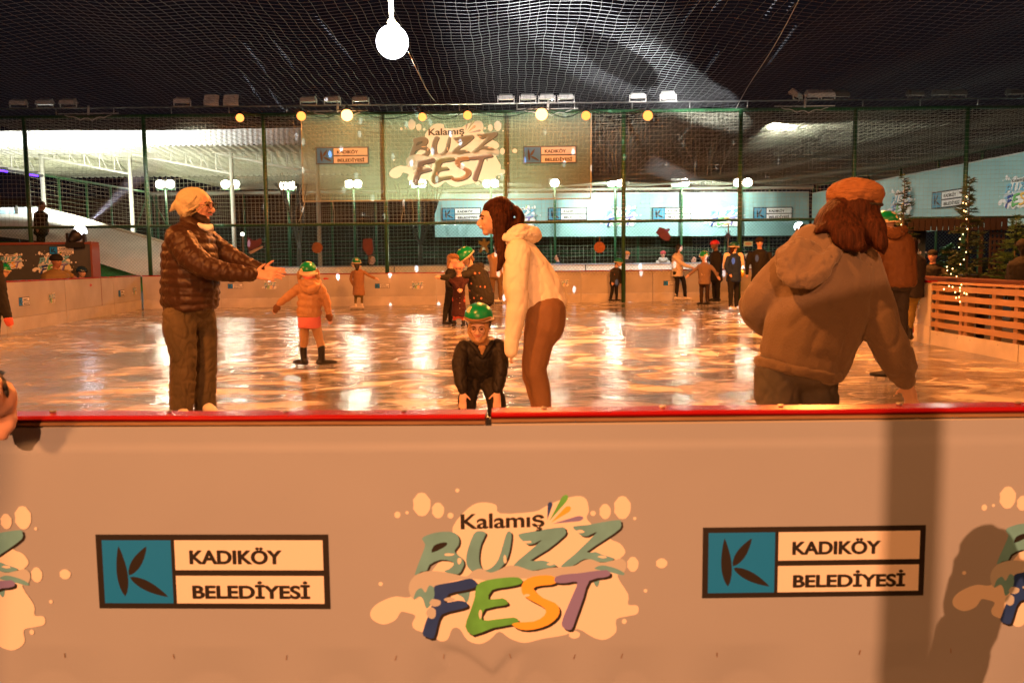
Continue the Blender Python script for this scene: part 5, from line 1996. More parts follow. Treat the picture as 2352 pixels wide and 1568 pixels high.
def person(Y, px, label, head, face, torso, arms, legs, top, bottom, skin=M_SKIN, up=(0, 0, 1), group=None, vox=0.012, puff=None, puffa=None,
           hands=None, feet=None, boot=M_BOOTK, foot=0.26, detail=True, wr=0.004, z0=0.0, topname='jacket', botname='trousers', neck=None, wrb=None, wsc=11, brow=M_DARKH, smile=0.0, facep=True, boot_top=None):
    """head = (x, y, dy, R px); torso / arms / legs = traced chains"""
    g = Fig(Y, px, label, group, z0)
    hc, R = g.j(head[0], head[1], head[2]), head[3] / g.s
    b = MB()
    head_prims(b, hc, R, face, up, detail)
    f, u, l = frame(face, up)
    nk = g.j(*torso[0][:3]) if neck is None else g.j(*neck)
    b.tube([nk - Vector((0, 0, 0.05)), nk.lerp(hc, 0.5) - f * 0.08 * R, hc - u * 0.3 * R - f * 0.15 * R], [0.52 * R, 0.46 * R, 0.48 * R], seg=12)
    g.chain(b, torso, 0.72, capk=0.1)
    for i, a in enumerate(arms):
        P = g.chain(b, a, 0.62, seg=10)
        if hands and hands[i]:
            d, td, L, cu = hands[i]
            hand_prims(b, P[-1] + (P[-1] - P[-2]).normalized() * 0.02, d, td, L, cu)
        else:
            d = (P[-1] - P[-2]).normalized()
            b.tube([P[-1], P[-1] + d * 0.5 * R, P[-1] + d * 0.95 * R], [(0.28 * R, 0.2 * R), (0.34 * R, 0.2 * R), (0.2 * R, 0.12 * R)], seg=8)
    for a in legs:
        g.chain(b, a, 0.66, seg=10)
    g.body = b.blob('body', skin, g.t, voxel=vox, smooth=2)
    j = MB()
    g.chain(j, torso, 1.0, puff, capk=0.22)
    for a in arms:
        g.chain(j, a, 1.0, puffa or puff, 14)
    g.top = j.blob(topname, top, g.t, voxel=vox, smooth=2 if puff else 3, wrinkle=wr, wscale=wsc)
    p = MB()
    if legs:
        hip = [q[:] for q in (legs[0][0], legs[-1][0])]
        a, c = g.j(*hip[0][:3]), g.j(*hip[1][:3])
        p.tube([a, c], [hip[0][3] / g.s, hip[1][3] / g.s], seg=14)
        g.chain(p, torso[-2:], 0.90, capk=0.5)
        for a in legs:
            g.chain(p, a, 1.0, None, 14)
        g.bot = p.blob(botname, bottom, g.t, voxel=vox, smooth=3, wrinkle=wr if wrb is None else wrb, wscale=9)
    if feet:
        for a, h in zip(legs, feet):
            q = g.j(*a[-1][:3])
            skate(g.t, q, h, foot, boot, top=boot_top if boot_top is None else boot_top - z0)
    g.hc, g.R, g.face, g.up = hc, R, face, up
    if facep:
        face_parts(g.t, hc, R, face, up, brow, smile)
    return g


def helmet(g, m=M_HELM, k=1.0, rim=True, tilt=None, lift=0.30, brim=False):
    f, u, l = frame(tilt or g.face, g.up)
    R = g.R * k
    c = g.hc + u * lift * g.R - f * 0.05 * R
    o = MB().ell(c, (f * 1.12 * R, l * 0.95 * R, u * 0.92 * R), 24, 12, zmin=-0.12).build('helmet', m, g.t, smooth=True)
    if rim:
        rm = MB()
        n = 28
        pts = [c + f * (1.10 * R * cos(2 * pi * i / n)) + l * (0.94 * R * sin(2 * pi * i / n)) - u * (0.12 * R + 0.10 * R * (1 if abs(cos(2 * pi * i / n)) > 0.75 else 0.4)) for i in range(n + 1)]
        rm.path(pts, 0.085 * R, 8)
        rm.build('rim', M_RIM, o, smooth=True)
    st = MB()
    for s in (-1, 1):
        st.path([c + l * s * 0.90 * R - u * 0.05 * R, c + l * s * 0.72 * R - u * 0.7 * R + f * 0.2 * R, c - u * 1.28 * R + f * 0.38 * R], 0.05 * R, 6)
    st.build('chin_strap', M_STRAP, o, smooth=True)
    return o


# ---- the man in the brown puffer jacket, facing right, both hands held out
near_arm = [(410, 546, -0.20, 33), (438, 588, -0.27, 31), (478, 615, -0.28, 26), (530, 626, -0.24, 21.5), (575, 629, -0.20, 17.5)]
far_arm = [(468, 548, 0.16, 30), (512, 577, 0.20, 24), (556, 601, 0.18, 19.5), (596, 618, 0.14, 16)]
man = person(6.5, 436, 'bearded man in a brown puffer jacket and cream head cloth, holding out both open hands',
             (455, 475, 0.0, 37), (1, -0.10, -0.06), [(440, 515, 0, 27, 38), (437, 541, 0, 51, 64), (436, 580, 0, 60, 70), (437, 630, 0, 63, 68), (437, 685, 0, 65, 62), (440, 710, 0, 60, 56)],
             [near_arm, far_arm], [[(411, 728, -0.09, 36), (413, 762, -0.10, 37.5), (421, 820, -0.11, 31), (419, 875, -0.10, 30), (417, 918, -0.10, 28.5), (417, 944, -0.10, 27)],
                                   [(466, 728, 0.10, 31), (472, 760, 0.12, 27), (473, 830, 0.12, 26), (471, 890, 0.12, 26), (472, 944, 0.12, 26)]],
             M_PUFFB, M_JEANS, skin=M_SKIND, vox=0.0075, puff=(0.068, 0.075), puffa=(0.055, 0.10), wr=0.004, wrb=0.007, topname='puffer_jacket', botname='jeans', feet=[(0.5, -0.9), (0.6, -0.8)], foot=0.30, boot=M_BOOTW,
             hands=[((1, 0.12, -0.10), (-0.05, 0.35, 1), 0.19, -0.12), ((1, 0.0, -0.20), (0.35, -0.1, 1), 0.20, 0.10)], neck=(447, 512, 0), smile=0.02)
g = man
hd = MB()
hd.ell(g.j(443, 462), (Vector((38 / g.s, 0, -5 / g.s)), Vector((0, 0.114, 0)), Vector((6 / g.s, 0, 31.5 / g.s))), 20, 14)
hd.tube([g.j(430, 470), g.j(433, 488), g.j(430, 500)], [(24 / g.s, 0.105), (17 / g.s, 0.10), (9 / g.s, 0.08)], seg=16)
for fx0, fy0, fx1, fy1, fdy in ((452, 448, 410, 478, -0.105), (462, 462, 418, 490, -0.118), (440, 440, 405, 466, -0.085)):
    hd.tube([g.j(fx0, fy0, fdy), g.j((fx0 + fx1) / 2 + 3, (fy0 + fy1) / 2 + 4, fdy - 0.004), g.j(fx1, fy1, fdy + 0.05)], [0.006, 0.011, 0.008], seg=8)
hd.tube([g.j(420, 470), g.j(423, 490), g.j(424, 499)], [(18 / g.s, 0.095), (13 / g.s, 0.08), (7 / g.s, 0.06)], seg=14)
hd.tube([g.j(416, 462), g.j(402, 474), g.j(391, 485)], [(13 / g.s, 0.06), (9 / g.s, 0.035), (2 / g.s, 0.012)], seg=10)
hd.tube([g.j(418, 484, -0.03), g.j(417, 497, -0.04), g.j(415, 507, -0.04)], [(7 / g.s, 0.02), (5 / g.s, 0.016), (2 / g.s, 0.01)], seg=10)
hd.blob('head_cloth', M_HOOD, g.t, voxel=0.006, smooth=3, wrinkle=0.003, wscale=22)
sm = MB().path([g.j(483, 457, -0.03), g.j(472, 470, -0.10), g.j(455, 483, -0.118), g.j(436, 495, -0.105)], 0.004, 6)
sm.build('seam', cloth('cloth_seam', (0.33, 0.28, 0.16)), g.t, smooth=True)
bd = MB()
R = g.R
f, u, l = frame(g.face)
for s in (-1, 1):
    bd.tube([g.hc + l * s * 0.62 * R - u * 0.05 * R - f * 0.02 * R, g.hc + l * s * 0.60 * R - u * 0.45 * R + f * 0.14 * R, g.hc + l * s * 0.38 * R - u * 0.76 * R + f * 0.44 * R, g.hc - u * 0.82 * R + f * 0.62 * R],
            [(0.10 * R, 0.06 * R), (0.17 * R, 0.08 * R), (0.19 * R, 0.14 * R), (0.18 * R, 0.16 * R)], seg=12)
bd.ell(g.hc - u * 0.58 * R + f * 0.12 * R, (f * 0.55 * R, l * 0.60 * R, u * 0.36 * R), 16, 10)
bd.ell(g.hc - u * 0.80 * R + f * 0.50 * R, (f * 0.27 * R, l * 0.30 * R, u * 0.20 * R), 12, 8)
bd.tube([g.hc + l * 0.30 * R - u * 0.34 * R + f * 0.80 * R, g.hc - u * 0.31 * R + f * 0.92 * R, g.hc - l * 0.30 * R - u * 0.34 * R + f * 0.80 * R], [0.05 * R, 0.06 * R, 0.05 * R], seg=8)
bd.blob('beard', M_BEARD, g.t, voxel=0.006, smooth=2)
mk = MB()
mk.tube([g.j(450, 511, -0.06), g.j(462, 519, -0.055), g.j(476, 524, -0.02), g.j(486, 523, 0.0)], [(2.5 / g.s, 0.01), (6 / g.s, 0.03), (9 / g.s, 0.055), (9 / g.s, 0.055)], seg=12, capk=0.2)
mk.blob('face_mask', M_MASK, g.t, voxel=0.006, smooth=2)


def glasses(g, fr=M_GLASSF, k=1.0):
    f, u, l = frame(g.face, g.up)
    R = g.R
    gl = MB()
    for s in (-1, 1):
        c = g.hc + l * s * 0.33 * R * k + u * 0.09 * R + f * 0.96 * R
        gl.path([c + l * 0.24 * R * k * cos(2 * pi * i / 18) + u * 0.20 * R * k * sin(2 * pi * i / 18) for i in range(19)], 0.018 * R, 6)
        gl.path([c + l * s * 0.24 * R * k, g.hc + l * s * 0.76 * R + u * 0.10 * R - f * 0.05 * R], 0.016 * R, 6)
    gl.path([g.hc - l * 0.09 * R + u * 0.12 * R + f * 0.97 * R, g.hc + l * 0.09 * R + u * 0.12 * R + f * 0.97 * R], 0.018 * R, 6)
    return gl.build('glasses', fr, g.t, smooth=True)


glasses(man, mat('dark_spectacle_frame', (0.03, 0.02, 0.02), 0.25))
col = MB()
col.tube([g.j(431, 505), g.j(441, 514), g.j(452, 522)], [(17 / g.s, 0.085), (22 / g.s, 0.10), (22 / g.s, 0.10)], seg=16, ref=Vector((0, 1, 0)))
col.blob('collar', M_PUFFB, g.t, voxel=0.008, smooth=2)

# ---- the woman in the white hoodie, leaning to the left
wom = person(5.3, 1240, 'red-haired woman in a cream white hoodie and brown leggings leaning forward and laughing',
             (1134, 506, 0.0, 36.5), (-1, -0.12, -0.02), [(1172, 545, 0, 24, 36), (1196, 590, 0, 44, 62), (1216, 630, 0, 55, 64), (1234, 668, 0, 60, 62), (1252, 700, 0, 54, 58), (1256, 712, 0, 48, 54)],
             [[(1190, 578, -0.18, 30), (1187, 640, -0.23, 27), (1188, 695, -0.23, 25), (1180, 752, -0.22, 20), (1175, 782, -0.22, 17.5), (1174, 802, -0.22, 15.5)],
              [(1182, 585, 0.18, 26), (1176, 650, 0.25, 24), (1182, 710, 0.27, 20), (1182, 770, 0.26, 16)]],
             [[(1254, 716, -0.06, 47), (1251, 748, -0.07, 46), (1238, 784, -0.08, 35.5), (1234, 815, -0.08, 31), (1228.5, 848, -0.08, 27), (1236, 872, -0.07, 24.5), (1241, 890, -0.06, 24), (1247, 932, -0.05, 20.5), (1250, 985, -0.03, 15)],
              [(1248, 720, 0.09, 42), (1238, 760, 0.10, 36), (1228, 815, 0.10, 29), (1222, 855, 0.10, 25), (1229, 890, 0.10, 22), (1236, 932, 0.11, 18), (1240, 985, 0.12, 14)]],
             M_WHITE, M_LEGG, vox=0.0085, wr=0.0045, wsc=7.5, wrb=0.0015, topname='hoodie', botname='leggings', feet=[(-1, -0.2), (-1, 0.2)], foot=0.26, boot=M_BOOTW,
             hands=[((0.0, 0.1, -1), (-0.6, 0.6, 0), 0.085, 0.9), ((-0.2, 0.1, -1), (-1, 0.4, 0), 0.10, 0.5)], neck=(1160, 552, 0), smile=0.16, brow=M_BROWNH, facep=True)
f, u, l = frame(wom.face)
MB().ell(wom.hc - u * 0.40 * wom.R + f * 0.80 * wom.R, (f * 0.12 * wom.R, l * 0.26 * wom.R, u * 0.085 * wom.R), 12, 8).build('teeth', M_TEETH, wom.t, smooth=True)
g = wom
f, u, l = frame(g.face)
hr = MB()
hr.ell(g.j(1145, 491), (Vector((31 / g.s, 0, -6 / g.s)), Vector((0, 0.094, 0)), Vector((4 / g.s, 0, 34 / g.s))), 22, 14)
hr.tube([g.j(1117, 482, 0), g.j(1126, 471, 0), g.j(1150, 462, 0), g.j(1172, 475, 0)], [(9 / g.s, 0.06), (11 / g.s, 0.075), (12 / g.s, 0.08), (11 / g.s, 0.055)], seg=14)
for dy in (-0.088, 0.088):
    hr.tube([g.j(1150, 495, dy), g.j(1147, 525, dy), g.j(1150, 560, dy - 0.02 * (dy < 0)), g.j(1152, 592, dy - 0.05 * (dy < 0)), g.j(1146, 616, dy - 0.06 * (dy < 0)), g.j(1141, 624, dy - 0.06 * (dy < 0))], [(19 / g.s, 0.03), (17 / g.s, 0.03), (14 / g.s, 0.028), (10 / g.s, 0.022), (6 / g.s, 0.014), (2 / g.s, 0.006)], seg=12)
hr.tube([g.j(1168, 474), g.j(1186, 483), g.j(1195, 500), g.j(1188, 522), g.j(1176, 545)], [(7 / g.s, 0.03), (10 / g.s, 0.05), (11 / g.s, 0.055), (12 / g.s, 0.05), (9 / g.s, 0.04)], seg=12)
hr.tube([g.j(1158, 492), g.j(1165, 520), g.j(1166, 548)], [(20 / g.s, 0.075), (17 / g.s, 0.06), (11 / g.s, 0.05)], seg=12)
hair = hr.blob('hair', M_BROWNH, g.t, voxel=0.007, smooth=2, wrinkle=0.004, wscale=26)
MB().path([g.j(1171, 469, -0.03), g.j(1175, 474, -0.045), g.j(1173, 481, -0.04)], 0.011, 8).build('hair_tie', M_STRAP, hair)
ho = MB()
ho.tube([g.j(1160, 556, -0.08), g.j(1172, 545, -0.12), g.j(1196, 533, -0.11), g.j(1220, 536, -0.04), g.j(1224, 540, 0.04), g.j(1196, 535, 0.12), g.j(1166, 552, 0.09)], [0.034, 0.044, 0.05, 0.052, 0.052, 0.05, 0.034], seg=14)
ho.ell(g.j(1203, 545), (Vector((0.085, 0, -0.02)), Vector((0, 0.13, 0)), Vector((0.01, 0, 0.042))), 18, 12)
ho.blob('hood', M_WHITE, g.t, voxel=0.008, smooth=3, wrinkle=0.008, wscale=13)
cf = MB()
cf.tube([g.j(1175, 783, -0.22), g.j(1174, 806, -0.22)], [17 / g.s, 15.5 / g.s], seg=14, sub=4)
cf.blob('cuff', M_WHITE, g.t, voxel=0.006, smooth=1)
wb = MB()
wb.tube([g.j(1249, 704), g.j(1256, 719)], [(56 / g.s, 57 / g.s), (49 / g.s, 52 / g.s)], seg=20, capk=0.15)
wb.blob('waistband', M_WHITE, g.t, voxel=0.01, smooth=2, wrinkle=0.005)

# ---- the boy with the green helmet, hands on his thighs
boy = person(5.8, 1105, 'laughing boy in a black jacket and green helmet bending with hands on his knees',
             (1100, 755, -0.12, 29), (-0.10, -1, -0.10), [(1106, 786, -0.06, 26, 24), (1105, 800, -0.05, 44, 32), (1104, 826, -0.02, 46, 34), (1104, 850, 0.02, 42, 34), (1104, 864, 0.05, 37, 32)],
             [[(1066, 797, -0.06, 19), (1056, 832, -0.12, 18.5), (1058, 866, -0.17, 17), (1062, 894, -0.21, 13)], [(1144, 795, -0.06, 19), (1150, 830, -0.12, 18.5), (1148, 864, -0.17, 17), (1143, 892, -0.21, 13)]],
             [[(1088, 868, 0.05, 24), (1078, 900, -0.08, 23), (1072, 928, -0.10, 22.5), (1074, 965, -0.02, 18), (1076, 988, 0.02, 15)], [(1121, 868, 0.05, 24), (1133, 898, -0.08, 23), (1140, 926, -0.10, 22.5), (1139, 965, -0.02, 18), (1138, 988, 0.02, 15)]],
             M_BLKJ, M_BLKP, skin=M_SKIN, vox=0.0065, wr=0.005, topname='jacket', feet=[(-0.3, -1), (0.3, -1)], foot=0.2,
             hands=[((-0.02, -0.22, -1), (1, -0.2, 0.1), 0.125, 0.12), ((0.0, -0.22, -1), (-1, -0.2, 0.1), 0.125, -0.12)], neck=(1106, 788, -0.06), smile=0.15)
g = boy
f, u, l = frame(g.face)
bc = MB()
R = g.R
n = 26
ring = []
for i in range(n + 1):
    a = 2 * pi * i / n
    ring.append(g.hc + l * (0.66 * R * cos(a)) + u * (0.86 * R * sin(a) - 0.02 * R) + f * (0.42 - 0.10 * sin(a)) * R)
bc.tube(ring, [0.20 * R] * (n + 1), seg=10, sub=1, cap=False)
bc.ell(g.hc + u * 0.15 * R - f * 0.22 * R, (f * 0.92 * R, l * 0.86 * R, u * 0.95 * R), 18, 12)
bc.tube([g.hc - u * 0.7 * R - f * 0.1 * R, g.j(1108, 790, -0.09), g.j(1108, 800, -0.11)], [(0.62 * R, 0.55 * R), (0.60 * R, 0.5 * R), (0.42 * R, 0.3 * R)], seg=14)
bc.tube([g.hc + u * 0.62 * R + l * 0.5 * R + f * 0.62 * R, g.hc + u * 0.72 * R + f * 0.86 * R, g.hc + u * 0.62 * R - l * 0.5 * R + f * 0.62 * R], [0.14 * R, 0.16 * R, 0.14 * R], seg=10)
bc.blob('balaclava', M_BEIGE, g.t, voxel=0.0055, smooth=2, wrinkle=0.0015, wscale=30)
glasses(g, M_GLASSF, 1.15)
hel = helmet(g, spots('boy_helmet_shell', (0.0, 0.26, 0.095), (0.72, 0.62, 0.36), 7.0, 0.33), 1.17, True, (-0.1, -1, -0.05), 0.98)
c = g.hc + u * 0.98 * g.R
vz = MB()
vz.tube([c + l * 1.0 * R + f * 0.55 * R, c + l * 0.55 * R + f * 1.20 * R - u * 0.08 * R, c + f * 1.42 * R - u * 0.1 * R, c - l * 0.55 * R + f * 1.20 * R - u * 0.08 * R, c - l * 1.0 * R + f * 0.55 * R], [0.10 * R, 0.13 * R, 0.13 * R, 0.13 * R, 0.10 * R], seg=10)
vz.blob('visor', mat('brown_visor', (0.22, 0.12, 0.06), 0.5), hel, voxel=0.006, smooth=1)
sh = MB()
sh.tube([g.j(1107, 797, -0.135), g.j(1108, 812, -0.125), g.j(1106, 822, -0.11)], [(10 / g.s, 0.02), (6 / g.s, 0.02), (2 / g.s, 0.01)], seg=10)
sh.blob('shirt_front', M_BEIGE, g.t, voxel=0.005, smooth=1)
tx = MB()
text_fit(tx, 'Sd', 0, 0.062, 0, 0.035, 0, 0, bold=0.01)
o = tx.build('trouser_print', mat('grey_print', (0.45, 0.42, 0.36), 0.6), g.t, g.j(1097, 935, -0.175))
o.rotation_euler = (0, 0, 0.1)
co = MB()
co.tube([g.j(1080, 786, -0.09), g.j(1093, 800, -0.135), g.j(1103, 818, -0.14)], [0.016, 0.018, 0.012], seg=10)
co.tube([g.j(1130, 784, -0.09), g.j(1122, 800, -0.135), g.j(1109, 820, -0.14)], [0.016, 0.018, 0.012], seg=10)
co.blob('collar', M_BLKJ, g.t, voxel=0.006, smooth=2)

# ---- the girl in the tan puffer jacket, seen from behind
girl = person(9.88, 712, 'small girl in a tan puffer jacket and pink skirt, skating away with arms held out',
              (708, 627, 0.0, 19), (-0.05, 1, -0.05), [(711, 641, 0, 15, 13), (712, 654, 0, 26, 18), (712, 678, 0, 27, 21), (711, 704, 0, 28, 22), (710, 722, 0, 29.5, 24), (710, 727, 0, 26, 21)],
              [[(690, 658, 0, 11), (668, 676, 0.02, 10.5), (650, 690, 0.02, 9), (640, 699, 0.02, 7)], [(735, 660, 0, 11.5), (749, 690, 0.02, 10.5), (753, 708, 0.02, 8.5), (755, 719, 0.02, 7)]],
              [[(699, 745, 0, 12), (698, 765, 0, 11.5), (698, 785, 0, 10.5), (697, 801, 0, 8)], [(725, 745, 0, 12), (730, 768, 0, 11.5), (735, 785, 0, 10), (738, 802, 0, 8)]],
              M_TANP, M_TANL, vox=0.0075, puff=(0.082, 0.16), puffa=(0.085, 0.14), wr=0.004, topname='puffer_jacket', botname='leggings', feet=[(-0.8, 0.55), (0.9, 0.4)], foot=0.235, boot_top=0.26, facep=False,
              hands=[((-0.55, 0.1, -0.9), (0.7, -0.3, -0.4), 0.12, 0.3), ((0.12, 0.0, -1), (-1, -0.2, 0), 0.12, 0.3)])
g = girl
sk = MB()
sk.tube([g.j(711, 722), g.j(711, 740), g.j(711, 752)], [(25 / g.s, 20 / g.s), (26.5 / g.s, 22 / g.s), (26.5 / g.s, 22 / g.s)], seg=20, capk=0.08)
sk.blob('skirt', M_PINK, g.t, voxel=0.011, smooth=1)
ho = MB()
ho.tube([g.j(690, 646, -0.03), g.j(698, 661, -0.10), g.j(711, 667, -0.115), g.j(724, 661, -0.10), g.j(732, 647, -0.03)], [0.035, 0.045, 0.048, 0.045, 0.035], seg=12)
ho.ell(g.j(711, 652, -0.06), (Vector((0.11, 0, 0)), Vector((0, 0.06, 0)), Vector((0, 0, 0.08))), 16, 10)
ho.blob('hood', M_TANP, g.t, voxel=0.01, smooth=2, wrinkle=0.004)
for hx, hy, ex, ey in ((639, 700, 633, 713), (755, 720, 757.5, 732)):
    mt = MB()
    mt.tube([g.j(hx, hy, 0.02), g.j((hx + ex) / 2, (hy + ey) / 2, 0.02), g.j(ex, ey, 0.02)], [0.030, 0.046, 0.034], seg=10)
    mt.blob('mitten', M_GLOVE, g.t, voxel=0.008, smooth=1)
sc = MB()
sc.tube([g.j(698, 634, -0.03), g.j(709, 637, -0.085), g.j(722, 634, -0.03)], [0.022, 0.03, 0.022], seg=10)
sc.blob('scarf', M_PINK, g.t, voxel=0.008, smooth=1)
hr = MB()
hr.ell(g.j(708, 624, -0.01), (Vector((0.088, 0, 0)), Vector((0, 0.09, 0)), Vector((0, 0, 0.085))), 16, 10)
for x0, x1 in ((690, 686), (728, 733)):
    hr.tube([g.j(x0, 622, -0.02), g.j((x0 + x1) / 2 - 1, 634, -0.03), g.j(x1, 645, -0.04)], [0.03, 0.032, 0.018], seg=10)
hr.blob('hair', M_BLONDH, g.t, voxel=0.009, smooth=1, wrinkle=0.006, wscale=30)
helmet(g, M_HELM, 1.08, True, (-0.05, 1, 0.1), 0.42)
MB().tube([g.j(690, 628, -0.06), g.j(708, 631, -0.105), g.j(727, 628, -0.06)], [0.016, 0.026, 0.016], seg=10).build('helmet_band', M_RIM, g.t, smooth=True)

# ---- the woman in the grey-brown fleece at the right, seen from behind
YG = 3.5
gw = person(YG, 1850, 'woman in a grey-brown hooded fleece and ribbed brown hat skating past, seen from behind',
            (1960, 478, 0.02, 60), (0.2, 1, -0.10), [(1930, 552, 0, 62, 56), (1908, 582, 0, 104, 76), (1900, 640, 0, 112, 86), (1884, 710, 0, 114, 90), (1862, 775, 0, 112, 88), (1842, 830, 0, 106, 84), (1834, 850, 0, 98, 78)],
            [[(1835, 588, 0.0, 42), (1778, 652, 0.03, 47), (1735, 703, 0.12, 42), (1758, 740, 0.24, 36), (1800, 752, 0.32, 30)],
             [(1982, 606, 0.0, 42), (2003, 680, -0.02, 43), (2024, 750, -0.03, 46), (2052, 815, -0.02, 44), (2072, 852, 0.0, 36), (2080, 868, 0.0, 27)]],
            [[(1786, 850, 0.0, 56), (1786, 900, 0.0, 54), (1790, 960, 0.0, 50), (1795, 1040, 0.02, 44), (1800, 1130, 0.05, 40), (1800, 1190, 0.06, 34)], [(1868, 850, 0.05, 57), (1874, 900, 0.05, 52), (1880, 960, 0.05, 48), (1884, 1040, 0.08, 43), (1888, 1130, 0.12, 38), (1888, 1190, 0.14, 32)]],
            M_FLEECE, M_GJEAN, vox=0.009, wr=0.006, wsc=5.0, topname='fleece_jacket', botname='jeans', feet=[(0.2, 1), (0.4, 1)], foot=0.25, boot=M_BOOTW, facep=False,
            hands=[((0.8, 0.6, -0.1), (0, 0, 1), 0.16, 0.4), ((0.25, 0.1, -1), (-0.8, 0.5, 0), 0.14, 0.7)], neck=(1940, 545, 0.02))
g = gw
ht = MB()
ht.ell(g.j(1963, 448, 0), (Vector((63 / g.s, 0, 0)), Vector((0, 0.125, 0)), Vector((0, 0, 40 / g.s))), 24, 14)
ht.ell(g.j(1963, 442, 0), (Vector((54 / g.s, 0, 0)), Vector((0, 0.11, 0)), Vector((0, 0, 33 / g.s))), 24, 14)
ht.tube([g.j(1962, 458, 0), g.j(1960, 474, 0)], [(61 / g.s, 0.118), (58 / g.s, 0.112)], seg=28, capk=0.2)
hat = ht.blob('hat', M_GHAT, g.t, voxel=0.008, smooth=2, wrinkle=0.005, wscale=18)
bn = MB()
bn.tube([g.j(1959, 477, 0), g.j(1958, 484, 0)], [(58.5 / g.s, 0.112), (57 / g.s, 0.110)], seg=28, capk=0.08)
bn.blob('hat_band', M_GHAT, hat, voxel=0.008, smooth=1)
MB().path([g.j(1960, 473, 0) + Vector((60 / g.s * cos(2 * pi * i / 24), 0.112 * sin(2 * pi * i / 24), 0)) for i in range(25)], 0.006, 6).build('hat_cord', M_STRAP, hat)
hr = MB()
hr.tube([g.j(1958, 486, -0.01), g.j(1956, 515, -0.02), g.j(1958, 545, -0.05)], [(59 / g.s, 0.115), (61 / g.s, 0.11), (52 / g.s, 0.07)], seg=18)
hr.tube([g.j(1928, 490, -0.02), g.j(1906, 514, -0.07), g.j(1876, 532, -0.11)], [(24 / g.s, 0.10), (20 / g.s, 0.07), (6 / g.s, 0.02)], seg=12)
hr.tube([g.j(1914, 478, -0.01), g.j(1903, 500, -0.05), g.j(1892, 522, -0.08)], [(20 / g.s, 0.09), (22 / g.s, 0.085), (12 / g.s, 0.05)], seg=12)
hr.tube([g.j(1985, 490, -0.06), g.j(2005, 525, -0.11), g.j(2022, 560, -0.15), g.j(2030, 584, -0.16)], [(34 / g.s, 0.05), (30 / g.s, 0.05), (18 / g.s, 0.035), (4 / g.s, 0.01)], seg=12)
hr.tube([g.j(1945, 500, -0.08), g.j(1950, 540, -0.14), g.j(1975, 566, -0.175)], [(46 / g.s, 0.05), (42 / g.s, 0.045), (18 / g.s, 0.02)], seg=12)
hr.blob('hair', M_BROWNH, g.t, voxel=0.008, smooth=3, wrinkle=0.002, wscale=20)
ho = MB()
ho.tube([g.j(1818, 566, -0.02), g.j(1800, 600, -0.12), g.j(1818, 634, -0.175), g.j(1852, 642, -0.19), g.j(1892, 612, -0.18), g.j(1925, 570, -0.10)], [0.034, 0.042, 0.046, 0.046, 0.042, 0.034], seg=14)
ho.tube([g.j(1858, 566, -0.10), g.j(1850, 600, -0.155), g.j(1845, 632, -0.175)], [(44 / g.s, 0.03), (48 / g.s, 0.035), (34 / g.s, 0.03)], seg=16)
ho.blob('hood', M_FLEECE, g.t, voxel=0.009, smooth=3, wrinkle=0.008, wscale=14)
ep = MB()
hm = MB()
hm.tube([g.j(1836, 838, 0), g.j(1832, 856, 0)], [(107 / g.s, 87 / g.s), (104 / g.s, 85 / g.s)], seg=28, capk=0.1)
hm.blob('hem_band', M_FLEECE, g.t, voxel=0.01, smooth=2, wrinkle=0.004)

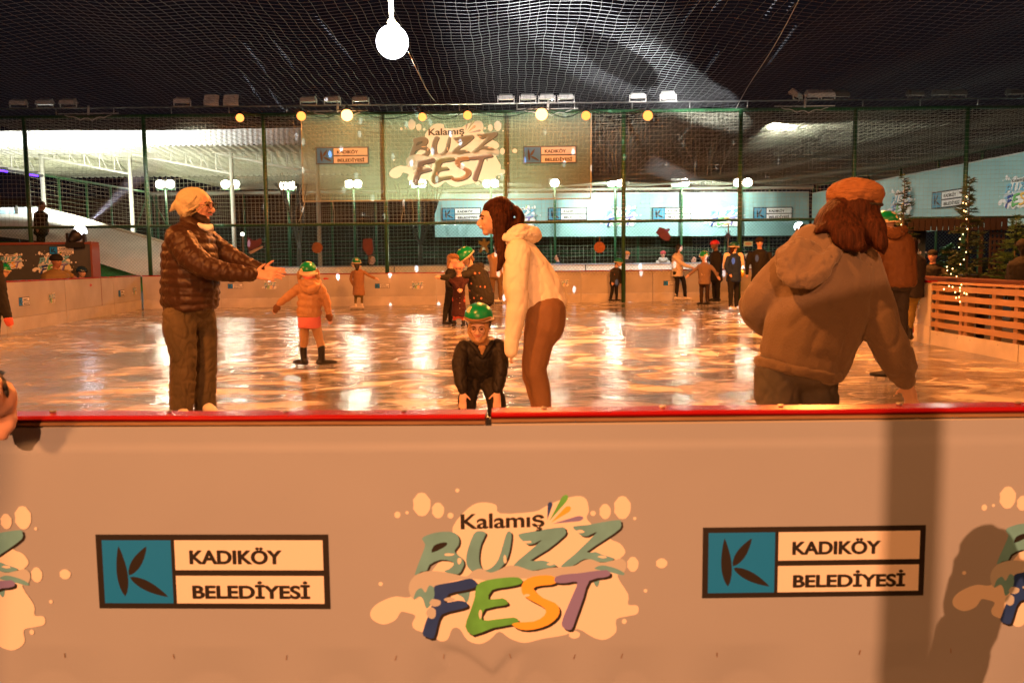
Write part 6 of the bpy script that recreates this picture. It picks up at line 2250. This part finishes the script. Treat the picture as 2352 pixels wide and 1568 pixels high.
# ------------------------------------------------------------------ the other skaters and spectators
def std(px, yt, label, face, top, bot, Y=None, yf=None, kid=False, arms=None, foot=None, hipx=0.0, headx=0.0, width=1.0, long=0.0, legs=None, skin=M_SKIN, boot=M_BOOTK, group='skaters on the ice', blade=True, detail=True, facep=True, z0=0.0, vox=None, topname='jacket', botname='trousers', armr=1.0, head=None, puff=None):
    """a person between picture heights yt and yf; arms/legs may be traced, else they hang / stand"""
    hor = HOR - 0.01047 * (px - CX)
    if Y is None:
        Y = CAM_H * F / (yf - hor)
    s = F / Y
    if yf is None:
        yf = hor + (CAM_H - z0) * s
    T = yf - yt
    fx, fy = Vector((face[0], face[1])).normalized()
    R = T * (0.088 if kid else 0.068)
    hh = yt + R * 1.05
    sh = yt + T * (0.225 if kid else 0.185)
    hp = yt + T * (0.53 if kid else 0.50)
    kn = yt + T * 0.735
    an = yt + T * 0.935
    sw = T * 0.105 * width
    lx, ly = sw * abs(fy) + sw * 0.15, sw * fx / s * 0.9            # side offset in px and depth
    tw, td = T * 0.088 * width, T * 0.068 * width
    ra = tw * abs(fy) + td * abs(fx)
    rb = td * abs(fy) + tw * abs(fx)
    hem = hp + T * (0.06 + long)
    cxm = px + hipx
    torso = [(px, sh - T * 0.02, 0, ra * 0.55, rb * 0.55), (px, sh + T * 0.035, 0, ra * 1.05, rb * 1.05), (px + hipx * 0.3, sh + T * 0.13, 0, ra * 1.08, rb * 1.08), (px + hipx * 0.7, hp - T * 0.05, 0, ra * 1.0, rb * 1.0), (cxm, hem, 0, ra * (1.05 + long), rb * (1.05 + long))]
    if arms is None:
        arms = [None, None]
    A = []
    for k, a in enumerate(arms):
        sx, sy = (-lx, -ly) if k == 0 else (lx, ly)
        r0 = T * 0.036 * armr
        if a is None:
            A.append([(px + sx, sh + T * 0.04, sy, r0), (px + sx * 1.25, sh + T * 0.17, sy * 1.2, r0 * 0.92), (px + sx * 1.25 + fx * T * 0.03, sh + T * 0.31, sy * 1.2 - 0.04, r0 * 0.7)])
        else:
            A.append([(px + sx, sh + T * 0.04, sy, r0)] + [(q[0], q[1], q[2] if len(q) > 2 else sy * 1.3, r0 * (0.95 - 0.22 * i)) for i, q in enumerate(a)])
    if legs is None:
        legs = [None, None]
    Lg = []
    for k, a in enumerate(legs):
        sg = -1 if k == 0 else 1
        ox, oy = sg * (T * 0.050 * abs(fy) + T * 0.012), sg * T * 0.05 * fx / s
        r0 = T * (0.052 if long < 0.1 else 0.040)
        if a is None:
            Lg.append([(cxm + ox, hp + T * 0.01, oy, r0 * 1.08), (cxm + ox * 1.05, kn, oy, r0 * 0.78), (cxm + ox * 1.1, an, oy, r0 * 0.58)])
        else:
            Lg.append([(cxm + ox, hp + T * 0.01, oy, r0 * 1.08)] + [(q[0], q[1], q[2] if len(q) > 2 else oy, r0 * (0.80 - 0.2 * i)) for i, q in enumerate(a)])
    if vox is None:
        vox = max(0.011, T / s * 0.011)
    h = (px + headx + fx * R * 0.15, hh, 0.0, R) if head is None else head
    return person(Y, px, label, h, (face[0], face[1], -0.05), torso, A, Lg, top, bot, skin=skin, group=group, vox=vox, feet=[foot or face] * 2, foot=T / s * 0.155, boot=boot, detail=detail, facep=facep, wr=0.006, z0=z0, topname=topname, botname=botname, puff=puff)


def hair(g, m=M_DARKH, length=1.0, pony=False):
    f, u, l = frame(g.face, g.up)
    R, c = g.R, g.hc
    h = MB()
    h.ell(c + u * 0.26 * R - f * 0.22 * R, (f * 0.86 * R, l * 0.80 * R, u * 0.80 * R), 16, 10)
    if length > 0:
        h.tube([c - f * 0.55 * R + u * 0.1 * R, c - f * 0.72 * R - u * 0.7 * R, c - f * 0.75 * R - u * (0.7 + length) * R], [(0.7 * R, 0.4 * R), (0.62 * R, 0.32 * R), (0.3 * R, 0.18 * R)], seg=12, ref=f)
    if pony:
        h.tube([c - f * 0.9 * R + u * 0.35 * R, c - f * 1.3 * R + u * 0.0 * R, c - f * 1.25 * R - u * 0.8 * R], [0.2 * R, 0.26 * R, 0.1 * R], seg=10)
    return h.blob('hair', m, g.t, voxel=max(0.01, R * 0.09), smooth=2, wrinkle=0.004, wscale=25)


def beanie(g, m, k=1.0, bob=False):
    f, u, l = frame(g.face, g.up)
    R, c = g.R * k, g.hc
    h = MB()
    h.ell(c + u * 0.38 * R - f * 0.08 * R, (f * 0.98 * R, l * 0.82 * R, u * 0.74 * R), 16, 10, zmin=-0.3)
    if bob:
        h.ell(c + u * 1.2 * R, (f * 0.25 * R, l * 0.25 * R, u * 0.25 * R), 10, 8)
    o = h.blob('hat', m, g.t, voxel=max(0.01, R * 0.09), smooth=2)
    return o


C_BLACK = cloth('black_coat', (0.014, 0.013, 0.012), 0.8)
C_DARK = cloth('charcoal_coat', (0.030, 0.026, 0.024), 0.8)
C_TANC = cloth('tan_wool_coat', (0.38, 0.20, 0.10), 0.85, 0.3, 18)
C_OLIVE = cloth('olive_leggings', (0.15, 0.11, 0.045), 0.8)
C_BEIGEC = cloth('beige_pullover', (0.42, 0.27, 0.16), 0.85)
C_KHAKI = cloth('khaki_trousers', (0.24, 0.15, 0.075), 0.8)
C_MAROON = cloth('maroon_coat', (0.050, 0.016, 0.018), 0.75)
C_RED = cloth('red_tights', (0.55, 0.10, 0.07), 0.7)
C_CREAM = cloth('cream_sweatshirt', (0.68, 0.58, 0.46), 0.85)
C_GREYT = cloth('taupe_sleeve_top', (0.25, 0.17, 0.12), 0.85)
C_WCROP = cloth('white_crop_top', (0.70, 0.56, 0.44), 0.85)
C_BRWN = cloth('dark_brown_trousers', (0.040, 0.022, 0.014), 0.8)
C_NAVY = cloth('navy_vest', (0.015, 0.03, 0.075), 0.8)
C_BCOAT = cloth('brown_padded_coat', (0.125, 0.055, 0.022), 0.65, 0.5, 9)
C_YGREEN = cloth('ochre_green_trousers', (0.19, 0.135, 0.035), 0.8)
C_PALEW = cloth('pale_winter_jacket', (0.60, 0.62, 0.60), 0.8)
C_PKHAT = cloth('pink_knit_hat', (0.60, 0.10, 0.12), 0.9)
C_ORHAT = cloth('orange_knit_hat', (0.55, 0.18, 0.05), 0.9)
C_BLUEH = cloth('blue_hooded_jacket', (0.05, 0.09, 0.17), 0.8)
C_PLAID = mat('checked_cap', (0.30, 0.16, 0.07), 0.9, wave=('Z', 34, 0.5, 0.4), color2=(0.12, 0.06, 0.03), vscale=60)
C_YELL = cloth('dull_yellow_hooded_jacket', (0.24, 0.17, 0.07), 0.9)

g = std(824, 594, 'small skater in a long pale tan coat and green helmet by the far boards', (-0.35, 0.9), C_TANC, C_OLIVE, yf=711, kid=True, arms=[[(806, 640), (812, 655)], [(846, 632), (861, 639)]], long=0.12, boot=M_BOOTW, foot=(-1, 0.2), headx=-5, facep=False, topname='coat', botname='leggings')
hair(g, M_DARKH, 0.9)
helmet(g, M_HELM, 1.1, True, (-0.35, 0.9, 0.0))
c = g.hc
MB().path([g.j(808, 606), g.j(812, 612), g.j(830, 612)], 0.03, 6).build('hood_fur', M_RIM, g.t)

g = std(1036, 582, 'child in a checked cap and black clothes bending towards the girl in the pink helmet', (1, -0.25), C_BLACK, C_BLACK, yf=750, arms=[[(1028, 655, -0.2), (1042, 663, -0.3)], [(1048, 650), (1056, 660)]], kid=True, foot=(0.7, -0.6), legs=[[(1024, 712), (1021, 738)], [(1036, 710), (1034, 740)]], width=0.9, headx=3)
hair(g, M_BLONDH, 0.7)
f, u, l = frame(g.face)
cp = MB()
cp.ell(g.hc + u * 0.5 * g.R, (f * 0.95 * g.R, l * 0.85 * g.R, u * 0.55 * g.R), 16, 10)
cp.ell(g.hc + u * 0.32 * g.R + f * 0.8 * g.R, (f * 0.45 * g.R, l * 0.5 * g.R, u * 0.10 * g.R), 12, 8)
cp.blob('cap', C_PLAID, g.t, voxel=0.012, smooth=2)

g = std(1054, 604, 'little girl in a pink helmet and long maroon coat with red tights, facing the camera', (-0.05, -1), C_MAROON, C_RED, yf=754, kid=True, arms=[[(1046, 655, -0.1), (1052, 664, -0.2)], [(1064, 655, -0.1), (1060, 664, -0.2)]], long=0.22, foot=(-0.2, -1), width=1.05, topname='coat', botname='tights')
helmet(g, M_HELMP, 1.08, False, None, 0.34)
bt = MB()
for i in range(5):
    bt.ell(g.j(1056, 660 + i * 12, -0.17 - i * 0.012), ((0.008, 0, 0), (0, 0.006, 0), (0, 0, 0.008)), 8, 6)
bt.build('button', M_STEEL, g.t)

g = person(16.6, 1090, 'child in a pink-printed dark jacket and green helmet, arm stretched out left',
           (1071, 592, -0.05, 16), (-0.75, -0.55, -0.45), [(1083, 612, 0, 14, 16), (1093, 630, 0, 24, 24), (1101, 655, 0, 27, 26), (1106, 680, 0, 30, 27), (1108, 697, 0, 28, 26)],
           [[(1080, 628, -0.18, 10.5), (1055, 634, -0.30, 9.5), (1030, 637, -0.34, 8), (1016, 637, -0.34, 6.5)], [(1112, 630, 0.12, 11), (1118, 660, 0.15, 10), (1108, 682, 0.05, 8)]],
           [[(1097, 695, -0.05, 11), (1092, 718, -0.05, 9), (1090, 742, -0.05, 7)], [(1112, 695, 0.05, 11), (1118, 718, 0.05, 9), (1120, 742, 0.05, 7)]], M_DINO, C_BLACK, vox=0.014, feet=[(-0.6, -0.8), (-0.4, -0.9)], foot=0.2, group='skaters on the ice', wr=0.005, topname='printed_jacket')
hair(g, M_BLONDH, 0.2)
helmet(g, spots('leaning_helmet_shell', (0.0, 0.25, 0.09), (0.72, 0.62, 0.36), 8.0, 0.32), 1.25, True, (-0.85, -0.45, -0.75), 0.45)
ho = MB()
ho.ell(g.j(1098, 614, 0.05), (Vector((0.13, 0, 0.02)), Vector((0, 0.13, 0)), Vector((0, 0, 0.10))), 14, 10)
ho.blob('hood', M_DINO, g.t, voxel=0.014, smooth=2)

g = std(1140, 557, 'tall skater in a beige top and khaki trousers, half hidden behind the red-haired woman', (-0.3, 0.9), C_BEIGEC, C_KHAKI, yf=698, arms=[[(1128, 605), (1130, 620)], None], boot=M_BOOTW, foot=(-0.9, -0.2), facep=False, topname='pullover')
hair(g, M_DARKH, 1.3)

g = std(1415, 594, 'child in a pink-dotted dark jacket and teal helmet standing alone against the far boards', (0.5, -0.5), M_DINO, C_BLACK, yf=694, kid=True, arms=[None, [(1424, 640), (1426, 650)]], foot=(1, -0.3), legs=[[(1406, 668), (1402, 687)], None], hipx=-4, headx=5, topname='printed_jacket')
hair(g, M_BROWNH, 0.8)
helmet(g, mat('teal_helmet', (0.01, 0.18, 0.15), 0.3), 1.1, True)

g = std(1556, 560, 'young woman in a cream sweatshirt and black leggings with white skates by the far boards', (0.9, 0.3), C_CREAM, C_BLACK, yf=692, arms=[[(1568, 606, -0.25), (1587, 613, -0.35)], [(1566, 605), (1586, 614, 0.0)]], boot=M_BOOTW, foot=(1, -0.3), headx=3, topname='sweatshirt', botname='leggings', width=1.05, legs=[[(1556, 645), (1553, 680)], [(1570, 645), (1574, 681)]])
hair(g, M_DARKH, 0.8)

g = std(1618, 578, 'child in a taupe and white crop top with arms spread, green helmet, brown trousers', (-0.55, -0.7), C_GREYT, C_BRWN, yf=703, kid=True, arms=[[(1598, 618), (1583, 631)], [(1638, 618), (1648, 634)]], foot=(-0.7, -0.5), topname='top')
hair(g, M_BROWNH, 0.9)
helmet(g, M_HELM, 1.05, True)
ct = MB()
ct.tube([g.j(1618, 618), g.j(1618, 630), g.j(1618, 638)], [(13.5 / g.s, 0.15), (14 / g.s, 0.16), (12.5 / g.s, 0.14)], seg=14)
ct.blob('white_panel', C_WCROP, g.t, voxel=0.016, smooth=2)

g = std(1645, 553, 'dark-skinned man in a red helmet and long black coat near the far right corner', (-0.9, -0.3), C_BLACK, C_BLACK, yf=696, long=0.08, skin=mat('skin_dark', (0.20, 0.10, 0.06), 0.5), foot=(-1, -0.2), headx=-2, topname='coat')
helmet(g, M_HELMR, 1.05, False)

g = std(1685, 557, 'skater in a navy vest with white sleeves, dark helmet and yellow gloves', (0.6, 0.4), C_NAVY, C_BLACK, yf=715, arms=[[(1668, 612), (1676, 628)], [(1700, 610), (1704, 628)]], foot=(0.3, -0.7), boot=M_BOOTW, topname='vest', facep=False)
hair(g, M_BROWNH, 0.6)
helmet(g, M_HELMD, 1.08, True)
sv = MB()
for x0, x1 in ((1670, 1667), (1700, 1703)):
    sv.tube([g.j(x0, 588, -0.02), g.j((x0 + x1) / 2, 600, -0.02), g.j(x1, 612, -0.02)], [0.085, 0.085, 0.075], seg=10)
    gv = MB()
    gv.ell(g.j(x1 + (8 if x0 < 1680 else 1), 628, -0.03), ((0.06, 0, 0), (0, 0.05, 0), (0, 0, 0.09)), 10, 8)
    gv.build('glove', mat('yellow_glove', (0.55, 0.33, 0.02), 0.7), g.t, smooth=True)
sv.build('sleeve', C_WCROP, g.t, smooth=True)

g = std(1745, 546, 'man in a black coat and dark beanie facing the camera, beside the woman in grey', (-0.15, -1), C_BLACK, C_BRWN, yf=712, skin=M_SKIND, width=1.15, topname='coat', long=0.05)
beanie(g, cloth('dark_knit_beanie', (0.020, 0.012, 0.010), 0.95), 1.08)

g = person(8.3, 2045, 'skater in a long brown padded coat and green helmet behind the woman in grey',
           (2034, 514, 0.0, 22), (-0.9, 0.35, -0.1), [(2048, 540, 0, 28, 30), (2052, 558, 0, 44, 44), (2056, 600, 0, 46, 46), (2058, 640, 0, 46, 46), (2058, 656, 0, 44, 44)],
           [[(2020, 560, -0.05, 18), (2012, 600, -0.08, 17), (2014, 640, -0.1, 14)], [(2082, 560, 0.05, 18), (2084, 600, 0.05, 17), (2078, 640, 0.0, 13)]],
           [[(2046, 655, 0, 22), (2044, 740, 0, 17), (2044, 850, 0, 12)], [(2068, 655, 0, 22), (2068, 740, 0, 17), (2068, 850, 0, 12)]], C_BCOAT, C_DARK, vox=0.013, feet=[(-0.8, 0.4), (-0.8, 0.4)], foot=0.24, group='skaters on the ice', topname='padded_coat', wr=0.006, facep=False)
helmet(g, M_HELM, 1.15, True, (-0.9, 0.35, -0.1))
fu = MB()
fu.tube([g.j(2030, 530, -0.14), g.j(2058, 536, -0.17), g.j(2074, 528, 0.0)], [0.045, 0.06, 0.05], seg=12)
fu.blob('fur_collar', cloth('brown_fur', (0.16, 0.07, 0.03), 0.95, 0.9, 60), g.t, voxel=0.012, smooth=1, wrinkle=0.008, wscale=40)

g = std(2092, 545, 'skater in a dark jacket, ochre trousers and red-topped skates by the right board', (-0.55, 0.75), C_DARK, C_YGREEN, yf=787, arms=[None, [(2112, 610), (2106, 634)]], foot=(-0.8, -0.3), width=1.15, facep=False, legs=[[(2080, 715), (2074, 752)], [(2094, 715), (2090, 752)]], hipx=-4)
hair(g, M_DARKH, 0.6)
rt = MB()
for x in (2074, 2090):
    rt.tube([g.j(x, 753), g.j(x, 758)], [0.055, 0.057], seg=10)
rt.build('red_sock', C_RED, g.t, smooth=True)

# spectators
g = std(2143, 574, 'spectator in dark clothes and cap leaning on the right rail beside the fir tree', (-0.7, -0.7), C_BLACK, C_BLACK, Y=14.2, z0=-0.12, arms=[[(2134, 622), (2140, 640)], [(2168, 622), (2180, 641, -0.4)]], group='spectators around the rink', skin=M_SKIND, boot=C_BLACK)
beanie(g, C_BLACK)
g = std(2352, 552, 'dark silhouetted spectator at the right picture edge behind the plank bar', (-0.6, -0.8), C_BLACK, C_BLACK, Y=13.0, z0=-0.12, group='spectators around the rink', facep=False, width=1.2, skin=C_BLACK)  # skin takes the coat's black, painting in the silhouette's shade
beanie(g, C_BLACK, 1.15)
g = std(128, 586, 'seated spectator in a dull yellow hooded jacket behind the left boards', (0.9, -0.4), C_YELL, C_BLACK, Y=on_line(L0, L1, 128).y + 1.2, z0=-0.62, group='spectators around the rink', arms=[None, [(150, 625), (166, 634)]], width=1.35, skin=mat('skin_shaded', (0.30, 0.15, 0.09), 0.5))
beanie(g, C_BLACK, 1.15)
g = std(186, 614, 'small child in a dark blue helmet just above the left boards', (0.9, -0.3), C_BLACK, C_BLACK, Y=on_line(L0, L1, 186).y + 1.0, z0=-0.12, kid=True, group='spectators around the rink')
helmet(g, mat('dark_blue_helmet', (0.015, 0.04, 0.08), 0.2), 1.15, False)
g = std(4, 607, 'child in a spotted green helmet cut by the left picture edge above the boards', (0.9, 0.2), C_BLACK, C_BLACK, Y=on_line(L0, L1, 4).y + 1.0, z0=-0.12, kid=True, group='spectators around the rink', facep=False)
helmet(g, M_HELM, 1.1, True)
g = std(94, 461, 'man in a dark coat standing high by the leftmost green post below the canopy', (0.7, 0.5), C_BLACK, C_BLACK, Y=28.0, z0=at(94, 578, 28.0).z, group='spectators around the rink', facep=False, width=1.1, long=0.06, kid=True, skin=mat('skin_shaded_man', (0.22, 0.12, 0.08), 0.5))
hair(g, M_DARKH, 0.0)
MB().box((at(-40, 560, 27.4).x, 27.4, -0.12), (at(140, 560, 27.4).x, 28.6, at(94, 578, 28.0).z - 0.002)).build('stand_platform', M_DARKW)['kind'] = 'structure'
for px, yt, lab, fc, tp_, hat in ((853, 587, 'spectator with a fair head behind the dim barrier, below the upright mitten', (0.8, -0.3), C_DARK, 'fair'),
                                  (1281, 585, 'spectator in a blue hooded jacket with his back turned, right of the white hoodie', (-0.8, -0.1), C_BLUEH, 'hair'),
                                  (1440, 578, 'spectator in an orange hat just right of a green post', (0.4, -0.8), C_DARK, 'orange'),
                                  (1523, 577, 'spectator in a pink hat and pale jacket behind the bright barrier', (0.0, -1), C_PALEW, 'pink'),
                                  (1592, 589, 'dark-haired spectator bent over the barrier right of the woman in cream', (0.5, -0.8), C_BLACK, 'hair'),
                                  (1716, 584, 'spectator in a pale hood and beige coat, right of a green post', (0.3, 0.9), C_BEIGEC, 'pale')):
    g = std(px, yt, lab, fc, tp_, C_BLACK, Y=31.4, z0=-0.12, group='spectators around the rink', boot=C_BLACK, kid=yt > 586)
    if hat == 'pink':
        beanie(g, C_PKHAT, 1.15)
        sc = MB()
        sc.tube([g.j(1517, 596, -0.05), g.j(1523, 598, -0.16), g.j(1529, 596, -0.05)], [0.08, 0.09, 0.08], seg=10)
        sc.build('scarf', C_PALEW, g.t, smooth=True)
    elif hat == 'orange':
        beanie(g, C_ORHAT, 1.15)
    elif hat == 'pale':
        beanie(g, C_CREAM, 1.2)
    elif hat == 'fair':
        hair(g, M_BLONDH, 0.2)
    else:
        hair(g, M_DARKH, 0.2)

# the people cut by the left picture edge: a skater's sleeve, and a hand resting on the red rail
g = person(9.0, -22, 'skater in a black jacket at the left picture edge, only a red-cuffed arm showing', (-30, 560, 0, 18), (-0.3, 1, 0), [(-28, 590, 0, 16, 14), (-28, 606, 0, 34, 24), (-28, 660, 0, 34, 26), (-28, 720, 0, 34, 26)],
           [[(-56, 612, 0, 13), (-66, 660, 0, 12), (-68, 700, 0, 10)], [(-2, 640, 0, 14), (6, 690, -0.03, 13), (16, 722, -0.05, 11), (21, 738, -0.06, 8)]],
           [[(-40, 715, 0, 18), (-40, 790, 0, 14), (-40, 850, 0, 11)], [(-16, 715, 0, 18), (-16, 790, 0, 14), (-16, 850, 0, 11)]], C_BLACK, C_BLACK, vox=0.013, feet=[(0, 1), (0, 1)], foot=0.25, facep=False, group='skaters on the ice')
cu = MB().tube([g.j(19, 734, -0.06), g.j(22, 742, -0.06)], [9.5 / g.s, 8.5 / g.s], seg=12)
cu.build('cuff', C_RED, g.t, smooth=True)
hair(g, M_DARKH, 0.3)
YH = 1.36
hd_ = Fig(YH, -60, 'spectator just outside the left edge, one hand gripping the front rail', 'spectators around the rink', -0.12)
b = MB()
wr_ = hd_.j(-8, 922, -0.02)
b.tube([hd_.j(-950, 900, -0.25), hd_.j(-450, 900, -0.12), hd_.j(-60, 905, -0.06), wr_], [0.055, 0.045, 0.036, 0.030], seg=12)
# knuckles over the rail, fingers bent down over its front
for k, (x0, y0, x1, y1, x2, y2, r) in enumerate(((20, 944, 26, 962, 24, 982, 0.0092), (7, 948, 11, 975, 8, 1003, 0.0096), (-7, 948, -6, 975, -9, 1000, 0.0094), (-21, 946, -22, 968, -25, 990, 0.0088))):
    b.tube([wr_.lerp(hd_.j(x0, y0, 0.02), 0.35), hd_.j(x0, y0, 0.015), hd_.j(x1, y1, -0.022), hd_.j(x2, y2, -0.024)], [r * 1.5, r * 1.25, r * 1.05, r * 0.85], seg=8, sub=3)
b.tube([wr_, hd_.j(16, 930, 0.03), hd_.j(24, 940, 0.06)], [0.016, 0.012, 0.009], seg=8, sub=3)
head_prims(b, hd_.j(-1350, 300, -0.42), 0.12, (0.3, 1, -0.1))
b.tube([hd_.j(-1350, 450, -0.42), hd_.j(-1350, 700, -0.42), hd_.j(-1350, 1000, -0.42), hd_.j(-1350, 1500, -0.42)], [0.06, 0.15, 0.15, 0.14], seg=12)
b.tube([hd_.j(-1220, 640, -0.40), hd_.j(-1120, 800, -0.34), hd_.j(-950, 900, -0.25)], [0.06, 0.055, 0.055], seg=12)
for sx in (-1440, -1260):
    b.tube([hd_.j(sx, 1450, -0.42), hd_.j(sx, 1900, -0.42), Vector((hd_.j(sx, 1900, -0.42).x, hd_.j(sx, 1900, -0.42).y, 0.06))], [0.085, 0.065, 0.05], seg=12)
b.blob('body', M_SKIND, hd_.t, voxel=0.006, smooth=2)
s = MB()
s.tube([hd_.j(-1220, 640, -0.40), hd_.j(-1110, 800, -0.34), hd_.j(-950, 900, -0.25), hd_.j(-450, 897, -0.12), hd_.j(-85, 895, -0.06), hd_.j(-34, 902, -0.035)], [0.08, 0.075, 0.07, 0.06, 0.045, 0.034], seg=14)
s.tube([hd_.j(-1350, 500, -0.42), hd_.j(-1350, 640, -0.42), hd_.j(-1350, 1000, -0.42), hd_.j(-1350, 1500, -0.42)], [(0.07, 0.07), (0.20, 0.14), (0.19, 0.15), (0.18, 0.15)], seg=14)
s.blob('jacket', C_OLIVE, hd_.t, voxel=0.012, smooth=2, wrinkle=0.004)
tr_ = MB()
for sx in (-1440, -1260):
    tr_.tube([hd_.j(sx, 1480, -0.42), hd_.j(sx, 1900, -0.42), Vector((hd_.j(sx, 1900, -0.42).x, hd_.j(sx, 1900, -0.42).y, 0.05))], [0.11, 0.085, 0.07], seg=12)
tr_.blob('trousers', C_BLACK, hd_.t, voxel=0.014, smooth=2)
bn = MB()
f, u, l = frame((0.3, 1, -0.1))
hc_ = hd_.j(-1350, 300, -0.42)
bn.ell(hc_ + u * 0.045 - f * 0.012, (f * 0.118, l * 0.10, u * 0.095), 18, 12)
bn.tube([hc_ - f * 0.07, hc_ - f * 0.085 - u * 0.07, hc_ - f * 0.075 - u * 0.12], [0.075, 0.065, 0.04], seg=12)
bn.blob('hair', M_DARKH, hd_.t, voxel=0.008, smooth=2, wrinkle=0.003, wscale=25)
st_ = MB()
st_.path([hd_.j(-3, 862, -0.03), hd_.j(8, 875, -0.04), hd_.j(14, 895, -0.045), hd_.j(15, 918, -0.04)], 0.004, 6)
st_.build('wrist_strap', M_STRAP, hd_.t, smooth=True)

# spectator right of the camera, outside the picture, whose shadow falls on the banner
g = std(3760, 130, 'spectator in a dark coat at the front boards, outside the picture on the right', (0.1, 1), C_DARK, C_BLACK, Y=0.75, z0=-0.12, group='spectators around the rink', facep=False, vox=0.012, width=1.25, kid=True)
